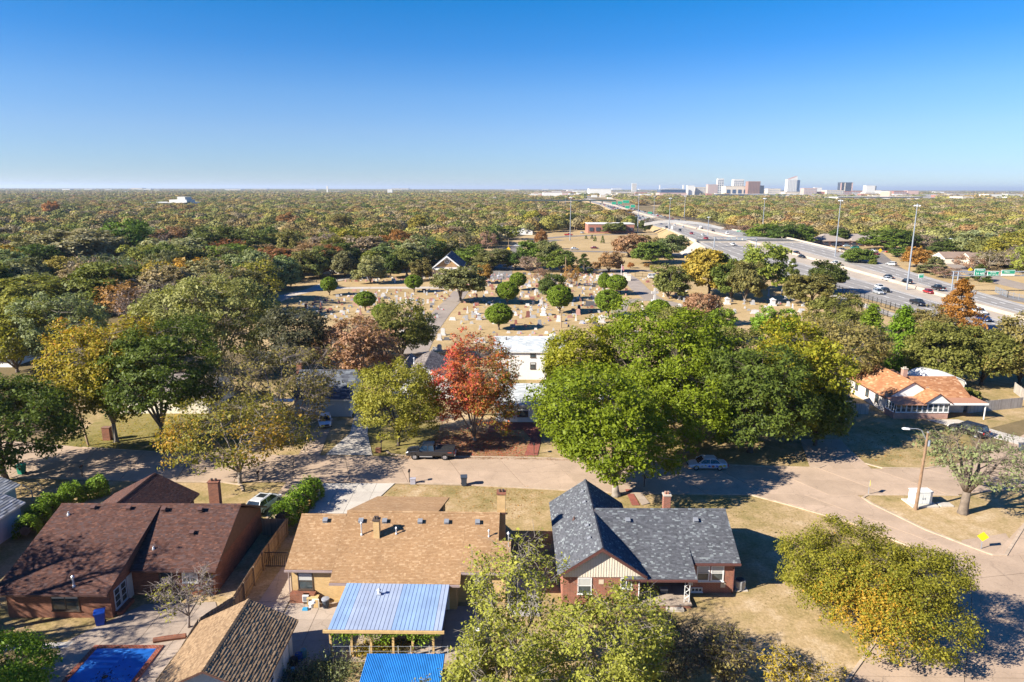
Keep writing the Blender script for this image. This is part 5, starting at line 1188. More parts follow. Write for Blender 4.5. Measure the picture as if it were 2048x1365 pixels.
# ---- leaf materials for the near trees
ML = {}
def lm(key, a, b, c, tr_=.28): a, b, c = [tuple(min(.8, v*k) for v, k in zip(q, (1.17, 1.13, 1.0))) for q in (a, b, c)]; ML[key] = leaf_mat('leaves_'+key, a, b, c, tr_); return ML[key]
lm('maple_green', (0.06, 0.095, 0.008), (0.155, 0.20, 0.012), (0.30, 0.29, 0.02))
lm('deep_green', (0.035, 0.06, 0.014), (0.095, 0.13, 0.022), (0.22, 0.21, 0.04))
lm('yellow_green', (0.10, 0.125, 0.012), (0.235, 0.235, 0.02), (0.38, 0.25, 0.03))
lm('golden', (0.16, 0.14, 0.02), (0.33, 0.25, 0.03), (0.42, 0.20, 0.045))
lm('yellow_orange', (0.15, 0.16, 0.02), (0.29, 0.235, 0.025), (0.40, 0.20, 0.04))
lm('red', (0.16, 0.17, 0.025), (0.44, 0.125, 0.055), (0.55, 0.055, 0.10), .35)
lm('pinkbrown', (0.17, 0.115, 0.07), (0.33, 0.19, 0.12), (0.40, 0.24, 0.15))
lm('willow', (0.12, 0.13, 0.045), (0.23, 0.235, 0.085), (0.30, 0.27, 0.10))
lm('willow2', (0.13, 0.15, 0.025), (0.27, 0.28, 0.05), (0.40, 0.36, 0.07))
lm('olive', (0.08, 0.09, 0.022), (0.165, 0.17, 0.042), (0.25, 0.20, 0.06))
lm('sagegreen', (0.10, 0.125, 0.06), (0.20, 0.23, 0.11), (0.30, 0.30, 0.14))
lm('juniper', (0.075, 0.12, 0.012), (0.135, 0.195, 0.018), (0.18, 0.235, 0.025), .15)
lm('hedge', (0.06, 0.11, 0.01), (0.14, 0.23, 0.02), (0.24, 0.32, 0.04), .2)
lm('rust', (0.17, 0.08, 0.02), (0.32, 0.155, 0.035), (0.40, 0.22, 0.05))
lm('brownolive', (0.11, 0.10, 0.035), (0.22, 0.185, 0.065), (0.31, 0.21, 0.09))
lm('locust', (0.13, 0.14, 0.022), (0.245, 0.235, 0.035), (0.38, 0.23, 0.035))
lm('locust2', (0.10, 0.12, 0.015), (0.225, 0.21, 0.025), (0.42, 0.24, 0.03))
lm('goldgreen', (0.09, 0.10, 0.015), (0.20, 0.18, 0.025), (0.36, 0.21, 0.03))
lm('darkgrey', (0.05, 0.055, 0.035), (0.10, 0.10, 0.06), (0.17, 0.14, 0.08))
HERO = [
 # name, label, base px, base py, top py, width px, material, bark, options
 ('maple_tree', 'huge bright green tree whose trunk rises behind the grey shingled gable', 1232, 992, 752, 222, 'maple_green', M_palebark, dict(cb=.13, nclump=330, nleaf=95, leaf=.25, cr=1.15, tr=.42, lean=(-3.3, .5), nlimb=8)),
 ('maple_tree', 'yellow tinged green tree just right of the white two-storey house', 1152, 842, 655, 138, 'yellow_green', M_bark, dict(cb=.12, nclump=220, nleaf=80, leaf=.27, cr=1.1, tr=.3)),
 ('maple_tree', 'tallest broad green tree in the middle of the picture', 1322, 850, 622, 250, 'maple_green', M_bark, dict(cb=.14, nclump=330, nleaf=95, leaf=.28, cr=1.3, tr=.4, nlimb=8)),
 ('maple_tree', 'bright green tree overhanging the painted white car', 1372, 905, 748, 205, 'maple_green', M_bark, dict(cb=.16, nclump=230, nleaf=90, leaf=.25, cr=1.1, tr=.33)),
 ('oak_tree', 'dark green tree standing between the painted car and the shaded driveway', 1500, 905, 690, 190, 'deep_green', M_darkbark, dict(cb=.12, nclump=260, nleaf=85, leaf=.27, cr=1.2, tr=.35)),
 ('maple_tree', 'green and yellow topped tree left of the shaded driveway', 1580, 882, 655, 178, 'yellow_green', M_darkbark, dict(cb=.15, nclump=280, nleaf=85, leaf=.27, cr=1.2, tr=.35, gradient=(0, 0, .5, .42))),
 ('oak_tree', 'dense green tree leaning over the shaded driveway', 1630, 892, 772, 100, 'deep_green', M_darkbark, dict(cb=.2, nclump=130, nleaf=80, leaf=.26, cr=1.0, tr=.25)),
 ('oak_tree', 'green tree filling the gap left of the tan brown oak', 1450, 800, 660, 150, 'olive', M_darkbark, dict(cb=.1, nclump=180, nleaf=70, leaf=.32, cr=1.2, tr=.3)),
 ('oak_tree', 'tan brown oak with bare grey twigs left of the orange roof', 1678, 775, 640, 150, 'brownolive', M_palebark, dict(cb=.12, nclump=190, nleaf=50, leaf=.33, cr=1.2, tr=.3, twigs=2)),
 ('red_maple', 'red and orange maple standing on the leaf strewn lawn', 950, 882, 690, 142, 'red', M_palebark, dict(cb=.06, nclump=360, nleaf=50, leaf=.22, cr=.85, tr=.2, twigs=2, gradient=(-.6, -.1, .15, .52), nlimb=9, lobes=.35)),
 ('locust_tree', 'round yellow green tree in front of the taupe gables', 797, 892, 738, 168, 'locust', M_darkbark, dict(cb=.24, nclump=220, nleaf=85, leaf=.21, cr=1.0, tr=.2)),
 ('locust_tree', 'spreading golden green tree on the near lawn beside the street', 480, 967, 802, 262, 'goldgreen', M_palebark, dict(cb=.2, nclump=210, nleaf=40, leaf=.21, cr=1.1, tr=.22, shape='spread', turned=.25, flat=.45, twigs=1)),
 ('sycamore_tree', 'dark green sycamore next to the orange topped one', 326, 888, 643, 200, 'deep_green', M_palebark, dict(cb=.2, nclump=260, nleaf=85, leaf=.28, cr=1.2, tr=.33)),
 ('sycamore_tree', 'yellow sycamore turning orange at the top by the wooden pole', 233, 884, 648, 190, 'yellow_orange', M_palebark, dict(cb=.22, nclump=240, nleaf=75, leaf=.28, cr=1.2, tr=.3, gradient=(-.2, 0, .7, .4))),
 ('oak_tree', 'dark green tree at the left edge above the green bin', 12, 962, 755, 265, 'deep_green', M_bark, dict(cb=.22, nclump=300, nleaf=85, leaf=.26, cr=1.2, tr=.35, nlimb=8)),
 ('elm_tree', 'half bare grey brown elm in front of the blue garage house', 560, 872, 700, 230, 'brownolive', M_twig, dict(cb=.14, nclump=230, nleaf=26, leaf=.27, cr=1.1, tr=.3, twigs=5, nlimb=9)),
 ('willow_tree', 'very large pale green willow like tree behind the sycamores', 435, 740, 545, 235, 'willow', M_palebark, dict(cb=.1, nclump=330, nleaf=75, leaf=.38, cr=1.5, tr=.4, nlimb=8)),
 ('birch_tree', 'pale green tree with white branches at far left', 128, 745, 595, 150, 'sagegreen', M_palebark, dict(cb=.1, nclump=200, nleaf=60, leaf=.36, cr=1.2, tr=.3, twigs=1)),
 ('elm_tree', 'yellow green bushy tree at the left edge below the pale one', 35, 745, 610, 150, 'locust', M_bark, dict(cb=.08, nclump=190, nleaf=65, leaf=.38, cr=1.3, tr=.3)),
 ('elm_tree', 'dark grey green tree beside the left cemetery rows', 598, 765, 622, 125, 'darkgrey', M_darkbark, dict(cb=.08, nclump=180, nleaf=60, leaf=.34, cr=1.2, tr=.3, twigs=1)),
 ('sycamore_tree', 'pinkish brown sycamore above the blue garage house', 708, 762, 640, 150, 'pinkbrown', M_palebark, dict(cb=.12, nclump=200, nleaf=44, leaf=.36, cr=1.2, tr=.3, twigs=1)),
 ('elm_tree', 'olive elm beside the cemetery lane above the taupe gables', 805, 722, 608, 110, 'olive', M_bark, dict(cb=.1, nclump=170, nleaf=65, leaf=.33, cr=1.1, tr=.25, twigs=1)),
 ('locust_tree', 'big yellow green locust in the lower right beside the wide road', 1738, 1275, 1082, 282, 'locust2', M_darkbark, dict(cb=.1, nclump=430, nleaf=165, leaf=.115, cr=.8, tr=.22, turned=.1, nlimb=9, lobes=.55)),
 ('cedar_tree', 'bright green cedar beyond the orange roofed bungalow', 1795, 745, 622, 82, 'hedge', M_bark, dict(cb=.06, nclump=150, nleaf=70, leaf=.3, cr=1.0, tr=.25, shape='cone')),
 ('cedar_tree', 'smaller green cedar left of the bright one beyond the bungalow', 1735, 715, 618, 70, 'juniper', M_bark, dict(cb=.06, nclump=120, nleaf=60, leaf=.32, cr=1.0, tr=.25, shape='cone')),
 ('hedge_tree', 'left dense olive brown tree of the row behind the dry yard', 1880, 768, 655, 120, 'olive', M_darkbark, dict(cb=.1, nclump=200, nleaf=70, leaf=.33, cr=1.1, tr=.3)),
 ('hedge_tree', 'middle olive brown tree of the row behind the dry yard', 1962, 770, 660, 110, 'olive', M_darkbark, dict(cb=.1, nclump=180, nleaf=70, leaf=.33, cr=1.1, tr=.3, turned=.2)),
 ('hedge_tree', 'right hand olive tree of the row at the picture edge', 2040, 768, 640, 110, 'brownolive', M_darkbark, dict(cb=.08, nclump=180, nleaf=65, leaf=.33, cr=1.1, tr=.3)),
 ('elm_tree', 'brownish tree left of the bald cypress by the freeway', 1858, 700, 622, 70, 'brownolive', M_bark, dict(cb=.1, nclump=110, nleaf=45, leaf=.33, cr=1.0, tr=.2, twigs=1)),
 ('bald_cypress', 'orange brown cone shaped cypress standing before the freeway', 1912, 668, 567, 84, 'rust', M_bark, dict(cb=.06, nclump=190, nleaf=60, leaf=.33, cr=.95, tr=.3, shape='cone', lobes=.6)),
 ('elm_tree', 'dark olive tree left of the service path by the iron fence', 1662, 668, 590, 90, 'olive', M_bark, dict(cb=.06, nclump=130, nleaf=60, leaf=.36, cr=1.1, tr=.25, turned=.12)),
 ('elm_tree', 'green tree between the cemetery and the bungalow left of the statue', 1705, 700, 625, 90, 'olive', M_bark, dict(cb=.06, nclump=130, nleaf=60, leaf=.34, cr=1.1, tr=.25)),
 ('mulberry_tree', 'small bright green tree in front of the tall white cross', 1437, 688, 622, 58, 'juniper', M_bark, dict(cb=.08, nclump=90, nleaf=60, leaf=.32, cr=.9, tr=.18)),
 ('mulberry_tree', 'bright green low tree at the cemetery corner right of the cross', 1550, 690, 620, 82, 'hedge', M_bark, dict(cb=.06, nclump=110, nleaf=60, leaf=.34, cr=1.0, tr=.2)),
 ('oak_tree', 'tan leaved oak in the cemetery above the tall white cross', 1400, 652, 587, 62, 'pinkbrown', M_bark, dict(cb=.2, nclump=110, nleaf=50, leaf=.36, cr=.95, tr=.2)),
 ('elm_tree', 'grey olive shrubby tree beside the tan leaved cemetery oak', 1352, 668, 612, 62, 'olive', M_bark, dict(cb=.06, nclump=90, nleaf=50, leaf=.34, cr=.95, tr=.18)),
]
for i, (nm, lab, bx, by, ty, w, mk, bk, kw) in enumerate(HERO):
    x, y, h, r = place(bx, by, ty, w); kw = dict(kw); 
    if 'lean' not in kw: pass
    # tops measured at the stem: far side of the crown stands higher in the picture
    kw['nclump'] = int(kw['nclump']*1.3); kw['cr'] *= 1.05; kw['cb'] *= .75
    ms = grow(100+i, h*1.06, r*1.14, min(r*1.14, max(r*.8, h*.7)), mats=(bk, ML[mk]), **kw)
    put_tree(nm, lab, ms, (x, y, 0), rz=0)

# ---- near, partly out of the frame at the bottom
def raw_tree(nm, lab, x, y, h, r, mk, bk, seed, **kw): return put_tree(nm, lab, grow(seed, h, r, r, mats=(bk, ML[mk]), **kw), (x, y, 0))
raw_tree('pecan_tree', 'sparse yellow green tree reaching up before the gap between the two brick houses', 0.3, 42.5, 10.5, 3.9, 'willow2', M_palebark, 301, cb=.2, nclump=170, nleaf=40, leaf=.15, cr=.75, tr=.16, twigs=2, nlimb=8, thin=.12, shape='vase')
raw_tree('pecan_tree', 'leafy light green tree in the bottom centre before the red brick house', 6.4, 39.6, 8.4, 4.2, 'willow2', M_palebark, 302, cb=.15, nclump=240, nleaf=70, leaf=.15, cr=.8, tr=.16, twigs=2, nlimb=8)
raw_tree('pecan_tree', 'low green tree at the very bottom left of centre', -0.6, 37.4, 6.8, 3.4, 'willow2', M_palebark, 303, cb=.15, nclump=240, nleaf=75, leaf=.14, cr=.75, tr=.14, twigs=2)
raw_tree('crape_myrtle', 'dark branched shrub with few rusty leaves in the bottom centre right', 11.6, 41.4, 4.9, 2.7, 'darkgrey', M_darkbark, 304, cb=.08, nclump=110, nleaf=26, leaf=.13, cr=.6, tr=.08, twigs=6, shape='vase', nlimb=10)
raw_tree('crape_myrtle', 'rust tinged twiggy shrub left of the yellow one at the bottom edge', 14.6, 41.0, 4.6, 2.3, 'brownolive', M_darkbark, 305, cb=.08, nclump=100, nleaf=24, leaf=.13, cr=.6, tr=.08, twigs=6, shape='vase', nlimb=10)
raw_tree('plum_shrub', 'golden yellow shrub at the bottom edge left of the big locust', 18.4, 38.6, 4.5, 2.9, 'golden', M_palebark, 306, cb=.08, nclump=170, nleaf=40, leaf=.12, cr=.6, tr=.08, twigs=4, shape='vase', nlimb=10)
raw_tree('pecan_tree', 'small leafy spray rising over the blue shed roof', -5.6, 36.6, 3.9, 1.4, 'willow', M_palebark, 307, cb=.3, nclump=40, nleaf=30, leaf=.14, cr=.5, tr=.06, twigs=3)
# split elm at right with bare upper limbs
x, y, h, r = place(1925, 1028, 868, 190)
raw_tree('broken_elm', 'storm broken elm with pale bare limbs and grey green leaves beside the utility box', x, y, 9.6, 5.4, 'sagegreen', M_bark, 310, cb=.3, nclump=120, nleaf=42, leaf=.2, cr=.95, tr=.45, twigs=5, nlimb=8, flat=.5, thin=.3, shape='spread')
# small courtyard tree
x, y, h, r = place(378, 1256, 1130, 110)
raw_tree('courtyard_tree', 'nearly bare small tree with a few yellow leaves in the brick house courtyard', x, y, 5.0, 2.3, 'locust', M_twig, 311, cb=.25, nclump=90, nleaf=14, leaf=.12, cr=.55, tr=.1, twigs=7, nlimb=6, thin=.45)
# bare trees left of the picture that dapple the brown roof
for k, (x, y, h, r) in enumerate(((-48.5, 43.5, 15.5, 6.5), (-46, 33.5, 14.5, 6.5), (-57, 47, 15, 6.5), (-36.5, 27.0, 12.0, 4.8), (-34.5, 31.5, 12.5, 4.0))):
    raw_tree('bare_tree', ['nearly bare tree west of the brown roofed house beside the blue cottage', 'nearly bare tree southwest of the swimming pool outside the frame', 'nearly bare tree beyond the blue cottage at the left', 'bare tree south of the swimming pool below the frame', 'bare tree southeast of the swimming pool below the frame'][k], x, y, h, r, 'olive', M_bark, 320+k, cb=.2, nclump=230, nleaf=13, leaf=.22, cr=1.0, tr=.62, twigs=5, nlimb=12, thin=.3)
# rounded evergreen at the bottom left
raw_tree('evergreen_bush', 'large dark green rounded bush at the bottom left corner', -34.6, 38.6, 4.7, 4.6, 'hedge', M_darkbark, 330, cb=.02, nclump=260, nleaf=95, leaf=.14, cr=.8, tr=.12, shape='ball')
# ---- hedges
def hedge(label, pts, w, h, seed, mk='hedge', dens=1.0):
    rs = np.random.RandomState(seed); C = []; Nn_ = []; o0 = pts[0]
    for i in range(len(pts)-1):
        a, b = np.array(pts[i]), np.array(pts[i+1]); L_ = np.linalg.norm(b-a); n = int(L_*900*dens); d = (b-a)/L_; nn = np.array([-d[1], d[0]])
        s = rs.uniform(0, L_, n); lump = .88+.16*np.sin(s*2.6+i)+.08*np.sin(s*5.3); th = rs.uniform(-.15, math.pi+.15, n); rr_ = rs.uniform(.72, 1.04, n)*lump
        off = np.cos(th)*w*rr_; z = np.abs(np.sin(th))**.6*h*rr_*np.sign(np.sin(th)+.2); P2 = a+d*s[:, None]+nn*off[:, None]
        C.append(np.stack([P2[:, 0]-o0[0], P2[:, 1]-o0[1], np.clip(z, .05, None)], 1)); Nn_.append(np.stack([nn[0]*np.cos(th), nn[1]*np.cos(th), np.sin(th)+.3], 1)+rs.normal(size=(n, 3))*.5)
    C = np.concatenate(C); Nn_ = np.concatenate(Nn_); t = thing('hedge', label, 'hedge', (o0[0], o0[1], 0))
    link('foliage', leaves_mesh('foliage', C, Nn_, .19, rs.uniform(0, 1, len(C))*.75+.15, ML[mk], rs), t)
    mb = MB()
    mb.tube([(a[0]-o0[0], a[1]-o0[1], h*.42) for a in pts], min(w, h)*.42, 6)
    mb.build('stems', M_darkbark, t)
hedge('long bright green hedge between the blue cottage and the brown roofed house', [G(50, 1066, .8), G(95, 1018, .8), G(150, 990, .8), G(215, 972, .8)], 1.15, 2.3, 11)
hedge('bright green hedge beside the pale driveway left of the golden brick house', [G(560, 1042, .8), G(600, 1005, .8), G(632, 975, .8)], 1.35, 2.5, 12)
# cemetery ball-clipped junipers: one build, copied
bt = put_tree('clipped_juniper', '', grow(400, 6.2, 3.0, 3.0, mats=(M_bark, ML['juniper']), cb=.13, nclump=260, nleaf=75, leaf=.24, cr=.6, tr=.22, shape='ball', nlimb=6, lobes=.2), (0, 0, 0), group='ball clipped junipers in the cemetery')
BALLS = [(998, 660, 610, 49, 'ball clipped juniper nearest the white two-storey house'), (1119, 627, 573, 51, 'large clipped juniper left of the mid cemetery pole, rooted by the black headstones'), (1216, 634, 585, 52, 'clipped juniper with ragged foot left of the lane loop'), (1015, 609, 566, 43, 'front clipped juniper of the overlapping pair by the spreading elm'),
 (1036, 581, 548, 33, 'rear clipped juniper of the overlapping pair by the spreading elm'), (731, 622, 585, 41, 'larger clipped juniper among the left headstones'), (659, 591, 557, 33, 'clipped juniper beside the curve of the pale lane'), (828, 585, 553, 34, 'clipped juniper in front of the chapel wall'), (768, 652, 611, 42, 'clipped juniper half hidden by the olive elm'),
 (1233, 590, 552, 38, 'right clipped juniper of the pair by the gate pillars'), (1208, 586, 550, 25, 'small left clipped juniper of the pair by the gate pillars'), (1316, 655, 604, 48, 'low domed juniper behind the tallest green tree')]
for i, (bx, by, ty, w, lab) in enumerate(BALLS):
    x, y, h, r = place(bx, by, ty, w); o = bt if i == 0 else dup(bt, (x, y, 0), i*1.3)
    o.location = (x, y, 0); o.rotation_euler.z = i*1.3; o.scale = (r/3.0*rnd.uniform(.98, 1.12), r/3.0*rnd.uniform(.94, 1.06), h/6.2*rnd.uniform(1.06, 1.14)); o['label'] = lab
# ================================================================ trees of the middle distance: a dozen builds, each tree its own object
M_own = leaf_mat('leaves_own', own=True, trans=.22)
def proto(seed, **kw):
    a = dict(cb=.05, nclump=110, nleaf=95, leaf=.42, cr=1.3, tr=.28, nlimb=5); a.update(kw)
    b = a.pop('bark', M_bark); return grow(seed, 10, 5, 5, mats=(b, M_own), **a)
PROTO = {'round': [proto(500+i, nclump=100+10*i, lobes=.3+.04*i) for i in range(5)], 'spread': [proto(520+i, shape='spread', cb=.14) for i in range(3)],
 'airy': [proto(530+i, nclump=70, nleaf=42, leaf=.36, twigs=2, bark=M_twig) for i in range(3)], 'bare': [proto(540+i, nclump=80, nleaf=6, leaf=.42, twigs=6, bark=M_twig) for i in range(2)],
 'cone': [proto(550+i, shape='cone', cb=.05, cr=.95, nclump=70, leaf=.38) for i in range(2)], 'tall': [proto(560+i, cb=.06, lobes=.2) for i in range(2)]}
TC = {k: tuple(min(.8, v*1.38) for v in c) for k, c in {'green': (0.10, 0.125, 0.02), 'dark green': (0.06, 0.078, 0.016), 'olive': (0.125, 0.12, 0.035), 'yellow green': (0.19, 0.185, 0.03), 'golden': (0.27, 0.20, 0.03), 'orange': (0.26, 0.13, 0.035),
 'rust brown': (0.20, 0.10, 0.035), 'tan brown': (0.23, 0.16, 0.08), 'grey brown': (0.20, 0.155, 0.115), 'pinkish': (0.22, 0.135, 0.095), 'pale green': (0.19, 0.20, 0.09), 'grey green': (0.12, 0.125, 0.052), 'red': (0.33, 0.09, 0.06)}.items()}
SHAPE_N = {'round': 'round', 'spread': 'spreading', 'airy': 'thin crowned', 'bare': 'bare', 'cone': 'pointed', 'tall': 'tall'}
_k = [0]
def mid(bx, by, ty, w, shape, col, label, group=None, z0=0, name=None):
    x, y, h, r = place(bx, by, ty, w, z0); _k[0] += 1; ms = PROTO[shape][_k[0] % len(PROTO[shape])]
    c = TC[col]; j = [rnd.uniform(.88, 1.14) for _ in range(3)]
    nm = name or {'cone': 'conifer', 'bare': 'bare_tree'}.get(shape, 'broadleaf_tree')
    return put_tree(nm, label, ms, (x, y, z0), rnd.uniform(0, 6.28), (r/5*1.13, r/5*1.13, max(h, 1)/10*1.04), tuple(c[i]*j[i] for i in range(3)), group)
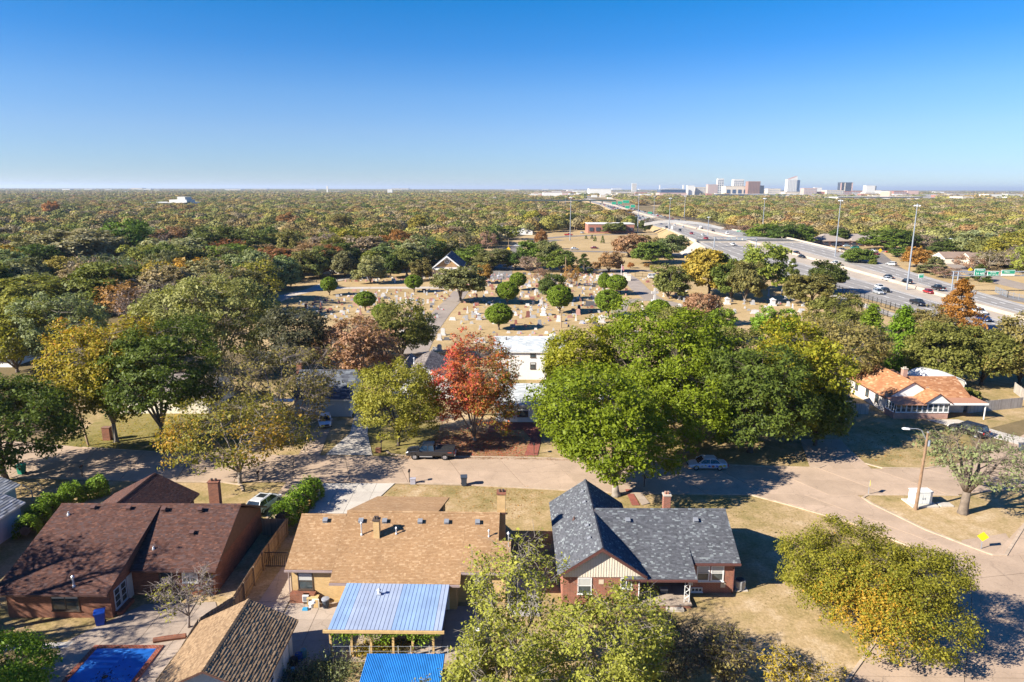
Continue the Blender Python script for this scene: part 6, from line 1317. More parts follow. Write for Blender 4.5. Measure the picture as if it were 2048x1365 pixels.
NAMED = [
 (922, 606, 533, 92, 'spread', 'grey green', 'wide spreading elm at the head of the cemetery lane'),
 (1103, 602, 552, 50, 'round', 'dark green', 'dark green rounded tree behind the big clipped juniper'),
 (1337, 598, 536, 66, 'round', 'olive', 'dense olive tree beside the white stone cross by the lane'),
 (1418, 590, 492, 88, 'round', 'golden', 'golden orange tree of the big cemetery group by the freeway'),
 (1520, 582, 492, 80, 'round', 'yellow green', 'yellow green tree in the middle of the group by the freeway'),
 (1462, 598, 520, 72, 'round', 'green', 'dark olive tree standing before the golden one'),
 (1490, 606, 528, 56, 'round', 'olive', 'olive green tree in front of the yellow green one by the freeway'),
 (1582, 572, 520, 36, 'cone', 'green', 'leaning pointed juniper against the freeway'),
 (1622, 610, 545, 82, 'round', 'olive', 'broad olive brown tree above the right hand monuments'),
 (1650, 590, 524, 60, 'spread', 'dark green', 'ragged dark conifer behind the broad olive brown tree'),
 (568, 581, 515, 52, 'tall', 'pale green', 'left pale green tree of the pair on the left cemetery lawn'),
 (583, 576, 522, 40, 'tall', 'grey green', 'right tree of the pale pair on the left cemetery lawn'),
 (742, 568, 517, 54, 'round', 'pale green', 'pale yellow green tree by the back rows left of the chapel'),
 (781, 556, 506, 40, 'round', 'dark green', 'dense dark green tree left of the chapel'),
 (815, 552, 500, 62, 'spread', 'olive', 'spreading olive tree close beside the chapel'),
 (843, 562, 522, 40, 'round', 'olive', 'small olive tree touching the chapel side wall'),
 (605, 558, 505, 60, 'round', 'olive', 'olive tree behind the pale pair at the cemetery edge'),
 (640, 556, 500, 64, 'round', 'olive', 'dark olive tree in the row left of the back lane'),
 (690, 556, 498, 52, 'round', 'grey green', 'grey green tree standing by the back lane gate'),
 (665, 553, 495, 50, 'round', 'rust brown', 'brownish tree over the half hidden white house'),
 (530, 560, 530, 34, 'round', 'dark green', 'small dark round tree beside the two white cottages'),
 (969, 568, 531, 26, 'round', 'orange', 'small orange brown tree right of the spreading elm'),
 (1080, 562, 535, 26, 'airy', 'pinkish', 'thin pinkish sapling between the two dark back trees'),
 (1143, 572, 532, 30, 'airy', 'orange', 'thin orange sapling near the back pole'),
 (985, 540, 500, 66, 'round', 'olive', 'broad olive tree right behind the chapel roof'),
 (940, 535, 495, 60, 'round', 'green', 'green tree behind the chapel roof to its right'),
 (1030, 540, 505, 46, 'spread', 'dark green', 'dark pine like tree behind the back rows'),
 (1060, 545, 512, 40, 'airy', 'grey brown', 'grey twiggy tree behind the back rows'),
 (1075, 538, 480, 60, 'round', 'green', 'tall green tree left of the back pole'),
 (1098, 540, 485, 50, 'round', 'grey green', 'grey green tree behind the bright green back tree'),
 (1123, 545, 503, 52, 'round', 'green', 'bright green tree beside the back pole'),
 (1167, 548, 510, 38, 'cone', 'dark green', 'dark green rounded cone tree at the far cemetery edge'),
 (1218, 545, 508, 50, 'round', 'tan brown', 'tan olive tree in the field behind the flagpole'),
 (1305, 527, 482, 68, 'round', 'green', 'spreading green tree on the dry field before the ramp'),
 (1258, 515, 470, 62, 'tall', 'tan brown', 'tan brown windswept trees on the dry field'),
 (1295, 512, 470, 50, 'tall', 'tan brown', 'second tan windswept tree behind the green field tree'),
 (1340, 515, 472, 56, 'round', 'grey green', 'grey green end of the windswept clump by the bridge wall'),
 (1310, 548, 528, 20, 'airy', 'yellow green', 'small yellow sapling on the dry field'),
 (1261, 537, 525, 12, 'round', 'orange', 'tiny orange bush on the dry field'),
 (1293, 535, 527, 10, 'round', 'orange', 'tiny rust bush below the spreading field tree'),
 (1081, 500, 462, 22, 'tall', 'rust brown', 'rusty narrow tree beside the curved road'),
 (1057, 498, 481, 20, 'round', 'green', 'small green tree inside the road curve'),
 (1205, 487, 472, 8, 'cone', 'green', 'fourth little conifer on the dry slope, nearest the mast'), (1190, 483, 472, 7, 'cone', 'green', 'third little conifer on the dry slope'),
 (1184, 478, 470, 6, 'cone', 'dark green', 'second little conifer on the dry slope'), (1172, 478, 471, 6, 'cone', 'green', 'first little conifer on the dry slope from the left'),
 (1716, 533, 498, 54, 'spread', 'green', 'lone round green tree on the lawn beyond the freeway'),
 (1744, 536, 516, 14, 'tall', 'green', 'small young tree right of the lone round one beyond the freeway'),
 (1621, 502, 494, 6, 'round', 'tan brown', 'first tiny street tree by the side road beyond the freeway'), (1641, 505, 494, 8, 'round', 'tan brown', 'second tiny street tree by the side road beyond the freeway'),
 (1676, 518, 500, 16, 'airy', 'pinkish', 'thin brown tree at the foot of the second mast'),
 (1832, 535, 495, 46, 'tall', 'orange', 'brown orange tree right of the nearest tall mast'),
 (1868, 548, 515, 62, 'cone', 'grey green', 'dark spreading pine above the small exit sign'),
 (1890, 556, 535, 48, 'airy', 'pinkish', 'pinkish leafless shrubby tree beside the dark pine'),
 (1957, 563, 530, 44, 'cone', 'dark green', 'dark pine just above the left green board'),
 (1820, 515, 498, 60, 'round', 'green', 'green tree behind the brown orange one past the freeway'),
 (1935, 540, 512, 50, 'airy', 'pinkish', 'pinkish tree by the lane right of the pines'),
 (1975, 540, 500, 56, 'airy', 'grey brown', 'grey trunked bare tree at the right beyond the lane'),
 (2030, 544, 488, 44, 'bare', 'grey brown', 'tall pale bare tree at the right edge'), (2032, 545, 518, 30, 'cone', 'green', 'green juniper at the right edge under the bare tree'),
 (1808, 520, 513, 18, 'airy', 'tan brown', 'low tan shrub on the dry verge by the ramp'),
 (2025, 520, 480, 60, 'round', 'yellow green', 'yellow green tree at the far right above the lane'),
 (1913, 512, 478, 90, 'round', 'dark green', 'dark green broad tree right of the brick school building'),
 (1850, 500, 470, 60, 'airy', 'grey brown', 'greyish tree right of the brick school building'),
 (1770, 500, 462, 76, 'round', 'green', 'round green tree in front of the brick school building'), (1804, 500, 465, 50, 'round', 'dark green', 'dark tree at the right end of the brick school building'),
 (1675, 490, 458, 36, 'tall', 'dark green', 'dark green tree breaking the school roofline'), (1640, 488, 460, 24, 'tall', 'tan brown', 'tan tree left of the school building'), (1622, 488, 462, 22, 'tall', 'yellow green', 'yellow tree left of the school building'),
 (1595, 492, 452, 60, 'round', 'green', 'right end of the long dark trees beyond the freeway'), (1560, 494, 455, 56, 'round', 'dark green', 'middle of the long dark trees beyond the freeway'), (1525, 490, 450, 60, 'round', 'green', 'left end of the long dark trees beyond the freeway'),
 (1375, 462, 446, 0.1, 'round', 'green', ''),
 (1490, 472, 453, 28, 'round', 'pinkish', 'pinkish bush behind the green route sign'), (1463, 468, 450, 34, 'round', 'pinkish', 'pinkish bush left of the green route sign'),
 (1700, 0, 0, 0, 'round', 'green', ''),
 # left forest, nearest recognisable crowns
 (58, 640, 560, 130, 'round', 'yellow green', 'large yellow green crown at the left edge'), (30, 590, 512, 90, 'round', 'pale green', 'pale crown at the far left edge behind the yellow green one'),
 (70, 570, 495, 90, 'round', 'dark green', 'dark green rounded tree at left below the golden crown'), (182, 555, 462, 150, 'spread', 'pale green', 'broad pale yellow green cottonwood in the left wood'),
 (118, 560, 500, 34, 'bare', 'grey brown', 'grey leafless tree between the dark tree and the cottonwood'), (255, 545, 446, 90, 'round', 'green', 'tall green tree right of the pale cottonwood'),
 (300, 540, 470, 80, 'bare', 'grey brown', 'bare grey tree in a hollow of the left wood'), (360, 550, 480, 110, 'round', 'pale green', 'pale green tree above the great willow'),
 (430, 540, 462, 110, 'round', 'dark green', 'big dark green tree above the great willow'), (478, 565, 520, 100, 'round', 'yellow green', 'yellow bushy tree at the top of the great willow'),
 (405, 575, 540, 70, 'round', 'golden', 'golden tree left of the yellow bushy one'), (255, 640, 553, 100, 'airy', 'orange', 'rust orange oak behind the orange topped sycamore'), (325, 620, 560, 80, 'round', 'rust brown', 'deep rust oak left of the great willow'),
 (262, 650, 575, 60, 'bare', 'grey brown', 'silvery bare tree before the rust oak'), (135, 590, 555, 60, 'airy', 'rust brown', 'brown thin tree by the hidden grey roof'), (215, 575, 530, 70, 'airy', 'rust brown', 'rusty brush right of the hidden grey roof'),
 (500, 545, 495, 50, 'round', 'yellow green', 'yellow green tree left of the two white cottages'), (575, 515, 480, 46, 'round', 'red', 'salmon red maple in the left wood'), (835, 485, 434, 34, 'tall', 'yellow green', 'bright yellow tree right of the dark wood'),
 (715, 495, 455, 60, 'round', 'dark green', 'dark green crown in the middle wood'), (775, 490, 450, 50, 'round', 'dark green', 'second dark green crown in the middle wood'), (575, 460, 428, 36, 'round', 'rust brown', 'rust red crown in the middle wood'),
 (676, 478, 432, 42, 'round', 'olive', 'tall olive crown in the middle wood'), (105, 440, 403, 26, 'tall', 'orange', 'orange crown standing out of the far left wood'),
 (1063, 452, 420, 34, 'round', 'golden', 'golden orange crown left of the dry field'), (1075, 452, 433, 14, 'tall', 'orange', 'small coral tree below the golden crown'), (1110, 460, 432, 34, 'tall', 'yellow green', 'light green rounded tree left of the slim mast'),
 (1137, 458, 430, 30, 'round', 'dark green', 'dark tree behind the slim mast'), (1165, 455, 432, 34, 'round', 'olive', 'olive tree left of the flat brick building'), (950, 470, 447, 34, 'round', 'green', 'green tree between the white roofs'),
 (1008, 472, 445, 34, 'airy', 'grey brown', 'grey tree right of the long white roof'), (1028, 462, 440, 26, 'round', 'pale green', 'pale tree above the small white gables'), (905, 492, 455, 50, 'round', 'pinkish', 'pinkish brown tree left of the curved road'),
 (975, 498, 465, 34, 'airy', 'pinkish', 'thin pinkish tree beside the curved road'), (1225, 468, 445, 40, 'round', 'olive', 'tree in front of the flat brick building'), (1215, 466, 447, 26, 'round', 'dark green', 'darker tree before the brick building wall'),
 (1290, 465, 440, 22, 'round', 'dark green', 'small tree right of the flat brick building'), (1245, 440, 420, 40, 'round', 'tan brown', 'tan tree behind the flat brick building'), (885, 440, 0, 0, 'round', 'green', ''),
 (1000, 655, 0, 0, 'round', 'green', ''),
]
for (bx, by, ty, w, sh, co, lab) in NAMED:
    if lab: mid(bx, by, ty, w, sh, co, lab)
# ---- the rest of the wood: near trees one by one, far ones as one mass
OPEN_PX = [
 [(505, 700), (515, 600), (555, 556), (730, 548), (860, 540), (900, 548), (960, 530), (880, 520), (862, 506), (925, 508), (975, 497), (1040, 470), (1165, 462), (1300, 462), (1340, 466), (1420, 505), (1540, 545), (1660, 575), (1860, 648), (2048, 680), (2048, 1365), (0, 1365), (0, 690), (300, 690)],
 [(1120, 398), (1240, 398), (1320, 430), (1440, 452), (1560, 482), (1720, 482), (1850, 500), (1990, 545), (2048, 560), (2300, 640), (2300, 800), (2048, 730), (1660, 610), (1380, 520), (1300, 470), (1160, 412)],
 [(985, 412), (1000, 407), (1160, 402), (1180, 412), (1130, 416), (1080, 412)],
 [(1270, 436), (1270, 412), (1330, 410), (1330, 425)],
 [(1290, 448), (1270, 432), (1330, 434), (1400, 446), (1440, 462)],
 [(780, 495), (800, 470), (870, 470), (870, 480), (830, 495)],
]
def open_px(x, y): px, py = to_px(x, y, 0); return any(inside(px, py, p) for p in OPEN_PX)
pts_named = [place(b, c, d, max(w, 1)) for (b, c, d, w, s_, co, lab) in NAMED if lab]
pal = ['green']*4+['olive']*8+['dark green']*4+['yellow green']*3+['golden']*2+['rust brown']*2+['tan brown']*5+['grey brown']*6+['pale green']*3+['grey green']*5
shp = ['round']*8+['spread']*2+['airy']*4+['bare']*1+['tall']*1
# clearings with a roof or a yard inside the wood
rh = random.Random(21); HOLES = []
for k in range(46):
    hy = rh.uniform(250, 700); hx = rh.uniform(-.72, .74)*hy; hp = to_px(hx, hy, 0)
    if not open_px(hx, hy) and not open_px(hx, hy-20) and not open_px(hx+12, hy) and not open_px(hx-12, hy): HOLES.append((hx, hy))
in_hole = lambda x, y: any(abs(x-a) < 11 and -26 < y-b < 12 for a, b in HOLES)
cand = []
yy = 175.0
while yy < 760:
    st = 12.6 if yy < 400 else 14; hw_ = yy*.80+20; xx = -hw_
    while xx < hw_:
        x, y = xx+rnd.uniform(-.38, .38)*st, yy+rnd.uniform(-.38, .38)*st; xx += st
        if open_px(x, y) or in_hole(x, y): continue
        if any((x-p[0])**2+(y-p[1])**2 < (p[3]+3.0)**2 for p in pts_named): continue
        cand.append((y, x))
    yy += st*.92
cand.sort(); NIND = 205
AREA = lambda px: 'the far left edge' if px < 150 else 'the left' if px < 330 else 'the great willow' if px < 520 else 'the two white cottages' if px < 640 else 'the back lane gate' if px < 760 else 'the chapel' if px < 930 else 'the curved road' if px < 1060 else 'the flat brick building' if px < 1300 else 'the green route sign' if px < 1500 else 'the second mast' if px < 1720 else 'the school building' if px < 1900 else 'the far right edge'
cnt = {}
for (y, x) in cand[:NIND]:
    px, py = to_px(x, y, 0); co = rnd.choice(pal); sh = rnd.choice(shp); h = rnd.uniform(8.5, 14.5); r = rnd.uniform(5.2, 8.8)
    if sh == 'bare': co = 'grey brown'
    w_ = ('small', 'middling', 'large')[0 if h < 9.6 else 1 if h < 11.8 else 2]
    row = 'in front' if y < 240 else 'further back' if y < 300 else 'deep inside'
    lab = f'{w_} {co} {SHAPE_N[sh]} tree {row} near {AREA(px)}'
    _k[0] += 1; ms = PROTO[sh][_k[0] % len(PROTO[sh])]; c = TC[co]; j = [rnd.uniform(.85, 1.15) for _ in range(3)]
    cnt.setdefault(lab, []).append(put_tree('bare_tree' if sh == 'bare' else 'broadleaf_tree', lab, ms, (x, y, 0), rnd.uniform(0, 6.28), (r/5*1.15, r/5*1.15, h/10*1.05), tuple(c[i]*j[i] for i in range(3)), 'trees of the wood around '+AREA(px)))
SEQ = ['leftmost', 'second from left', 'third from left', 'fourth from left', 'fifth from left', 'sixth from left', 'seventh from left']
for lab, l in cnt.items():
    if len(l) > 1:
        l.sort(key=lambda o: o.location.x/o.location.y)
        for i, o in enumerate(l): o['label'] = lab+', '+SEQ[min(i, 6)]
# far mass: instanced low crowns on one point object per band
def low_crown(seed, n, leaf, R=5, H=9):
    rs = np.random.RandomState(seed); d = rs.normal(size=(n, 3)); d /= np.linalg.norm(d, axis=1, keepdims=True); ld = rs.normal(size=(7, 3)); ld /= np.linalg.norm(ld, axis=1, keepdims=True)
    lob = .78+.34*np.max(np.clip(d @ ld.T, 0, 1)**4, axis=1); f = rs.uniform(.75, 1.02, n); c = d*(lob*f)[:, None]; C = np.stack([c[:, 0]*R, c[:, 1]*R, H*.52+c[:, 2]*H*.46], 1)
    C = C[C[:, 2] > H*.08]; k = len(C); d = C-np.array([0, 0, H*.45]); d /= np.linalg.norm(d, axis=1, keepdims=True)
    return leaves_mesh('crown', C, d+rs.normal(size=(k, 3))*.45, leaf, np.clip(.5+rs.normal(size=k)*.2, 0, 1), M_far, rs)
m, t, bs, o = nodes('far_leaves'); M_far = m
oi = N(t, 'ShaderNodeObjectInfo')
P_ = [(0.10, 0.115, 0.025), (0.13, 0.122, 0.04), (0.06, 0.078, 0.02), (0.155, 0.15, 0.04), (0.13, 0.11, 0.042), (0.155, 0.12, 0.055), (0.155, 0.13, 0.085), (0.115, 0.12, 0.045), (0.165, 0.12, 0.04), (0.14, 0.12, 0.07), (0.10, 0.105, 0.033), (0.145, 0.09, 0.045), (0.145, 0.15, 0.06), (0.12, 0.105, 0.045), (0.075, 0.092, 0.025), (0.15, 0.135, 0.085)]
cr_ = N(t, 'ShaderNodeValToRGB'); _n = N(t, 'ShaderNodeTexNoise'); _n.inputs['Scale'].default_value = .012; _n.inputs['Detail'].default_value = 2; t.links.new(oi.outputs['Location'], _n.inputs['Vector']); _a = N(t, 'ShaderNodeMath', operation='MULTIPLY_ADD'); t.links.new(_n.outputs['Fac'], _a.inputs[0]); _a.inputs[1].default_value = 2.2; _b = N(t, 'ShaderNodeMath', operation='MULTIPLY'); t.links.new(oi.outputs['Random'], _b.inputs[0]); _b.inputs[1].default_value = .55; t.links.new(_b.outputs[0], _a.inputs[2]); _c = N(t, 'ShaderNodeMath', operation='FRACT'); t.links.new(_a.outputs[0], _c.inputs[0]); t.links.new(_c.outputs[0], cr_.inputs[0]); cr_.color_ramp.interpolation = 'CONSTANT'
e = cr_.color_ramp.elements
while len(e) < len(P_): e.new(.5)
for i, c in enumerate(P_): e[i].position = i/len(P_); e[i].color = c4(tuple(min(.7, v*k) for v, k in zip(c, (1.85, 1.75, 1.5))))
at = N(t, 'ShaderNodeAttribute', attribute_name='tint')
col = mix(t, 1.0, cr_.outputs[0], ramp(t, at.outputs['Fac'], [(0, (.74, .76, .78)), (.5, (.97, .97, .97)), (1, (1.22, 1.18, 1.05))]), 'MULTIPLY')
t.links.new(col, bs.inputs['Base Color']); bs.inputs['Roughness'].default_value = .7; bs.inputs['Specular IOR Level'].default_value = .1
fc = bpy.data.collections.new('far_crowns')
for i in range(6): fc.objects.link(bpy.data.objects.new('crown_form', low_crown(700+i, 1150, .82)))
gc = bpy.data.collections.new('far_groves')
def grove(seed):
    rs = np.random.RandomState(seed); Cs = []; Ds = []; Ts = []
    for k in range(14):
        x, y = rs.uniform(-28, 28, 2); H = rs.uniform(7, 12); R = rs.uniform(4.5, 7.5); d = rs.normal(size=(70, 3)); d[:, 2] = np.abs(d[:, 2])-.2; d /= np.linalg.norm(d, axis=1, keepdims=True)
        Cs.append(np.stack([x+d[:, 0]*R, y+d[:, 1]*R, H*.5+d[:, 2]*H*.45], 1)); Ds.append(d); Ts.append(np.full(70, rs.uniform(.1, .9))+rs.normal(size=70)*.12)
    return leaves_mesh('grove', np.concatenate(Cs), np.concatenate(Ds)+rs.normal(size=(14*70, 3))*.3, 3.0, np.clip(np.concatenate(Ts), 0, 1), M_far, rs)
for i in range(5): gc.objects.link(bpy.data.objects.new('grove_form', grove(720+i)))
def scatter(name, label, pts, coll):
    me = bpy.data.meshes.new(name); me.vertices.add(len(pts)); me.vertices.foreach_set('co', np.array([(p[0], p[1], p[5] if len(p) > 5 else 0) for p in pts], dtype=np.float32).reshape(-1))
    for nm, ty, i in (('sc', 'FLOAT', 2), ('sz', 'FLOAT', 3), ('rot', 'FLOAT', 4)): a = me.attributes.new(nm, ty, 'POINT'); a.data.foreach_set('value', [p[i] for p in pts])
    ob = link(name, me, kind='stuff'); ob['label'] = label
    gt = bpy.data.node_groups.new(name, 'GeometryNodeTree'); gt.interface.new_socket('Geometry', in_out='INPUT', socket_type='NodeSocketGeometry'); gt.interface.new_socket('Geometry', in_out='OUTPUT', socket_type='NodeSocketGeometry')
    gi = gt.nodes.new('NodeGroupInput'); go = gt.nodes.new('NodeGroupOutput'); ip = gt.nodes.new('GeometryNodeInstanceOnPoints'); ci = gt.nodes.new('GeometryNodeCollectionInfo')
    ci.inputs['Collection'].default_value = coll; ci.inputs['Separate Children'].default_value = True; ci.inputs['Reset Children'].default_value = True
    def na(n):
        q = gt.nodes.new('GeometryNodeInputNamedAttribute'); q.data_type = 'FLOAT'; q.inputs['Name'].default_value = n; return [s for s in q.outputs if s.enabled and s.name == 'Attribute'][0]
    cs = gt.nodes.new('ShaderNodeCombineXYZ'); a = na('sc'); gt.links.new(a, cs.inputs[0]); gt.links.new(a, cs.inputs[1]); gt.links.new(na('sz'), cs.inputs[2])
    cr2 = gt.nodes.new('ShaderNodeCombineXYZ'); gt.links.new(na('rot'), cr2.inputs[2])
    gt.links.new(gi.outputs[0], ip.inputs['Points']); gt.links.new(ci.outputs[0], ip.inputs['Instance']); ip.inputs['Pick Instance'].default_value = True
    gt.links.new(cs.outputs[0], ip.inputs['Scale']); gt.links.new(cr2.outputs[0], ip.inputs['Rotation']); gt.links.new(ip.outputs[0], go.inputs[0])
    md = ob.modifiers.new('scatter', 'NODES'); md.node_group = gt; return ob
def in_city(x, y):
    px, py = to_px(x, y, 0); return (px > 1040 and 382 < py < 397.5) or (px > 1560 and 397 <= py < 404)
far = [(x, y, rnd.uniform(1.15, 1.95), rnd.uniform(.85, 1.4), rnd.uniform(0, 6.28)) for (y, x) in cand[NIND:]]
yy = 760.0
while yy < 2100:
    st = 17+yy*.003; hw_ = yy*.80+20; xx = -hw_
    while xx < hw_:
        x, y = xx+rnd.uniform(-.45, .45)*st, yy+rnd.uniform(-.45, .45)*st; xx += st
        if rnd.random() < .08 or open_px(x, y) or in_city(x, y): continue
        far.append((x, y, rnd.uniform(1.35, 2.6), rnd.uniform(.8, 1.4), rnd.uniform(0, 6.28)))
    yy += st*.92
scatter('distant_wood', 'endless autumn wood of mixed green and brown crowns behind the nearer trees', far, fc)
gv = []; yy = 2100.0
while yy < 15000:
    st = 48+(yy-2100)*.012; hw_ = yy*.80; xx = -hw_
    while xx < hw_:
        x, y = xx+rnd.uniform(-.4, .4)*st, yy+rnd.uniform(-.4, .4)*st; xx += st
        if rnd.random() < .10 or (yy < 2900 and 200 < x < 290+yy*.02): continue
        if in_city(x, y) and rnd.random() < .92: continue
        s_ = st/48*rnd.uniform(.85, 1.2); gv.append((x, y, s_, rnd.uniform(.8, 1.25), rnd.uniform(0, 6.28)))
    yy += st*.9
scatter('horizon_wood', 'far flat wooded country fading to the horizon', gv, gc)
print('trees', len(cand), len(far), len(gv))
# ================================================================ gravestones and monuments
M_stone_o = obj_mat('gravestone', .8, scale=6, var=.2)
STC = {'white': (0.62, 0.60, 0.57), 'pale grey': (0.45, 0.45, 0.45), 'grey': (0.32, 0.32, 0.33), 'dark grey': (0.10, 0.10, 0.11), 'pink granite': (0.42, 0.24, 0.19), 'red brown': (0.25, 0.10, 0.075)}
def m_slab(w=.9, h=.7, d=.22, round_=False):
    mb = MB()
    if round_: mb.prism_y([(-w/2, .2), (w/2, .2), (w/2, .2+h*.7)]+[(w/2*math.cos(a), .2+h*.7+h*.3*math.sin(a)) for a in (math.pi/6, math.pi/3, math.pi/2, 2*math.pi/3, 5*math.pi/6)]+[(-w/2, .2+h*.7)], -d/2, d/2)
    else: mb.prism_y([(-w/2, .2), (w/2, .2), (w*.46, .2+h*.92), (0, .2+h), (-w*.46, .2+h*.92)], -d/2, d/2)
    return mb.mesh('headstone', M_stone_o)
def m_base(w=1.1, d=.45, h=.2): return MB().box(-w/2, -d/2, 0, w/2, d/2, h).mesh('base', M_stone_o)
def m_obelisk(h=2.6):
    mb = MB(); mb.box(-.3, -.3, .5, .3, .3, .95)
    n = len(mb.v); a, b = .23, .13
    mb.v += [(-a, -a, .95), (a, -a, .95), (a, a, .95), (-a, a, .95), (-b, -b, h), (b, -b, h), (b, b, h), (-b, b, h), (0, 0, h+.25)]
    for q in ((0, 1, 5, 4), (1, 2, 6, 5), (2, 3, 7, 6), (3, 0, 4, 7), (4, 5, 8), (5, 6, 8), (6, 7, 8), (7, 4, 8)): mb.f.append(tuple(n+i for i in q)); mb.mi.append(0); mb.a.append(.5)
    return mb.mesh('obelisk', M_stone_o)
def m_cross(h=2.2, s=1.0):
    mb = MB(); mb.box(-.16*s, -.12*s, .4*s, .16*s, .12*s, h); mb.box(-.55*s, -.11*s, h-.85*s, -.161*s, .11*s, h-.5*s); mb.box(.161*s, -.11*s, h-.85*s, .55*s, .11*s, h-.5*s); return mb.mesh('cross', M_stone_o)
def m_ped(h=1.5):
    mb = MB(); mb.box(-.38, -.38, .3, .38, .38, h*.75); mb.box(-.48, -.48, h*.75, .48, .48, h*.84); mb.prism_y([(-.4, h*.84), (.4, h*.84), (0, h)], -.4, .4); return mb.mesh('pedestal', M_stone_o)
KIND = {'low headstone': [('headstone', m_slab(.95, .55)), ('base', m_base(1.25, .5))], 'rounded headstone': [('headstone', m_slab(.7, .85, .18, True)), ('base', m_base(.9, .4))], 'tall headstone': [('headstone', m_slab(.8, 1.15, .28)), ('base', m_base(1.1, .6, .25))],
 'wide double headstone': [('headstone', m_slab(1.6, .7, .26)), ('base', m_base(2.0, .55))], 'obelisk': [('obelisk', m_obelisk()), ('base', m_base(.9, .9, .5))], 'pedestal monument': [('pedestal', m_ped()), ('base', m_base(1.2, 1.2, .3))], 'stone cross': [('cross', m_cross()), ('base', m_base(.9, .7, .4))],
 'small marker': [('headstone', m_slab(.55, .3, .2)), ('base', m_base(.7, .35, .15))]}
GN = {'obelisk': 'obelisk', 'pedestal monument': 'stone_monument', 'stone cross': 'stone_cross'}
def stone(kind, col, x, y, label, s=1.0, rz=0, group=None, sz=None):
    t = thing(GN.get(kind, 'gravestone'), label, 'gravestone' if kind not in GN else 'monument', (x, y, 0), rz, group); t.scale = (s, s, sz or s)
    j = rnd.uniform(.85, 1.12); c = tuple(min(.8, v*j) for v in STC[col])
    for nm, me in KIND[kind]: o = link(nm, me, t); o.color = (*c, 1)
    return t
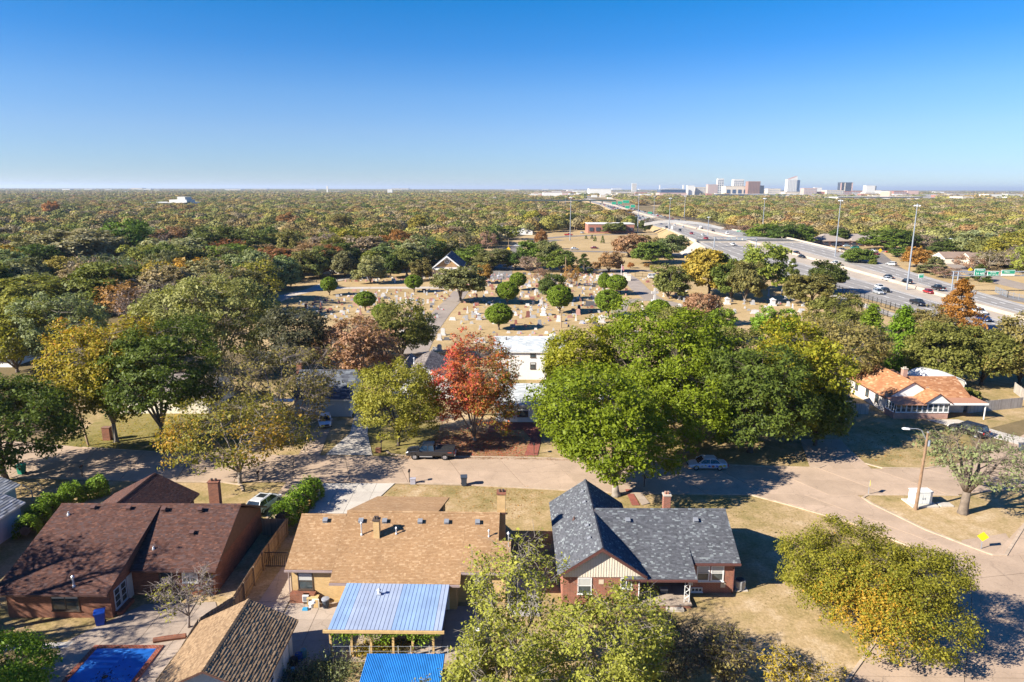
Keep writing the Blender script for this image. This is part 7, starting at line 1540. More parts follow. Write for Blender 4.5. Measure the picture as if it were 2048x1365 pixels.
FIG = [ # marked ones, seen singly: px, py(foot), kind, colour, scale, label
 (1422, 668, 'stone cross', 'white', 2.05, 'tall white stone cross on a pedestal above the dense green trees'), (1309, 605, 'stone cross', 'white', 2.3, 'tall white stone cross in the middle of the lane loop'),
 (886, 671, 'tall headstone', 'white', 1.5, 'large white headstone beside the cemetery lane, upper of the two'), (879, 681, 'tall headstone', 'pale grey', 1.35, 'large pale headstone beside the cemetery lane, lower of the two'),
 (905, 641, 'wide double headstone', 'white', 1.1, 'white block headstone close right of the lane'), (933, 641, 'tall headstone', 'grey', 1.2, 'grey upright slab in the left part of the front rows'), (958, 640, 'pedestal monument', 'pale grey', 1.4, 'stepped pale monument left of the nearest clipped juniper'),
 (952, 628, 'pedestal monument', 'white', 1.2, 'small white peaked monument above the stepped pale one'), (935, 627, 'obelisk', 'white', .8, 'short white pillar in the front left rows'), (1056, 635, 'tall headstone', 'red brown', 1.5, 'polished red brown headstone right of the nearest clipped juniper'),
 (1087, 631, 'pedestal monument', 'white', 1.7, 'broad white peaked monument in the centre rows'), (1117, 644, 'tall headstone', 'white', 1.5, 'bright white upright block beside the wooden pole'), (1082, 609, 'tall headstone', 'white', 1.3, 'white headstone on a high step in the middle rows'),
 (1156, 630, 'rounded headstone', 'pink granite', 1.9, 'arched pink granite stone below the right juniper shadow'), (1180, 613, 'wide double headstone', 'dark grey', 2.0, 'wide black carved family stone'), (1158, 620, 'tall headstone', 'dark grey', 1.2, 'black slab in the shadow of the large clipped juniper'),
 (1204, 646, 'pedestal monument', 'white', 1.6, 'white tiered monument in front of the ragged footed juniper'), (1201, 658, 'wide double headstone', 'dark grey', 1.3, 'dark low stone just behind the bright green tree tops'), (1284, 621, 'obelisk', 'white', 1.1, 'white spired monument left of the tall lane cross'),
 (1079, 652, 'tall headstone', 'grey', 1.4, 'dark sided slab at the end of the nearest juniper shadow'), (1454, 609, 'pedestal monument', 'white', 1.7, 'white urn topped monument right of the tan leaved oak'), (1488, 609, 'stone cross', 'grey', .9, 'small grey figure stone under the dark trees'),
 (1506, 610, 'tall headstone', 'pale grey', 1.3, 'pale upright slab right of the dark trees'), (1545, 612, 'pedestal monument', 'white', 1.8, 'large white stepped monument with a round top'), (1576, 613, 'tall headstone', 'pale grey', 1.3, 'pale stone right of the large round topped monument'),
 (1606, 613, 'obelisk', 'pale grey', 1.15, 'slender statue like monument in front of the broad olive brown tree'), (1563, 592, 'obelisk', 'white', .9, 'white pillar in the rear right rows'), (1537, 593, 'obelisk', 'pale grey', 1.0, 'grey pillar in the rear right rows'),
 (1577, 600, 'wide double headstone', 'white', 1.9, 'broad white tomb in the sunlight below the olive brown tree'), (1510, 628, 'wide double headstone', 'pale grey', 1.5, 'wide pale stone in the open right lawn'), (1535, 629, 'stone cross', 'white', .75, 'little white cross stone in the open right lawn'),
 (1524, 637, 'tall headstone', 'white', 1.1, 'white peaked stone near the bright green corner tree'), (1584, 627, 'obelisk', 'white', 1.15, 'white obelisk above the bright green corner tree'), (1603, 624, 'wide double headstone', 'pale grey', 1.2, 'pale wide stone at the right end of the lawn'),
 (1461, 626, 'low headstone', 'red brown', 1.5, 'upper of two brick red stones'), (1456, 633, 'low headstone', 'red brown', 1.4, 'lower of two brick red stones'), (1441, 634, 'tall headstone', 'white', 1.6, 'tall white slab beside the two brick red stones'), (1469, 627, 'rounded headstone', 'pale grey', 1.4, 'rounded pale stone beside the brick red ones'),
 (1433, 617, 'rounded headstone', 'white', 1.6, 'white leaning rounded stone near the tan leaved oak'), (1355, 593, 'wide double headstone', 'pale grey', 1.5, 'pale slanted wide stone right of the dense olive tree'), (1358, 600, 'tall headstone', 'white', 1.0, 'white narrow stone under the pale slanted one'), (1327, 594, 'stone cross', 'white', .8, 'small white cross left of the dense olive tree trunk'),
 (1359, 619, 'tall headstone', 'white', 1.4, 'white domed stone at the lane edge above the bright tree tops'), (960, 686, 'wide double headstone', 'white', 1.6, 'large white stone straight above the red maple'), (870, 702, 'low headstone', 'white', 1.3, 'white stone by the dark fence, left of the pair'), (879, 702, 'rounded headstone', 'pale grey', 1.6, 'pale stone by the dark fence, right of the pair'),
 (1697, 641, 'obelisk', 'white', 1.2, 'white monument beside the lower iron fence'),
]
for (px, py, k, c, s, lab) in FIG:
    x, y = G(px, py); stone(k, c, x, y, lab, s*.85, rnd.uniform(-.15, .1))
# rows of the rest
excl = [G(px, py)+(1.6,) for (px, py, *_r) in FIG]+[G(b[0], b[1])+(2.2,) for b in BALLS]
lane_px = [[(800, 760), (868, 650), (905, 585), (935, 585), (905, 650), (850, 760)], [(540, 622), (560, 585), (650, 566), (905, 566), (905, 581), (700, 582), (580, 610)], [(1225, 540), (1262, 540), (1330, 600), (1410, 612), (1410, 632), (1240, 640), (1222, 600), (1260, 592)]]
field = [(545, 640), (562, 590), (640, 575), (700, 560), (790, 552), (860, 549), (940, 548), (1100, 548), (1225, 550), (1290, 552), (1345, 556), (1375, 562), (1380, 600), (1400, 700), (960, 728), (860, 705), (850, 680), (640, 640)]
field2 = [(1400, 600), (1640, 585), (1650, 630), (1600, 660), (1420, 660)]
cands = []
y = 148.0
while y < 290:
    dens = 4.0 if y < 235 else 3.2
    X = -75.0
    while X < 85:
        x_, y_ = X+rnd.uniform(-.5, .5), y+rnd.uniform(-.5, .5); px, py = to_px(x_, y_, 0); X += rnd.choice((1.6, 2.0, 2.7, 3.6)) if py < 640 or px < 840 else rnd.choice((2.6, 3.4, 5.0))
        inn = inside(px, py, field) or (inside(px, py, field2) and rnd.random() < .22)
        if not inn or any(inside(px, py, p) for p in lane_px): continue
        if rnd.random() < .22 or (900 < px < 1000 and py > 640 and rnd.random() < .5): continue
        if any((x_-e[0])**2+(y_-e[1])**2 < e[2]**2 for e in excl): continue
        cands.append((y_, x_, px, py))
    y += dens
cands.sort(); print('stones', len(cands))
kw_ = ['low headstone']*8+['rounded headstone']*4+['tall headstone']*3+['wide double headstone']*4+['small marker']*4+['pedestal monument']*1+['obelisk']*1+['stone cross']*1
cw_ = ['white']*4+['pale grey']*7+['grey']*4+['dark grey']*2+['pink granite']*3+['red brown']*3
def region(px, py):
    if px < 720: return 'among the leftmost rows' if py > 590 else 'by the pale lane at left'
    if px < 870: return 'left of the sloping lane' if py > 583 else 'before the chapel'
    if px < 1000: return 'just right of the sloping lane'
    if px < 1130: return 'in the central rows' if py > 590 else 'in the central back rows'
    if px < 1240: return 'near the ragged footed juniper' if py > 590 else 'by the gate pillars'
    return 'around the lane loop' if py > 575 else 'in back rows by the gate'
NI = 252; rest = []
grp = {}
for i, (y_, x_, px, py) in enumerate(cands):
    k = rnd.choice(kw_); c = rnd.choice(cw_); s = rnd.uniform(.6, .95)
    if i < NI: lab = f'{c} {k} {region(px, py)}'; o = stone(k, c, x_, y_, lab, s, rnd.uniform(-.12, .12), group=f'{k}s in {c} stone '+region(px, py)); grp.setdefault(lab, []).append(o)
    else: rest.append((x_, y_, k, c, s))
POS = ['nearest such', 'second nearest such', 'third nearest such', 'fourth nearest such', 'fifth nearest such', 'sixth nearest such', 'seventh nearest such', 'eighth nearest such']
for lab, l in grp.items():
    if len(l) > 1:
        for i, o in enumerate(l): o['label'] = lab+', '+POS[min(i, 7)]
mb = MB(); mats = []; ci = {c: i for i, c in enumerate(STC)}
for c in STC: mats.append(plain('stone_'+c.replace(' ', '_'), STC[c], .8))
for (x_, y_, k, c, s) in rest:
    mb.cur = ci[c]; w = {'low headstone': .9, 'wide double headstone': 1.5, 'small marker': .5}.get(k, .65)*s; h = {'low headstone': .75, 'small marker': .4, 'obelisk': 2.0, 'tall headstone': 1.3}.get(k, .95)*s
    M = Matrix.Translation((x_, y_, 0)) @ Matrix.Rotation(rnd.uniform(-.2, .2), 4, 'Z'); mb.box(-w*.62, -.25, 0, w*.62, .25, .18, M); mb.box(-w/2, -.13, .18, w/2, .13, h, M)
o = mb.build('gravestones', mats, kind='stuff'); o['label'] = 'crowded small gravestones in the far rows of the cemetery'
# flowers left on graves
mb = MB(); fl = [plain('flower_red', (.5, .05, .06), .8), plain('flower_pink', (.6, .25, .35), .8), plain('flower_yellow', (.6, .45, .05), .8), plain('flower_blue', (.1, .15, .5), .8)]
for (y_, x_, px, py) in cands:
    if rnd.random() < .3: mb.cur = rnd.randrange(4); mb.lathe([(.05, 0), (.17, .2), (.1, .38)], x_+rnd.uniform(-.5, .5), y_-.45, 5)
o = mb.build('grave_flowers', fl, kind='stuff'); o['label'] = 'small bunches of flowers standing at the graves'
# gate pillars, flag, wooden poles
for i, (px, py, pt, w, lab) in enumerate([(1250, 561, 547, 5, 'left cream stone pillar of the cemetery gate'), (1197, 561, 552, 9, 'low cream wall end left of the gate pillars'), (1257, 562, 551, 8, 'right cream stone block of the cemetery gate')]):
    x, y = G(px, py); h = z_at(px, pt, y); ww = abs(x_at(px+w, py, y)-x); MB().box(-ww/2, -.4, 0, ww/2, .4, h).box(-ww/2-.1, -.5, h, ww/2+.1, .5, h+.2).build('gate_pillar', M_cream, None, (x, y, 0), label=lab, cat='pillar', group='cream stone pillars at the cemetery gate')
def pole(name, label, px, py, pt, r, mat, cat='pole', top=None, arm=None):
    x, y = G(px, py); h = z_at(px, pt, y); t = thing(name, label, cat, (x, y, 0)); MB().tube([(0, 0, -.1), (0, 0, h*.5), (0, 0, h)], [r, r*.85, r*.7], 8).build('pole', mat, t); return t, h
M_pole = plain('weathered_pole', (0.33, 0.235, 0.15), .95, var=.25, scale=2); M_whitepole = plain('white_pole', (.75, .75, .75), .5)
t, h = pole('flagpole', 'white flagpole with a limp flag by the cemetery gate', 1242, 560, 529, .1, M_whitepole, 'flagpole')
fm = plain('flag_cloth', (.45, .2, .22), .8, scale=2, var=.4); MB().prism_y([(.1, h-.4), (.9, h-.9), (1.0, h-2.6), (.5, h-2.2), (.1, h-1.5)], -.1, .0).build('flag', fm, t)
for (px, py, pt, lab) in ((1122, 656, 622, 'short wooden pole standing among the graves below the large clipped juniper'), (1131, 552, 514, 'pale wooden pole at the cemetery back fence'), (1448, 662, 628, 'grey wooden pole beside the brick red stones'), (1718, 668, 640, 'wooden pole top between the cedar and the lower fence')): pole('utility_pole', lab, px, py, pt, .16, M_pole, 'utility pole')
t, h = pole('utility_pole', 'plain leaning wooden pole left of the orange topped sycamore', 177, 892, 792, .14, M_pole, 'utility pole')
t.rotation_euler = (0, -.13, 0)
# ================================================================ vehicles
M_tyre = plain('tyre_rubber', (0.022, 0.022, 0.022), .85); M_rim = plain('alloy_rim', (0.55, 0.56, 0.58), .35, .6); M_cglass = glass('car_glass', (0.02, 0.03, 0.04), .06)
M_head = plain('headlight', (.72, .74, .76), .15); M_tail = plain('taillight', (.38, .012, .015), .3); M_trim = plain('black_trim', (.02, .02, .02), .6)
M_paint = obj_mat('car_paint', .28, .25, scale=.8, spec=.6, var=.05)
def loft(secs, name='body'):
    """secs: list of (y, [(x,z)...]) half profiles from sill to centre top, mirrored"""
    mb = MB(); rings = []
    for y, pr in secs:
        ring = [(-x, y, z) for x, z in pr]+[(x, y, z) for x, z in pr[::-1]]; rings.append(range(len(mb.v), len(mb.v)+len(ring))); mb.v += ring
    for i in range(len(rings)-1):
        n = len(rings[i])
        for k in range(n): q = (k+1) % n; mb.f.append((rings[i][k], rings[i][q], rings[i+1][q], rings[i+1][k])); mb.mi.append(0); mb.a.append(.5)
    mb.f.append(tuple(rings[0])[::-1]); mb.f.append(tuple(rings[-1])); mb.mi += [0, 0]; mb.a += [.5, .5]; return mb
def wheel_mesh(r, w):
    mb = MB()
    n = 16
    for a, b, xa, xb in ((r*.62, r*.95, w/2, w/2), (r*.95, r, w/2, w*.38), (r, r, w*.38, -w*.38), (r, r*.95, -w*.38, -w/2), (r*.95, r*.62, -w/2, -w/2)):
        for k in range(n):
            t0, t1 = 2*math.pi*k/n, 2*math.pi*(k+1)/n; mb.face([(xa, a*math.cos(t0), a*math.sin(t0)), (xa, a*math.cos(t1), a*math.sin(t1)), (xb, b*math.cos(t1), b*math.sin(t1)), (xb, b*math.cos(t0), b*math.sin(t0))])
    rm = MB()
    for sx in (-1, 1):
        rm.face([(sx*w*.30, r*.62*math.cos(2*math.pi*k/n), r*.62*math.sin(2*math.pi*k/n)) for k in range(n)])
        for k in range(5): a = 2*math.pi*k/5; rm.tube([(sx*w*.36, r*.12*math.cos(a), r*.12*math.sin(a)), (sx*w*.42, r*.6*math.cos(a), r*.6*math.sin(a))], r*.085, 4)
        rm.lathe([(r*.12, -.01), (r*.12, .01)], 0, 0, 6)
    return mb.mesh('tyre', M_tyre), rm.mesh('rim', M_rim)
WH = {}
def wheels(t, r, w, xs, ys):
    if (r, w) not in WH: WH[(r, w)] = wheel_mesh(r, w)
    ty, ri = WH[(r, w)]
    for y in ys:
        for x in (-xs, xs): o = link('wheel', ty, t, (x, y, r)); link('rim', ri, o)
def car_root(name, label, cat, group=None): return thing(name, label, cat, (0, 0, 0), 0, group)
def bodyside(W, zs, zb, zt, tuck): return [(W*.94, zs), (W, zs+.15), (W, zb-.1), (W*.97, zb), (W*tuck, zt), (0, zt+.03)]
def make_car(kind, label, color, group=None, detail=True):
    """front looks to +y"""
    t = car_root({'sedan': 'sedan', 'suv': 'sport_utility_car', 'pickup': 'pickup_truck', 'hatch': 'hatchback', 'van': 'van'}[kind], label, {'sedan': 'car', 'suv': 'car', 'pickup': 'pickup truck', 'hatch': 'car', 'van': 'van'}[kind], group)
    sp_ = {'sedan': (4.75, .9, .88, 1.42, .33, .62), 'hatch': (4.55, .89, .92, 1.47, .33, .62), 'suv': (4.8, .94, 1.08, 1.72, .37, .64), 'van': (5.1, .98, 1.1, 1.85, .36, .66), 'pickup': (6.1, .99, 1.22, 1.92, .42, .68)}[kind]
    Ln, W, zb, zt, r, tk = sp_; h = Ln/2; zs = .26 if kind != 'pickup' else .5; nose = zb*.82
    def sec(y, w, top, lo=zs): return (y, [(w*.92, lo), (w, lo+.12), (w, top-.14), (w*.93, top-.03), (w*.5, top+.015), (0, top+.025)])
    if kind == 'pickup': secs = [sec(-h, W*.96, zb+.02, .62), sec(-h+.08, W, zb+.04), sec(h*.62, W, zb+.02), sec(h*.9, W*.97, zb-.08), sec(h-.02, W*.9, zb-.22, .55)]
    else: secs = [sec(-h, W*.82, zb-.12, .4), sec(-h+.15, W*.94, zb-.02), sec(-h*.55, W, zb+.02), sec(h*.3, W, zb), sec(h*.72, W*.96, nose+.04), sec(h*.93, W*.86, nose-.1), sec(h, W*.7, nose-.25, .35)]
    b = loft(secs).build('body', M_paint, t, smooth=False); b.color = (*color, 1)
    # cabin: glass band and painted roof with pillars
    cy = {'sedan': (-1.55, -.95, .55, 1.25), 'hatch': (-2.1, -1.5, .5, 1.3), 'suv': (-2.25, -2.0, .55, 1.25), 'van': (-2.4, -2.25, 1.0, 1.75), 'pickup': (-.55, -.42, .98, 1.62)}[kind]
    def gs(y, z, w): return (y, [(w, z-.02), (w*.99, z)])
    q = [(-W*.93, cy[0], zb), (W*.93, cy[0], zb), (W*.93, cy[3], zb-.02), (-W*.93, cy[3], zb-.02)]; p = [(-W*.74, cy[1], zt-.06), (W*.74, cy[1], zt-.06), (W*.74, cy[2], zt-.06), (-W*.74, cy[2], zt-.06)]
    g_ = MB(); [g_.face([q[i], q[(i+1) % 4], p[(i+1) % 4], p[i]]) for i in range(4)]; g_.face(p); g_.build('glasshouse', M_cglass, t)
    rf = MB(); ov = .02
    rf.box(-W*.74-ov, cy[1]-ov, zt-.06, W*.74+ov, cy[2]+ov, zt-.01); rf.box(-W*.66, cy[1]+.1, zt-.0101, W*.66, cy[2]-.1, zt+.02)
    for sx in (-1, 1):
        for (ya, yb) in ((cy[0], cy[1]), (cy[3], cy[2])): rf.tube([(sx*W*.93, ya, zb-.02), (sx*W*.75, yb, zt-.04)], .045, 4)
        ym = (cy[1]+cy[2])/2; rf.tube([(sx*W*.935, ym, zb-.02), (sx*W*.75, ym, zt-.04)], .04, 4)
        if kind in ('suv', 'van'): ym = cy[1]+.7; rf.tube([(sx*W*.935, ym, zb-.02), (sx*W*.75, ym, zt-.04)], .05, 4)
    rr2 = rf.build('roof', M_paint, t); rr2.color = (*color, 1)
    if kind == 'pickup':
        bed = MB(); bed.box(-W*.84, -h+.12, zb-.02, W*.84, -.75, zb+.075); bed.build('bed_floor', M_trim, t)
        rails = MB(); 
        for sx in (-1, 1): rails.box(sx*W*.92-.07, -h+.05, zb+.03, sx*W*.92+.07, -.65, zb+.14)
        rails.box(-W*.9, -h+.0, zb+.03, W*.9, -h+.11, zb+.14); o = rails.build('bed_rail', M_paint, t); o.color = (*color, 1)
        MB().box(-W*1.02, -.3, .42, -W*.9, 1.3, .5).box(W*.9, -.3, .42, W*1.02, 1.3, .5).build('running_board', M_rim, t)
        MB().box(-W*.92, -h-.14, .55, W*.92, -h-.001, .75).build('bumper', M_rim, t)
    if detail:
        for sx in (-1, 1):
            MB().cbox(sx*W*.68, h-.06 if kind == 'pickup' else h*.955, (zb-.36 if kind == 'pickup' else nose-.2), .34, .12, .16).build('headlight', M_head, t)
            MB().cbox(sx*W*.86, -h+.02, zb-.22, .2, .1, .24).build('taillight', M_tail, t)
            m_ = MB().cbox(sx*(W+.1), cy[3]-.25, zb+.08, .2, .12, .14).build('wing_mirror', M_paint, t); m_.color = (*color, 1)
            for yd in (((cy[1]+cy[2])/2, cy[2]+.1) if kind != 'pickup' else (.25,)): MB().box(sx*(W+.002)-.005, yd-.3, zb-.16, sx*(W+.002)+.02, yd-.14, zb-.12).build('handle', M_trim, t)
        MB().cbox(0, h+.0, .55 if kind != 'pickup' else .78, W*1.1, .06, .2 if kind != 'pickup' else .36).build('grille', M_trim, t)
        MB().cbox(0, -h-.01, .62 if kind != 'pickup' else .8, .5, .03, .14).build('number_plate', M_swhite, t)
    arch = {'pickup': (-1.85, 1.95)}.get(kind, (-Ln*.29, Ln*.31)); wheels(t, r, .24, W-.12, arch)
    return t
gpx = lambda px, py: G(px, py)
def set_car(t, px, py, rz, z=0.05):
    x, y = G(px, py, z); t.location = (x, y, z); t.rotation_euler = (0, 0, rz); return t
H_ = math.pi/2
# the pickup in the street (nose to the left)
c = set_car(make_car('pickup', 'dark grey extended cab pickup parked at the kerb beneath the red maple', (0.034, 0.034, 0.037)), 862, 915, H_-.02)
MB().box(-1.005, -2.75, .98, -.995, -2.25, 1.06).build('side_decal', plain('decal_red', (.45, .08, .03), .5), c)
# painted white sedan
c = set_car(make_car('sedan', 'white car covered in blue and yellow painted artwork parked in the tree shade', (.62, .66, .70)), 1413, 936, H_-.02)
mb = MB(); mb.cur = 0
for k in range(9):
    yy_ = -1.9+k*.45; r_ = rnd.uniform(.08, .2); mb.cur = rnd.randrange(3); n = 7; zc = rnd.uniform(.5, .68)
    mb.face([(.905, yy_+r_*math.cos(2*math.pi*q/n), zc+r_*.8*math.sin(2*math.pi*q/n)) for q in range(n)]); mb.face([(-.905, yy_+r_*math.cos(2*math.pi*q/n), zc+r_*.8*math.sin(2*math.pi*q/n)) for q in range(n)])
mb.build('painted_artwork', [plain('art_blue', (.03, .12, .5), .5), plain('art_yellow', (.6, .45, .04), .5), plain('art_orange', (.5, .15, .08), .5)], c)
set_car(make_car('sedan', 'white sedan parked on the drive before the pale blue garage', (.68, .70, .72)), 650, 848, -2.85)
c = set_car(make_car('hatch', 'white car with a dark sunroof half hidden by the driveway hedge', (.70, .70, .68)), 528, 1016, -.25); MB().box(-.45, -.6, 1.481, .45, .25, 1.5).build('sunroof', M_cglass, c)
set_car(make_car('suv', 'black car with red tail lights behind the bare twigs at the bungalow carport', (.018, .018, .02)), 1935, 868, .55)
# traffic: a few builds, copied
B = {k: make_car(k, '', (.5, .5, .5), 'traffic on the freeway') for k in ('sedan', 'suv', 'pickup', 'hatch')}
used = set()
CC = {'white': (.72, .72, .70), 'black': (.015, .015, .018), 'silver': (.42, .44, .46), 'dark blue': (.02, .045, .14), 'red': (.42, .02, .02), 'maroon': (.16, .012, .02), 'grey': (.13, .135, .14), 'teal green': (.02, .25, .18), 'pale blue': (.35, .45, .52)}
def traffic(kind, col, px, py, label, rz=None, z=None, group='traffic on the freeway'):
    if z is None:
        z = 1.0
        for _ in range(8): x, y = G(px, py, z); z = fw(y)[4]+.06
    x, y = G(px, py, z); c = B[kind] if kind not in used else dup(B[kind], (0, 0, 0)); used.add(kind)
    c.location = (x, y, z)
    if rz is None: a, b = fw(y-10), fw(y+10); rz = -math.atan2((b[1]+b[2]-a[1]-a[2])/2, 20)+(math.pi if px < to_px((fw(y)[1]+fw(y)[2])/2, y, z)[0] else 0)
    c.rotation_euler = (0, 0, rz); c['label'] = label; c['group'] = group
    for ch in c.children:
        if ch.name.split('.')[0] in ('body', 'roof', 'bed_rail', 'wing_mirror'): ch.color = (*CC[col], 1)
    return c
for a in [('pickup', 'black', 1835, 611, 'black pickup truck in the near lanes right of the iron fence'), ('suv', 'silver', 1756, 588, 'silver car beside the black one near the fence'), ('sedan', 'black', 1770, 584, 'black car between silver and white cars'), ('sedan', 'white', 1759, 577, 'white car behind the silver and black ones'),
 ('sedan', 'maroon', 1678, 565, 'maroon car alone in the near lanes'), ('suv', 'white', 1584, 531, 'white car partly behind the pointed juniper'), ('pickup', 'white', 1671, 531, 'white pickup truck at the foot of the second mast'), ('sedan', 'white', 1773, 561, 'white coupe overtaking a black one in the far lanes'),
 ('sedan', 'black', 1776, 557, 'black coupe hidden behind the white one'), ('suv', 'black', 1813, 567, 'black car right behind the nearest tall mast'), ('pickup', 'black', 1876, 581, 'black pickup with red load in the far lanes'), ('sedan', 'red', 1857, 587, 'bright red car in the far lanes'),
 ('suv', 'white', 1958, 628, 'white van half hidden by the orange cypress'), ('sedan', 'dark blue', 1968, 642, 'dark blue car behind the tree tops at far right'), ('suv', 'dark blue', 1564, 506, 'dark blue suv in the far lanes by the golden trees'), ('sedan', 'black', 1592, 508, 'first black car right of the dark blue suv'), ('sedan', 'black', 1603, 516, 'second black car right of the dark blue suv'),
 ('sedan', 'silver', 1547, 498, 'silver car of the pair left of the dark blue suv'), ('suv', 'white', 1558, 498, 'white car of the pair left of the dark blue suv'), ('sedan', 'white', 1466, 491, 'white and silver car under the truss gantry'), ('sedan', 'red', 1412, 479, 'lower red car near the underpass'), ('sedan', 'red', 1383, 469, 'upper red car near the underpass'), ('sedan', 'white', 1406, 472, 'white car between the two red ones'),
 ('suv', 'black', 1360, 463, 'black car before the footbridge pier'), ('suv', 'white', 1454, 469, 'white van in the far lanes left of the green route sign'), ('sedan', 'black', 1426, 464, 'black car in the far lanes past the pier'), ('suv', 'black', 1403, 460, 'black suv beside the footbridge pier'), ('sedan', 'black', 1315, 447, 'black car under the footbridge'), ('suv', 'black', 1333, 457, 'black jeep ahead of the footbridge'),
 ('sedan', 'white', 1338, 450, 'white car under the footbridge'), ('sedan', 'white', 1366, 456, 'white car at the foot of the thin mast'), ('sedan', 'white', 1300, 451, 'white car left of the footbridge'), ('sedan', 'black', 1330, 447, 'second black car under the footbridge'), ('suv', 'white', 1350, 452, 'white suv behind the pier')]: traffic(*a)
k = 0
# far cars, too small to show parts: one mesh each form
def far_form(kind):
    Ln, W, zb, zt = {'sedan': (4.7, .9, .9, 1.42), 'suv': (4.8, .95, 1.1, 1.74), 'pickup': (5.9, 1.0, 1.15, 1.85), 'hatch': (4.5, .9, .93, 1.5)}[kind]; h = Ln/2
    def sec(y, w, top): return (y, [(w*.92, .3), (w, .42), (w, top-.14), (w*.93, top-.03), (w*.5, top+.015), (0, top+.025)])
    mb = loft([sec(-h, W*.85, zb-.1), sec(-h+.2, W, zb), sec(h*.4, W, zb), sec(h*.9, W*.92, zb-.16), sec(h, W*.75, zb-.3)])
    a, b, c, d = {'pickup': (-.5, -.3, 1.0, 1.6)}.get(kind, (-1.7, -1.2, .5, 1.2)); mb.cur = 1
    q = [(-W*.9, a, zb), (W*.9, a, zb), (W*.9, d, zb), (-W*.9, d, zb)]; p = [(-W*.72, b, zt-.05), (W*.72, b, zt-.05), (W*.72, c, zt-.05), (-W*.72, c, zt-.05)]
    for i in range(4): mb.face([q[i], q[(i+1) % 4], p[(i+1) % 4], p[i]])
    mb.cur = 0; mb.box(-W*.74, b, zt-.05, W*.74, c, zt); mb.cur = 2
    for sx in (-1, 1):
        for wy in (-h*.6, h*.6): mb.prism_x([(wy+.33*math.cos(q_*math.pi/4), .33+.33*math.sin(q_*math.pi/4)) for q_ in range(8)], sx*W-.14, sx*W+.01)
    return mb.mesh('far_'+kind, [M_paint, M_cglass, M_tyre])
FARM = {k_: far_form(k_) for k_ in ('sedan', 'suv', 'pickup', 'hatch')}
def far_car(kind, col, x, y, z, label):
    a, b = fw(y-10), fw(y+10); f = fw(y); rz = -math.atan2((b[1]+b[2]-a[1]-a[2])/2, 20)+(math.pi if x < (f[1]+f[2])/2 else 0)
    o = link({'sedan': 'sedan', 'suv': 'sport_utility_car', 'pickup': 'pickup_truck', 'hatch': 'hatchback'}[kind], FARM[kind], None, (x, y, z), rz, label=label, cat='car' if kind != 'pickup' else 'pickup truck', group='distant cars on the freeway'); o.color = (*CC[col], 1)
rnd2 = random.Random(5)
for lane_ in ((0, 1, .33), (0, 1, .6), (0, 1, .82), (2, 3, .2), (2, 3, .45), (2, 3, .7)):
    y = 620+rnd2.uniform(0, 60)
    while y < 1500:
        f = fw(y); x = lp(f[lane_[0]], f[lane_[1]], lane_[2]); z = f[4]+.06; px, py = to_px(x, y, z)
        kd = rnd2.choice(('sedan', 'suv', 'pickup', 'hatch')); col = rnd2.choice(('black', 'black', 'white', 'silver', 'grey', 'dark blue', 'red'))
        side = 'oncoming' if lane_[0] == 0 else 'outbound'; seg = 'before' if y < 800 else 'past' if y < 1050 else 'far beyond'
        k += 1; nm = {'suv': 'suv', 'hatch': 'hatchback'}.get(kd, kd)
        lane_n = {.33: 'outer', .6: 'middle', .82: 'inner', .2: 'inner', .45: 'middle', .7: 'outer'}[lane_[2]]
        far_car(kd, col, x, y, z, f'{col} {nm} in the {lane_n} {side} lane {seg} the big mast'); y += rnd2.uniform(22, 62)
# side-road traffic
for a in [('pickup', 'red', 1137, 472, 'red pickup on the ramp road left of the flat brick building', -H_), ('sedan', 'silver', 1164, 467, 'silver car parked behind the red pickup', .3), ('sedan', 'silver', 1036, 493, 'silver car at the bend of the curved road', 1.2), ('sedan', 'silver', 1149, 500, 'silver car on the side road left of the red one', -H_), ('sedan', 'maroon', 1189, 498, 'dark red car on the side road before the dry slope', -H_),
 ('suv', 'black', 1338, 470, 'black car joining from the ramp road', -H_), ('suv', 'white', 1308, 557, 'white car on the lane behind the dense olive tree', -H_), ('suv', 'silver', 1653, 500, 'silver suv on the side road beyond the freeway', H_), ('sedan', 'grey', 1683, 501, 'dark car on the side road right of the silver suv', H_),
 ('van_', 'teal green', 1709, 498, 'teal green van on the side road', H_), ('sedan', 'pale blue', 1694, 494, 'pale blue car on the side road behind the van', -H_), ('sedan', 'white', 1745, 504, 'white car waiting at the ramp top', .4), ('sedan', 'maroon', 1750, 510, 'dark maroon car descending the ramp', .4), ('suv', 'white', 1782, 531, 'white car halfway down the ramp', .5), ('sedan', 'red', 1779, 506, 'red car on the crossing road by the stop signs', -H_), ('pickup', 'black', 1791, 505, 'dark pickup on the crossing road', -H_), ('sedan', 'black', 1673, 493, 'black car at the end of the school roof', H_)]:
    kd = 'suv' if a[0] == 'van_' else a[0]; traffic(kd, a[1], a[2], a[3], a[4], a[5], .08, 'cars on the side roads')
for kk, oo in B.items():
    if kk not in used:
        for ch in list(oo.children_recursive): bpy.data.objects.remove(ch)
        bpy.data.objects.remove(oo)
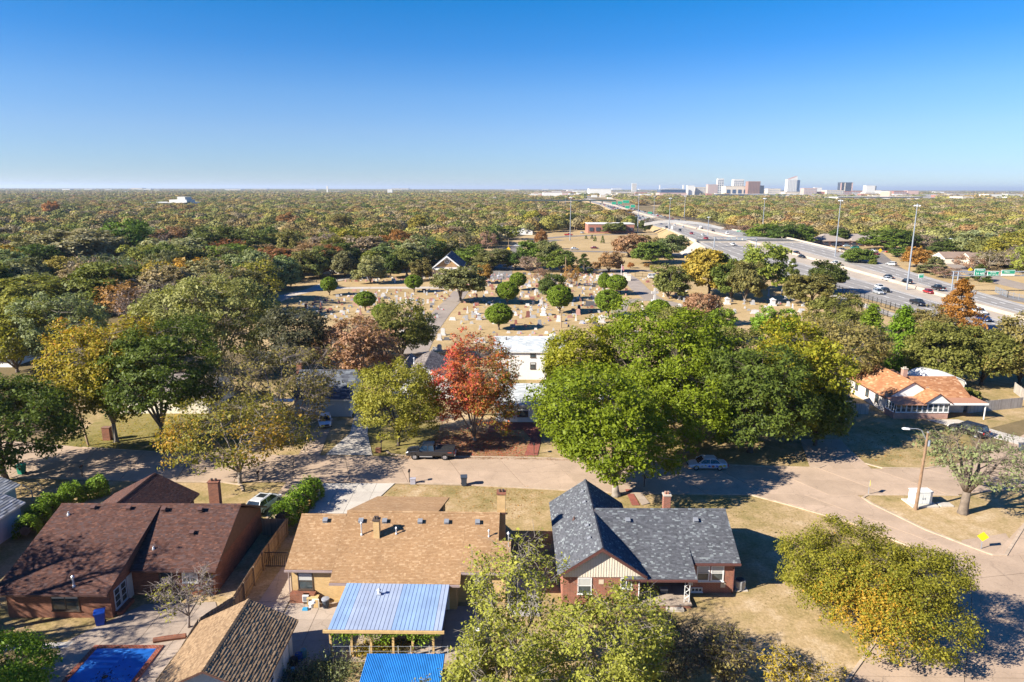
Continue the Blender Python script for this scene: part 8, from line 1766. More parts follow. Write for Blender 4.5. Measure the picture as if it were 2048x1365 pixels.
# ================================================================ street furniture and yard things
M_binblue = plain('bin_blue', (.012, .06, .22), .5); M_bindark = plain('bin_dark', (.05, .065, .09), .5); M_bingreen = plain('bin_green', (.01, .20, .12), .5); M_binblack = plain('bin_black', (.02, .03, .03), .5)
def bin_(label, px, py, mat, rz=0, s=1.0):
    x, y = G(px, py); t = thing('wheeled_bin', label, 'bin', (x, y, .04), rz); t.scale = (s,)*3
    mb = MB(); a, b = .25, .31; n = len(mb.v); mb.v += [(-a, -a, .06), (a, -a, .06), (a, a, .06), (-a, a, .06), (-b, -b, .98), (b, -b, .98), (b, b+.05, .98), (-b, b+.05, .98)]
    for q in ((0, 3, 2, 1), (4, 5, 6, 7), (0, 1, 5, 4), (1, 2, 6, 5), (2, 3, 7, 6), (3, 0, 4, 7)): mb.f.append(tuple(n+i for i in q)); mb.mi.append(0); mb.a.append(.5)
    mb.box(-b-.03, -b-.03, .9, b+.03, -b-.001, .98); mb.build('body', mat, t)
    MB().prism_x([(-.36, .981), (.4, .981), (.38, 1.06), (0, 1.11), (-.34, 1.05)], -.35, .35).build('lid', mat, t); MB().tube([(-.25, .42, .95), (.25, .42, .95)], .025, 6).build('handle', mat, t)
    for sx in (-1, 1): MB().prism_x([(.24+.11*math.cos(q*math.pi/4), .11+.11*math.sin(q*math.pi/4)) for q in range(8)], sx*.27-.03, sx*.27+.03).build('wheel', M_tyre, t)
    return t
bin_('dark blue wheeled bin on the street edge behind the golden brick house', 928, 972, M_bindark, .1, 1.12)
bin_('green wheeled bin at the left end of the street', 44, 949, M_bingreen, -.2, 1.15)
bin_('black wheeled bin at the kerb under the dark sycamore', 325, 906, M_binblack, .3, 1.1)
bin_('royal blue wheeled bin beside the brick house corner and patio', 202, 1250, plain('bin_royal', (.01, .07, .42), .5), .4, 1.1)
def mailbox(label, px, py, h=1.15, brick_=False, box=None):
    x, y = G(px, py); t = thing('mailbox', label, 'mailbox', (x, y, 0)); MB().box(-.05, -.05, 0, .05, .05, h-.05).build('post', M_darkbark, t)
    mb = MB(); pr = [(-.11, h-.05), (.11, h-.05), (.11, h+.1), (.07, h+.17), (0, h+.2), (-.07, h+.17), (-.11, h+.1)]; mb.prism_y(pr, -.26, .24); mb.build('box', M_trim, t); MB().box(.111, -.1, h+.05, .13, -.07, h+.24).build('flag', M_tail, t); return t
mailbox('black mailbox on a post beside the small grey newspaper block', 819, 967, 1.5); mailbox('black mailbox by the left hedge at the street edge', 165, 954, 1.25); mailbox('black mailbox on the near lawn right of the spreading golden tree', 517, 963, 1.1)
mailbox('black mailbox on the red brick path across the street', 1068, 909, 1.35); mailbox('black mailbox in the tree shade behind the grey roofed house', 1288, 975, 1.2); mailbox('black mailbox beside a small brick planter at the leaf strewn lawn', 763, 903, 1.3)
x, y = G(826, 968); MB().box(-.3, -.2, 0, .3, .2, .62).box(-.34, -.24, .62, .34, .24, .7).build('meter_box', plain('grey_box', (.38, .37, .42), .7), None, (x, y, 0), label='small pale grey block box beside the mailbox at the driveway', cat='utility box')
x, y = G(757, 905); MB().box(-.35, -.25, 0, .35, .25, .6).box(-.28, -.18, .6, .28, .18, .66).build('brick_planter', B_dark, None, (x, y, 0), label='dark brick planter at the lawn corner near the grey pickup', cat='planter')
x, y = G(216, 880); MB().box(-.5, -.35, 0, .5, .35, 1.75).box(-.55, -.4, 1.75, .55, .4, 1.85).build('brick_pier', B_dark, None, (x, y, 0), label='dark red brick pier beside the sycamore trunk', cat='pier')
# yellow warning signs
M_yel = plain('sign_yellow', (.75, .50, .01), .5, var=.04)
def warn(label, px, py, pt, rz, s=.62):
    x, y = G(px, py); h = z_at(px, pt, y); t = thing('warning_sign', label, 'road sign', (x, y, 0), rz); MB().box(-.03, 0, 0, .03, .06, h-.1).build('post', M_galv, t)
    mb = MB(); k = s*.707; zc = h-k; mb.prism_y([(-k, zc), (0, zc-k), (k, zc), (0, zc+k)], -.03, -.005); mb.build('sign_panel', M_yel, t); return t
warn('yellow diamond sign seen nearly edge on at the island tip', 1737, 990, 961, 1.15); warn('yellow diamond sign at the lower corner of the grass island', 1962, 1099, 1064, -.3, .7)
for (px, py, pt, lab) in ((1017, 507, 494, 'yellow sign in front of the curved road'), (1760, 505, 497, 'yellow sign left of the crossing road cars'), (1792, 503, 496, 'yellow sign at the crossing road'), (1842, 496, 488, 'yellow diamond by the school driveway'), (1940, 543, 535, 'yellow sign by the right hand lane'), (1433, 460, 453, 'yellow sign at the end of the footbridge')): warn(lab, px, py, pt, 0, 1.6)
# street light on a wooden pole
x, y = G(1831, 1021); h = z_at(1856, 866, y); dx = x_at(1856, 866, y)-x
SL = thing('street_light', 'tall wooden utility pole with white cobra head street lamp on the island', 'street light', (x, y, 0)); MB().tube([(0, 0, -.1), (dx*.5, 0, h*.5), (dx, 0, h)], [.17, .145, .11], 9).build('pole', plain('rusty_pole', (.24, .15, .09), .95, var=.3, scale=1.5), SL)
lx = x_at(1812, 858, y)-x; lz = z_at(1812, 858, y)
MB().tube([(dx, 0, h-.9), (dx-.7, 0, lz-.15), (lerp_x := (dx+lx)/2, 0, lz+.02), (lx+.3, 0, lz)], .045, 6).build('arm', M_galv, SL); MB().prism_y([(lx-.35, lz-.05), (lx+.35, lz-.08), (lx+.35, lz+.06), (lx-.1, lz+.12), (lx-.35, lz+.06)], -.14, .14).build('lamp_head', M_whitepole, SL)
MB().lathe([(.14, h-1.5), (.17, h-1.4), (.17, h-.9), (.1, h-.85)], dx+.25, 0, 8).build('transformer', M_galv, SL); MB().box(dx-.03, -.1, h-.05, dx+.03, .1, h+.12).build('insulator', M_galv, SL)
# utility cabinet
x, y = G(1839, 1008); UB = thing('utility_cabinet', 'white electrical cabinet on a concrete pad behind the pole', 'utility cabinet', (x, y, .06), .05)
M_cab = plain('cabinet_white', (.66, .68, .66), .5, var=.08); MB().box(-1.45, -1.1, 0, 1.45, 1.0, .14).build('pad', M_white_slab, UB); MB().box(-1.0, -.5, .141, 1.0, .55, 1.45).box(-1.05, -.55, 1.451, 1.05, .6, 1.55).build('body', M_cab, UB)
for k in (-1, 1): d = MB().box(k*.5-.47, -.53, .2, k*.5+.47, -.501, 1.4).build('door', M_cab, UB); MB().cbox(k*.12, -.55, .8, .05, .04, .2).build('handle', M_galv, d)
x, y = G(1890, 1012); MB().box(-.7, -.45, 0, .7, .45, .14).build('manhole_slab', M_white_slab, None, (x, y, .06), label='flat concrete lid in the grass right of the white cabinet', cat='manhole cover')
# air conditioner at the red brick house
x, y = G(1482, 1182); AC = thing('air_conditioner', 'grey cylindrical air conditioning unit beside the red brick house', 'air conditioner', (x, y+.35, 0)); MB().box(-.55, -.5, 0, .55, .5, .08).build('pad', M_conc, AC)
M_ac = plain('ac_grey', (.26, .27, .28), .6, .2); MB().lathe([(.40, .081), (.42, .14), (.42, .78), (.40, .84)], n=16).build('casing', M_ac, AC); MB().lathe([(.36, .85), (.34, .9), (.12, .93)], n=16).build('fan_grille', M_trim, AC)
mb = MB(); [mb.box(.425*math.cos(a)-.012, .425*math.sin(a)-.012, .14, .425*math.cos(a)+.012, .425*math.sin(a)+.012, .78) for a in [2*math.pi*k/28 for k in range(28)]]; mb.build('fins', M_pipe, AC, kind='stuff')
x, y = G(1456, 1184); MB().tube([(0, 0, 0), (.2, .1, .25), (.45, .2, .5), (.5, .4, .06)], .035, 6).build('garden_hose', plain('hose_teal', (.02, .16, .15), .6), None, (x, y, 0), label='teal garden hose at the corner of the red brick house', cat='hose')
# cooler on the porch
x, y = G(1327, 1185, .36); t = thing('cool_box', 'grey and blue cool box standing on the brick house porch', 'cool box', (x, y, .36)); MB().box(-.3, -.2, 0, .3, .2, .3).build('body', M_bindark, t); MB().box(-.32, -.22, .301, .32, .22, .4).build('lid', plain('lid_grey', (.35, .36, .37), .6), t)
# patio clutter by the golden brick wall
def at(px, py, z=0): return (*G(px, py, z), z)
x, y = G(652, 1216); t = thing('dustbin', 'round dark grey dustbin with pale lid by the golden brick wall', 'bin', (x, y, 0)); MB().lathe([(.24, 0), (.30, .78)], n=14).build('body', M_bindark, t); MB().lathe([(.34, .781), (.32, .86), (.1, .9)], n=14).build('lid', plain('lid_pale', (.30, .31, .34), .6), t)
x, y = G(627, 1210); t = thing('wooden_table', 'small honey wooden table cluttered with white items', 'table', (x, y, 0)); MB().box(-.45, -.3, .68, .45, .3, .74).build('tabletop', M_timber, t)
for sx in (-1, 1):
    for sy in (-1, 1): MB().box(sx*.4-.03, sy*.25-.03, 0, sx*.4+.03, sy*.25+.03, .68).build('leg', M_timber, t)
x, y = G(626, 1207, .74); MB().lathe([(.2, .0), (.24, .06), (.16, .18)], n=8).build('basin', M_winwhite, None, (x, y, .745), label='white bowl shaped bundle on the small wooden table', cat='bowl')
x, y = G(632, 1217); t = thing('board_frame', 'cream framed brown board leaning on the wooden table', 'board', (x, y, 0)); MB().box(-.28, -.03, 0, .28, .03, .85).build('frame', M_cream, t); MB().box(-.2, -.045, .08, .2, -.031, .77).build('panel', M_timber, t)
x, y = G(623, 1216); MB().lathe([(.17, 0), (.21, .5), (.19, .52)], n=12).build('bucket', M_winwhite, None, (x, y, 0), label='white bucket between table and framed board', cat='bucket')
x, y = G(613, 1208); t = thing('glass_cabinet', 'small white framed pet carrier with grey mesh front', 'pet carrier', (x, y, 0)); MB().box(-.25, -.2, .3, .25, .2, .85).build('body', M_winwhite, t); MB().box(-.19, -.215, .36, .19, -.201, .79).build('mesh_door', M_vent, t); MB().box(-.2, -.15, 0, .2, .15, .299).build('stand', M_windark, t)
x, y = G(613, 1217); MB().box(-.22, -.15, 0, .22, .15, .2).box(-.16, -.1, .2, .16, .1, .24).build('crate', plain('crate_blue', (.05, .32, .55), .5), None, (x, y-.3, 0), label='bright blue crate in front of the white pet carrier', cat='crate')
# barbecue grills under the patio cover
x, y = G(825, 1292); t = thing('barbecue', 'black gas barbecue with a lid under the patio cover', 'barbecue', (x, y+.4, 0)); MB().box(-.45, -.3, .12, .45, .3, .82).build('cabinet', M_trim, t); MB().prism_x([(-.32, .821), (.32, .821), (.3, 1.05), (.1, 1.2), (-.2, 1.15)], -.45, .45).build('lid', M_trim, t)
for sx in (-1, 1): MB().box(sx*.65-.19, -.25, .8, sx*.65+.19, .25, .84).build('side_shelf', M_trim, t)
MB().tube([(-.3, -.38, .98), (.3, -.38, .98)], .02, 6).build('handle', M_pipe, t)
x, y = G(702, 1290); t = thing('plant_stand', 'black metal stand with pots and orange flowers under the patio cover', 'plant stand', (x, y+.9, 0)); mb = MB()
for sx in (-1, 1):
    for sy in (-1, 1): mb.box(sx*.5-.02, sy*.3-.02, 0, sx*.5+.02, sy*.3+.02, 1.0)
mb.box(-.55, -.35, .95, .55, .35, 1.0); mb.build('stand', M_trim, t)
rs = np.random.RandomState(3); C = rs.normal(size=(260, 3))*np.array([.35, .2, .16])+np.array([0, 0, 1.25]); link('leaves', leaves_mesh('leaves', C, rs.normal(size=(260, 3)), .13, rs.uniform(0, 1, 260), ML['hedge'], rs), t)
# climbing vine along the beam
C = []; 
for k in range(1700): u = rs.uniform(.2, 8.2); C.append((u, rs.normal()*.12-.15, 2.0-abs(rs.normal())*.28*(1+.8*math.sin(u*2.1))))
C = np.array(C); t = thing('climbing_vine', 'green vine hanging along the beam of the patio cover', 'vine', (-13.3, 44.6, 0), -.01); link('leaves', leaves_mesh('leaves', C, rs.normal(size=(len(C), 3)), .13, rs.uniform(.2, 1, len(C)), ML['hedge'], rs), t); MB().tube([(.3, -.15, 1.95), (4, -.2, 1.9), (8.1, -.15, 1.97)], .025, 4).build('stem', M_darkbark, t)
# barrels and pots beside the garage
for (px, py, r, h, mt, lab) in ((598, 1322, .28, .6, M_binblue, 'blue barrel by the garage side wall'), (588, 1330, .3, .55, M_trim, 'black pot by the garage side wall'), (608, 1316, .22, .7, plain('tank_teal', (.10, .25, .26), .6), 'teal water drum by the garage side wall'), (586, 1346, .15, .4, plain('pot_blue', (.18, .40, .50), .6), 'pale blue jug below the barrels')):
    x, y = G(px, py); MB().lathe([(r*.9, 0), (r, h*.3), (r, h*.85), (r*.92, h)], n=12).lathe([(r*.8, h), (r*.5, h+.04)], n=12).build('barrel', mt, None, (x, y, 0), label=lab, cat='barrel')
# lawn chairs east of the patio
for (px, py, rz, lab) in ((935, 1298, .3, 'white lawn chair under the pecan branches'), (950, 1283, -.4, 'second white lawn chair nearer the golden brick house')):
    x, y = G(px, py); t = thing('lawn_chair', lab, 'chair', (x, y, .03), rz, 'white lawn chairs'); MB().box(-.28, -.28, .38, .28, .28, .42).build('seat', M_winwhite, t); MB().box(-.28, .24, .43, .28, .29, .95).build('backrest', M_winwhite, t)
    for sx in (-1, 1):
        for sy in (-1, 1): MB().box(sx*.25-.02, sy*.25-.02, 0, sx*.25+.02, sy*.25+.02, .38).build('leg', M_winwhite, t)
# wire fence posts with white caps in front of the patio
x, y = G(661, 1316); t = thing('garden_fence', 'thin white capped post fence in front of the patio cover', 'fence', (x, y, 0))
for px in (661, 701, 740, 797, 822, 859, 896): xx = x_at(px, 1316, y)-x; MB().box(xx-.025, -.025, 0, xx+.025, .025, 1.0).build('post', M_pipe, t); 
MB().tube([(0, 0, .55), (x_at(896, 1316, y)-x, 0, .55)], .012, 4).tube([(0, 0, .95), (x_at(896, 1316, y)-x, 0, .95)], .012, 4).build('wire', M_galv, t)
# rough plants beside the shed
for (px, py, s, mk, lab, sd) in ((650, 1352, 1.3, 'sagegreen', 'grey green tangled plants left of the blue shed', 1), (610, 1362, .9, 'darkgrey', 'dark weeds at the bottom beside the garage', 2), (742, 1302, .7, 'golden', 'yellow flowering bush behind the blue shed', 3), (790, 1300, .6, 'brownolive', 'brown dry bush under the patio beam', 4), (1943, 793, .0, 'olive', '', 5), (1288, 1372, 1.0, 'olive', 'olive brush at the bottom edge by the pecan', 6)):
    if not lab: continue
    x, y = G(px, py); n = int(2600*s); C = rs.normal(size=(n, 3))*np.array([s, s*.7, s*.35]); C[:, 2] = np.abs(C[:, 2])+.05; t = thing('bush', lab, 'bush', (x, y, 0)); link('foliage', leaves_mesh('foliage', C, rs.normal(size=(n, 3))+np.array([0, 0, .4]), .11, rs.uniform(0, 1, n)*.8, ML[mk], rs), t)
    mb = MB()
    for q in range(26): a = (rs.normal()*s*.7, rs.normal()*s*.5, 0); mb.tube([a, (a[0]*1.2, a[1]*1.2, rs.uniform(.5, 1.2)*s)], [.015, .006], 3)
    mb.build('stems', M_twig, t)
x, y, h, r = place(1943, 803, 778, 34); put_tree('shrub', 'round olive shrub in the dry yard by the grey board fence', grow(900, h, r, r, mats=(M_bark, ML['olive']), cb=.03, nclump=70, nleaf=60, leaf=.2, cr=.5, tr=.08), (x, y, 0), cat='shrub')
# log edging and trellis things of the courtyard
x, y = G(345, 1282); t = MB().tube([(-1.3, -.25, .22), (-.4, 0, .22), (.9, .3, .22)], [.2, .21, .2], 8).build('brick_edging', B_dark, None, (x, y, 0), label='low curved dark brick edging beside the courtyard tree', cat='edging')
x, y = G(66, 1003); t = thing('satellite_dish', 'large mesh satellite dish lying behind the left hedge', 'satellite dish', (x, y, 1.2)); mb = MB(); n = 18
[mb.tube([(r_*math.cos(2*math.pi*q/n), r_*math.sin(2*math.pi*q/n), r_*r_*.28) for q in range(n+1)], .02, 3) for r_ in (.35, .65, .95)]; [mb.tube([(0, 0, 0), (.5*math.cos(q*.7), .5*math.sin(q*.7), .07), (.95*math.cos(q*.7), .95*math.sin(q*.7), .25)], .015, 3) for q in range(9)]; o = mb.build('dish', plain('dish_mesh', (.25, .26, .27), .6), t, kind='stuff'); o.rotation_euler = (.7, .5, 0); MB().tube([(0, 0, -1.2), (0, 0, 0)], .05, 6).build('mast', M_galv, t); MB().tube([(0, 0, 0), (-.5, -.5, 1.0)], .03, 4).build('arm', M_pipe, t)
x, y = G(2046, 905); bin_('dark wheeled bin at the right edge near the pale drive', 2044, 905, M_bindark, 0, 1.1)

# ---- fallen leaves
def litter(name, label, poly_pts, n, size, mk, z=.05, clusters=None, seed=1):
    rs = np.random.RandomState(seed); xs = [p[0] for p in poly_pts]; ys_ = [p[1] for p in poly_pts]; C = []
    while len(C) < n:
        x, y = rs.uniform(min(xs), max(xs)), rs.uniform(min(ys_), max(ys_))
        if inside(x, y, poly_pts): C.append((x, y, z+rs.uniform(0, .03)))
    C = np.array(C); o = link(name, leaves_mesh(name, C, rs.normal(size=(n, 3))*.25+np.array([0, 0, 1]), size, rs.uniform(0, 1, n), ML[mk], rs), kind='stuff'); o['label'] = label
litter('fallen_leaves', 'red brown leaves strewn under the red maple', [(-12.5, 83.4), (3, 83), (4, 92), (-1, 97), (-10, 94)], 3800, .15, 'red', .06)
litter('fallen_leaves', 'brown leaves drifted along the far kerb', [(-15, 82.2), (-14, 83.4), (3, 83.0), (11, 82.2), (11, 81.3), (2.5, 82.0)], 1500, .13, 'pinkbrown', .07, seed=2)
litter('fallen_leaves', 'tan leaves scattered over the near lawns', [(-15, 66), (3, 66), (4, 74), (-14, 74.4)], 1500, .11, 'rust', .03, seed=3)
litter('fallen_leaves', 'orange leaves under the sycamores', [(-58, 86), (-38, 84.5), (-38, 96), (-58, 98)], 2600, .16, 'yellow_orange', .04, seed=4)
litter('fallen_leaves', 'brown leaves on the lawn right of the road tree', [(18, 81.5), (60, 82), (62, 94), (20, 98)], 2600, .15, 'rust', .04, seed=5)
litter('fallen_leaves', 'leaves round the red brick house lawn', [(20, 50), (36, 56), (30, 68), (14, 71), (12, 64), (20, 62)], 1600, .1, 'brownolive', .03, seed=6)
litter('fallen_leaves', 'brown leaf litter by the driveway hedge', [(-24, 62), (-21.5, 62), (-21.3, 73), (-23.5, 73)], 900, .13, 'rust', .03, seed=7)
# ================================================================ buildings in the wood and the distant city
MB_ = {'white': plain('far_white', (.62, .60, .55), .8, var=.04, scale=.05), 'cream': plain('far_cream', (.55, .48, .38), .8, var=.05, scale=.05), 'tan': plain('far_tan', (.42, .33, .25), .8, var=.05, scale=.05), 'brick': plain('far_brick', (.33, .15, .11), .85, var=.08, scale=.05), 'pink': plain('far_pink', (.48, .33, .28), .85, var=.06, scale=.05),
 'grey': plain('far_grey', (.33, .34, .35), .8, scale=.05), 'dark': plain('far_dark', (.045, .055, .075), .3, scale=.05), 'glass': glass('far_glass', (.03, .06, .12), .15), 'concrete': plain('far_concrete', (.40, .385, .36), .85, scale=.05), 'green': plain('far_green', (.1, .35, .25), .6), 'brown': plain('far_brownbrick', (.30, .17, .125), .85, var=.06, scale=.05)}
def block(name, label, px, w_px, py_base, py_top, wall, roofm='white', floors=0, cols=0, depth=None, group=None, cat='building', win='dark', Y=None, parts=True, strip=False):
    if Y is None: x, y = G(px, py_base)
    else: y = Y; x = x_at(px, py_base, y)
    s = abs(x_at(px+w_px/2, py_base, y)-x_at(px-w_px/2, py_base, y)); h = z_at(px, py_top, y)
    t = thing(name, label, cat, (x, y, 0), 0, group); d = depth or s*.7
    MB().box(-s/2, 0, 0, s/2, d, h).build('wall', MB_[wall], t); MB().box(-s/2-.01*s, -.01*s, h, s/2+.01*s, d, h+max(.4, h*.03)).build('roof', MB_[roofm], t)
    if floors and cols:
        fh = h/(floors+.4); cw = s/cols
        if floors*cols <= 60:
            me = MB().box(-cw*.3, -.012*s, -fh*.28, cw*.3, -.002, fh*.28).mesh('window', MB_[win])
            for f in range(floors):
                for c in range(cols): link('window', me, t, (-s/2+cw*(c+.5), 0, fh*(f+.62)))
        else:
            mb = MB()
            for f in range(floors):
                if strip: mb.box(-s*.47, -.012*s, fh*(f+.4), s*.47, -.002, fh*(f+.85))
                else:
                    for c in range(cols): mb.box(-s/2+cw*(c+.22), -.012*s, fh*(f+.4), -s/2+cw*(c+.78), -.002, fh*(f+.85))
            mb.build('windows', MB_[win], t, kind='stuff')
    return t, s, h, d
# ---- nearer buildings
block('brick_building', 'flat roofed red brick building by the ramp road', 1222, 92, 467, 449, 'brick', 'white', 1, 7, 22)
t, s, h, d = block('school_building', 'long low pink brick school with tan hipped roof beyond the freeway', 1740, 190, 493, 482, 'pink', 'tan', 1, 14, 24)
k = s/2; mb = MB()
for (a, b) in ((-k*1.02, -k*.45), (-k*.42, k*.3), (k*.33, k*1.02)): zt_ = h+3.4; mb.face([(a, -1.5, h-.2), (b, -1.5, h-.2), (b-6, 12, zt_), (a+6, 12, zt_)]); mb.face([(b, -1.5, h-.2), (b, 25, h-.2), (b-6, 12, zt_)]); mb.face([(a, 25, h-.2), (a, -1.5, h-.2), (a+6, 12, zt_)]); mb.face([(b, 25, h-.2), (a, 25, h-.2), (a+6, 12, zt_), (b-6, 12, zt_)])
mb.build('hipped_roof', plain('school_roof', (.30, .25, .21), .9), t)
def far_house(px, py, w_px, label, wm=M_white, rm=None, zr=4.6, axis='x', dpt=9, group=None, ze=2.8):
    x, y = G(px, py); s = abs(x_at(px+w_px/2, py, y)-x_at(px-w_px/2, py, y)); return house_simple('house', label, x-s/2, x+s/2, y, y+dpt, ze, zr, axis, wm, rm or M_wroof, MS_taupe, shingles=False, windows=((-s*.25, 1.6, 1.2, 1.2, 'S'), (s*.2, 1.6, 1.4, 1.2, 'S')), group=group) if False else _fh(x, y, s, dpt, label, wm, rm or M_wroof, zr, axis, ze)
M_wroof = plain('white_metal_roof', (.62, .64, .66), .6, var=.08, scale=.3); M_gyroof = plain('grey_felt_roof', (.22, .21, .21), .9, var=.15, scale=.4); M_brroof = plain('brown_felt_roof', (.24, .17, .13), .9, var=.15, scale=.4); M_blwall = plain('bright_blue_siding', (.30, .50, .66), .7, var=.05)
def _fh(x, y, s, dpt, label, wm, rm, zr, axis, ze):
    return house_simple('house', label, x-s/2, x+s/2, y, y+dpt, ze, zr, axis, wm, M_white, rm, shingles=False, windows=((-s*.22, 1.6, 1.2, 1.2, 'S'), (s*.22, 1.6, 1.4, 1.2, 'S')))
for a in [(511, 540, 18, 'small bright blue gabled cottage at the wood edge', M_blwall, M_gyroof, 5.2, 'y', 8), (528, 541, 22, 'second blue white cottage at the wood edge, right of the gabled one', M_blwall, M_gyroof, 5.0, 'y', 8), (536, 548, 20, 'low white shed in front of the blue cottages', M_white, M_wroof, 3.4, 'x', 5),
 (655, 548, 46, 'white cottage half hidden under the brownish tree', M_white, M_brroof, 4.6, 'x', 9), (955, 462, 46, 'white metal roofed long house behind the curved road, left one', M_white, M_wroof, 4.8, 'x', 14), (992, 463, 60, 'long white roofed building beside the curved road', M_white, M_wroof, 5, 'x', 12), (1062, 455, 56, 'white gabled house near the golden crown', M_white, M_wroof, 5, 'x', 12), (1045, 470, 40, 'grey roofed house with double gables by the curved road', M_white, M_gyroof, 5, 'y', 9), (1090, 452, 26, 'small white house with grey gable right of the golden crown', M_white, M_gyroof, 5, 'y', 9),
 (155, 568, 66, 'low grey roofed house with a small red chimney deep in the left wood', M_cream, M_gyroof, 4.8, 'x', 10), (400, 470, 22, 'pale roofed house in the left middle wood', M_white, M_wroof, 5, 'x', 10), (670, 480, 34, 'white roofed low building in the middle wood', M_white, M_wroof, 5, 'x', 12), (855, 472, 12, 'narrow white shed in the middle wood', M_white, M_wroof, 6, 'y', 8),
 (545, 452, 20, 'pale house among far middle crowns', M_white, M_gyroof, 5, 'x', 10), (585, 468, 14, 'white gable among far middle crowns', M_white, M_wroof, 6, 'y', 9), (520, 448, 12, 'small white gable left of the rust red crown', M_white, M_wroof, 6, 'y', 9), (820, 480, 40, 'grey roof by the car park in the middle wood', M_cream, M_gyroof, 4, 'x', 12),
 (1918, 528, 60, 'pale roofed house behind the pine right of the ramp', M_cream, M_brroof, 5, 'x', 10), (2040, 490, 30, 'purple grey roofed house at the right edge', M_cream, M_gyroof, 6, 'x', 10), (1960, 530, 36, 'tan roofed house by the lane at far right', M_cream, M_brroof, 5, 'x', 10), (1750, 462, 10, 'pale roof corner over the school', M_white, M_wroof, 7, 'x', 10), (10, 735, 30, 'white house showing at the left edge under the yellow green tree', M_white, M_wroof, 5, 'x', 9)]:
    far_house(a[0], a[1], a[2], a[3], a[4], a[5], a[6], a[7], a[8])
RN = [('white', M_wroof), ('grey', M_gyroof), ('brown', M_brroof)]
for k, (hx, hy) in enumerate(HOLES):
    hp = to_px(hx, hy, 0); rn, rm = rh.choice(RN); wn, wm = rh.choice([('white', M_white), ('cream', M_cream)])
    _fh(hx, hy, rh.uniform(13, 20), rh.uniform(8, 11), f"{wn} walled house with {rn} roof in a clearing near {AREA(hp[0])}", wm, rm, rh.uniform(4.4, 5.6), rh.choice('xxy'), 2.8)
chimney_at = [o for o in bpy.data.objects if o.get('label', '').startswith('low grey roofed house with a small red')][0]; MB().box(-.6, 2, 4, .6, 3.2, 6.2).build('chimney', B_red, chimney_at)
# ---- buildings standing out of the far wood
t, s, h, d = block('hospital', 'long white stepped office block rising from the far left wood', 330, 78, 419, 406, 'white', 'white', 2, 16, 60)
MB().box(s*.05, 10, h, s*.5, 40, h*1.45).build('upper_floor', MB_['white'], t); MB().box(s*.25, 12, h*1.45, s*.45, 35, h*1.9).build('upper_floor', MB_['white'], t)
for a in [(200, 60, 421, 417, 'white', 'flat white roofs left of the stepped office block'), (255, 20, 420, 414, 'cream', 'small pale building left of the stepped office block'), (655, 3, 388, 373, 'white', 'far slim white water tower'), (780, 10, 389, 379, 'white', 'far white church in the middle distance'), (565, 20, 404, 397, 'brick', 'small far red building behind the middle wood'), (585, 12, 400, 396, 'white', 'white far sheds left of the red building'), (545, 40, 388, 385, 'cream', 'long cream far hall'), (890, 20, 402, 397, 'white', 'white far hall left of the overpass'), (808, 16, 404, 399, 'pink', 'small pink far hall'), (985, 14, 402, 396, 'white', 'small white far hall above the overpass'), (1072, 9, 392, 385, 'tan', 'tan block left of the red roofed hall'), (1105, 38, 393, 385, 'white', 'white hall with thin red roof in the far city'), (1200, 44, 390, 378, 'white', 'broad white warehouse left of the grey tower'), (1240, 60, 388, 384, 'cream', 'cream low halls below the white warehouse'), (1160, 50, 386, 381, 'white', 'low white sheds left of the broad warehouse'), (1268, 9, 388, 368, 'concrete', 'grey concrete tower standing alone')]:
    block('far_building', a[5], a[0], a[1], a[2]+1, a[3], a[4], 'brick' if 'red roof' in a[5] else 'white', 0, 0)
sheet('city_ground', plain('city_lots', (.30, .27, .23), .9, scale=.01), [(80, 2700), (60, 3600), (200, 6500), (3800, 6500), (2100, 3200), (1500, 2300), (900, 2250), (900, 2900)], .3)
# ---- downtown
yc = 3900
def tower(px, w, pb, pt, wall, label, floors=0, cols=0, win='glass', Y=None, roofm=None, strip=False): return block('tower_block' if pt < 374 else 'city_block', label, px, w, pb, pt, wall, roofm or wall, floors, cols, Y=Y or yc+rnd.uniform(-200, 200), win=win, strip=strip)
tower(1440, 12, 390, 358.5, 'white', 'pale slim hotel tower with blue glass band', 9, 3); tower(1476, 20, 390, 360, 'white', 'white framed glass office tower', 8, 5)
tower(1473, 45, 394, 373, 'cream', 'wide office block with four dark glass bays', 1, 4, 'glass', 3700); tower(1507, 24, 392, 364, 'brown', 'brown brick high block', 12, 8, 'dark', 3650); tower(1522, 10, 390, 372, 'dark', 'dark block leaning on the brown one', Y=3750)
t, s, h, d = tower(1583, 19, 388, 360, 'white', 'white tower with slanted red crown, tallest of the skyline', 22, 6, 'grey', 4700)
t['label'] = 'tallest white tower of the skyline with a slanted red crown'
z2 = z_at(1594, 353, 4700); mb = MB(); mb.prism_y([(-s/2, h), (s/2, h), (s/2, z2)], 0, d); mb.build('slanted_crown', MB_['white'], t); MB().face([(-s/2, -.5, h+.3), (s/2, -.5, z2+.3), (s/2, d, z2+.3), (-s/2, d, h+.3)]).build('crown_roof', MB_['brick'], t); MB().box(s/2, 0, 0, s/2+18, d, h*.98).build('side_wing', MB_['glass'], t)
t, s, h, d = tower(1692, 22, 386, 366, 'dark', 'black glass tower with pale brick corners', Y=4300)
for sx in (-1, 1): MB().box(sx*s*.5-3, -2, 0, sx*s*.5+3, 3, h).build('corner_strip', MB_['pink'], t)
MB().box(-s*.2, -2, 0, -s*.12, -.1, h).build('corner_strip', MB_['cream'], t)
tower(1740, 18, 390, 372, 'white', 'plain white block with dark side right of the black tower', Y=4100); tower(1749, 5, 388, 373, 'dark', 'dark flank beside the plain white block', Y=4200)
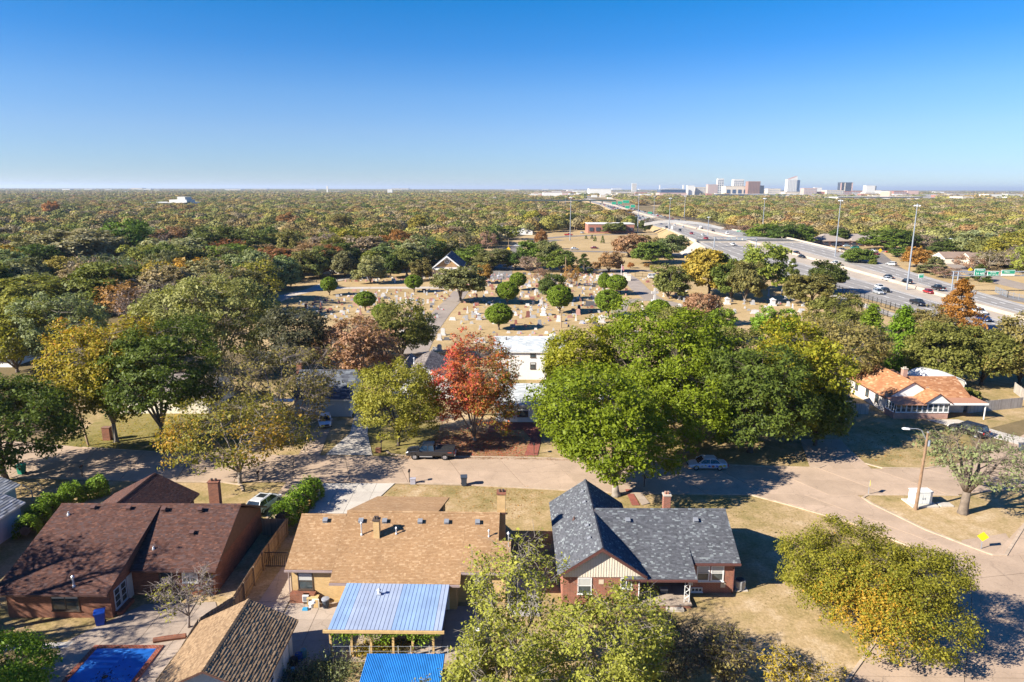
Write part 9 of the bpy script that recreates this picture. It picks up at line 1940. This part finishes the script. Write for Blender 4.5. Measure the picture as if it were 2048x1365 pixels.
tower(1425, 20, 392, 370, 'pink', 'pinkish stone office left of the slim hotel tower', 9, 8, 'grey'); tower(1381, 14, 392, 372, 'white', 'white stepped block near the arena'); tower(1403, 26, 393, 375, 'cream', 'cream offices between arena and stone office', 5, 10, 'grey')
t, s, h, d = tower(1346, 50, 391, 380, 'glass', 'wide grey arena with bowed roof', Y=3800)
mb = MB(); n = 12; pr = [(-s/2+s*k/n, h+9*math.sin(math.pi*k/n)) for k in range(n+1)]; mb.prism_y([(-s/2, h)]+pr[1:-1]+[(s/2, h)], 0, d); mb.build('bowed_roof', MB_['grey'], t)
tower(1346, 54, 393.5, 386, 'pink', 'pink brick annex in front of the arena', Y=3400)
tower(1319, 2, 388, 371, 'white', 'thin white church spire in the skyline'); tower(1366, 3, 388, 371, 'white', 'small white bell tower beside the arena'); tower(1530, 110, 394.5, 389, 'white', 'long low pale buildings before downtown', Y=3300); tower(1470, 60, 393.5, 389.5, 'dark', 'long dark roofed hall before downtown', Y=3250)
tower(1548, 26, 389, 378, 'cream', 'cream blocks left of the tallest tower', 3, 9, 'grey'); tower(1620, 26, 391, 377, 'pink', 'pink brick block right of the tallest tower', 5, 9, 'grey'); tower(1636, 14, 388, 376, 'white', 'small white block right of the tallest tower'); tower(1640, 40, 392, 384, 'brick', 'low red blocks right of the tallest tower'); tower(1600, 60, 392, 384, 'cream', 'low cream blocks under the tallest tower')
tower(1690, 26, 392, 383, 'brick', 'red brick block in front of the black tower', 3, 8, 'grey'); tower(1745, 30, 394, 386, 'cream', 'cream low block under the plain white one', 2, 9, 'grey'); tower(1670, 34, 389, 381, 'cream', 'cream stone blocks left of the black tower', 3, 10, 'grey'); tower(1780, 36, 390, 382, 'cream', 'cream blocks right of the plain white one'); tower(1800, 26, 391, 383, 'brick', 'red blocks at the right end of downtown', 3, 8, 'grey'); tower(1826, 22, 388, 382, 'pink', 'pink blocks at the right end of downtown')
rc = random.Random(11)
WHERE = ['left of the arena', 'under the arena', 'before the slim hotel tower', 'before the brown block', 'under the tallest tower', 'before the black tower', 'right of the plain white block', 'toward the right edge']
for k in range(110):
    px = rc.choice((rc.uniform(1045, 1300), rc.uniform(1300, 1560), rc.uniform(1560, 1840), rc.uniform(1700, 2048))); pb = rc.uniform(385.5, 396); w = rc.uniform(8, 34); hh = rc.uniform(2.2, 5.0)
    wi = WHERE[min(7, max(0, int((px-1045)/125)))]; c = rc.choice(('white', 'white', 'cream', 'cream', 'pink', 'brick', 'concrete', 'grey', 'tan'))
    dd = 'farther' if pb < 390 else 'nearer'; sz = 'wide' if w > 22 else 'narrow' if w < 13 else 'middling'
    block('low_building', f'{sz} low {c} building {wi}, {dd} row', px, w, pb, pb-hh, c, rc.choice(('white', 'cream', 'grey', 'white')), 0, 0, group='low buildings of the far city')
near_tag = lambda px: ['at the far left end', 'left of the stepped office block', 'above the stepped office block', 'right of the stepped office block', 'left of the water tower', 'by the water tower', 'right of the water tower', 'above the chapel', 'above the curved road', 'left of the red roofed hall', 'near the red roofed hall', 'near the grey tower', 'near the grey tower'][min(12, int(px/104))]
for k in range(34):
    px = rc.uniform(0, 1250); pb = rc.uniform(380.5, 384) if k % 2 else rc.uniform(384, 400); w = rc.uniform(8, 34); wi = 'on the left horizon' if px < 400 else 'on the middle horizon' if px < 850 else 'on the horizon before the city'
    block('far_shed', f"{'wide' if w > 16 else 'narrow'} pale shed on the horizon {near_tag(px)}, {'nearer' if pb > 384 else 'farther'} row", px, w, pb, pb-rc.uniform(2.8, 4.6), rc.choice(('white', 'white', 'cream')), 'white', 0, 0, group='pale sheds scattered over the far wood')
# long factory right of centre
for a in [(1760, 170, 402, 394, 'white', 'long white factory roofs beyond the right wood'), (1700, 70, 404, 399, 'grey', 'grey hall at the left end of the factory'), (1870, 90, 405, 399, 'pink', 'pink brick wing at the right end of the factory'), (1935, 22, 404, 394, 'cream', 'cream tall block at the factory end'), (1780, 4, 400, 384, 'tan', 'tall tan chimney of the factory'), (1990, 26, 397, 389, 'white', 'white round roofed hall far right'), (2030, 30, 395, 389, 'white', 'white long hall at the right edge'), (1925, 50, 394, 389, 'cream', 'cream hall above the factory'), (1985, 60, 400, 396, 'white', 'low white sheds at far right')]:
    block('factory_hall' if 'factory' in a[5] else 'far_building', a[5], a[0], a[1], a[2], a[3], a[4], 'white', 0, 0, depth=60)
t, s, h, d = block('car_park', 'flat grey car park with a few parked cars in the middle wood', 830, 44, 488, 487.6, 'grey', 'grey', 0, 0, depth=30, cat='car park')
# utility poles standing out of the wood
for (px, py, pt, lab) in ((765, 522, 497, 'wooden pole behind the pale yellow tree'), (794, 518, 497, 'street lamp post in the middle wood'), (475, 500, 477, 'wooden pole in front of the dark middle wood'), (1017, 500, 478, 'wooden pole by the curved road corner'), (1149, 461, 444, 'first of two poles left of the flat brick building'), (1153, 461, 446, 'second of two poles left of the flat brick building'), (1995, 540, 523, 'wooden pole under the bare tree at far right'), (873, 480, 455, 'pole by the middle wood car park')): pole('utility_pole', lab, px, py, pt, .16, M_pole, 'utility pole')
# ================================================================ the air itself
m = bpy.data.materials.new('haze_air'); m.use_nodes = True; t = m.node_tree; t.nodes.clear()
o = t.nodes.new('ShaderNodeOutputMaterial'); v = t.nodes.new('ShaderNodeVolumePrincipled')
v.inputs['Color'].default_value = (0.72, 0.84, 1.0, 1); v.inputs['Density'].default_value = HAZE
v.inputs['Anisotropy'].default_value = 0.2
t.links.new(v.outputs[0], o.inputs['Volume'])
MB().box(-59000, -200, -1.2, 59000, 59000, 150).build('haze', m, kind='stuff')
# ================================================================ tell apart the last look-alikes by their order from the left
_by = {}
for o in list(COL.objects):
    if o.parent is None and o.get('label') and o.get('category'): _by.setdefault(o['label'], []).append(o)
for lab, l in _by.items():
    if len(l) < 2 or len(lab.split()) > 13: continue
    l.sort(key=lambda o: o.location.x/max(1, o.location.y)); n = len(l)
    names = {2: ['left of two', 'right of two'], 3: ['leftmost', 'middle', 'rightmost'], 4: ['leftmost', 'inner left', 'inner right', 'rightmost']}.get(n) or ['leftmost', 'second from left', 'third from left', 'fourth from left', 'fifth from left', 'sixth from left']
    for i, o in enumerate(l): o['label'] = lab+', '+names[min(i, len(names)-1)]
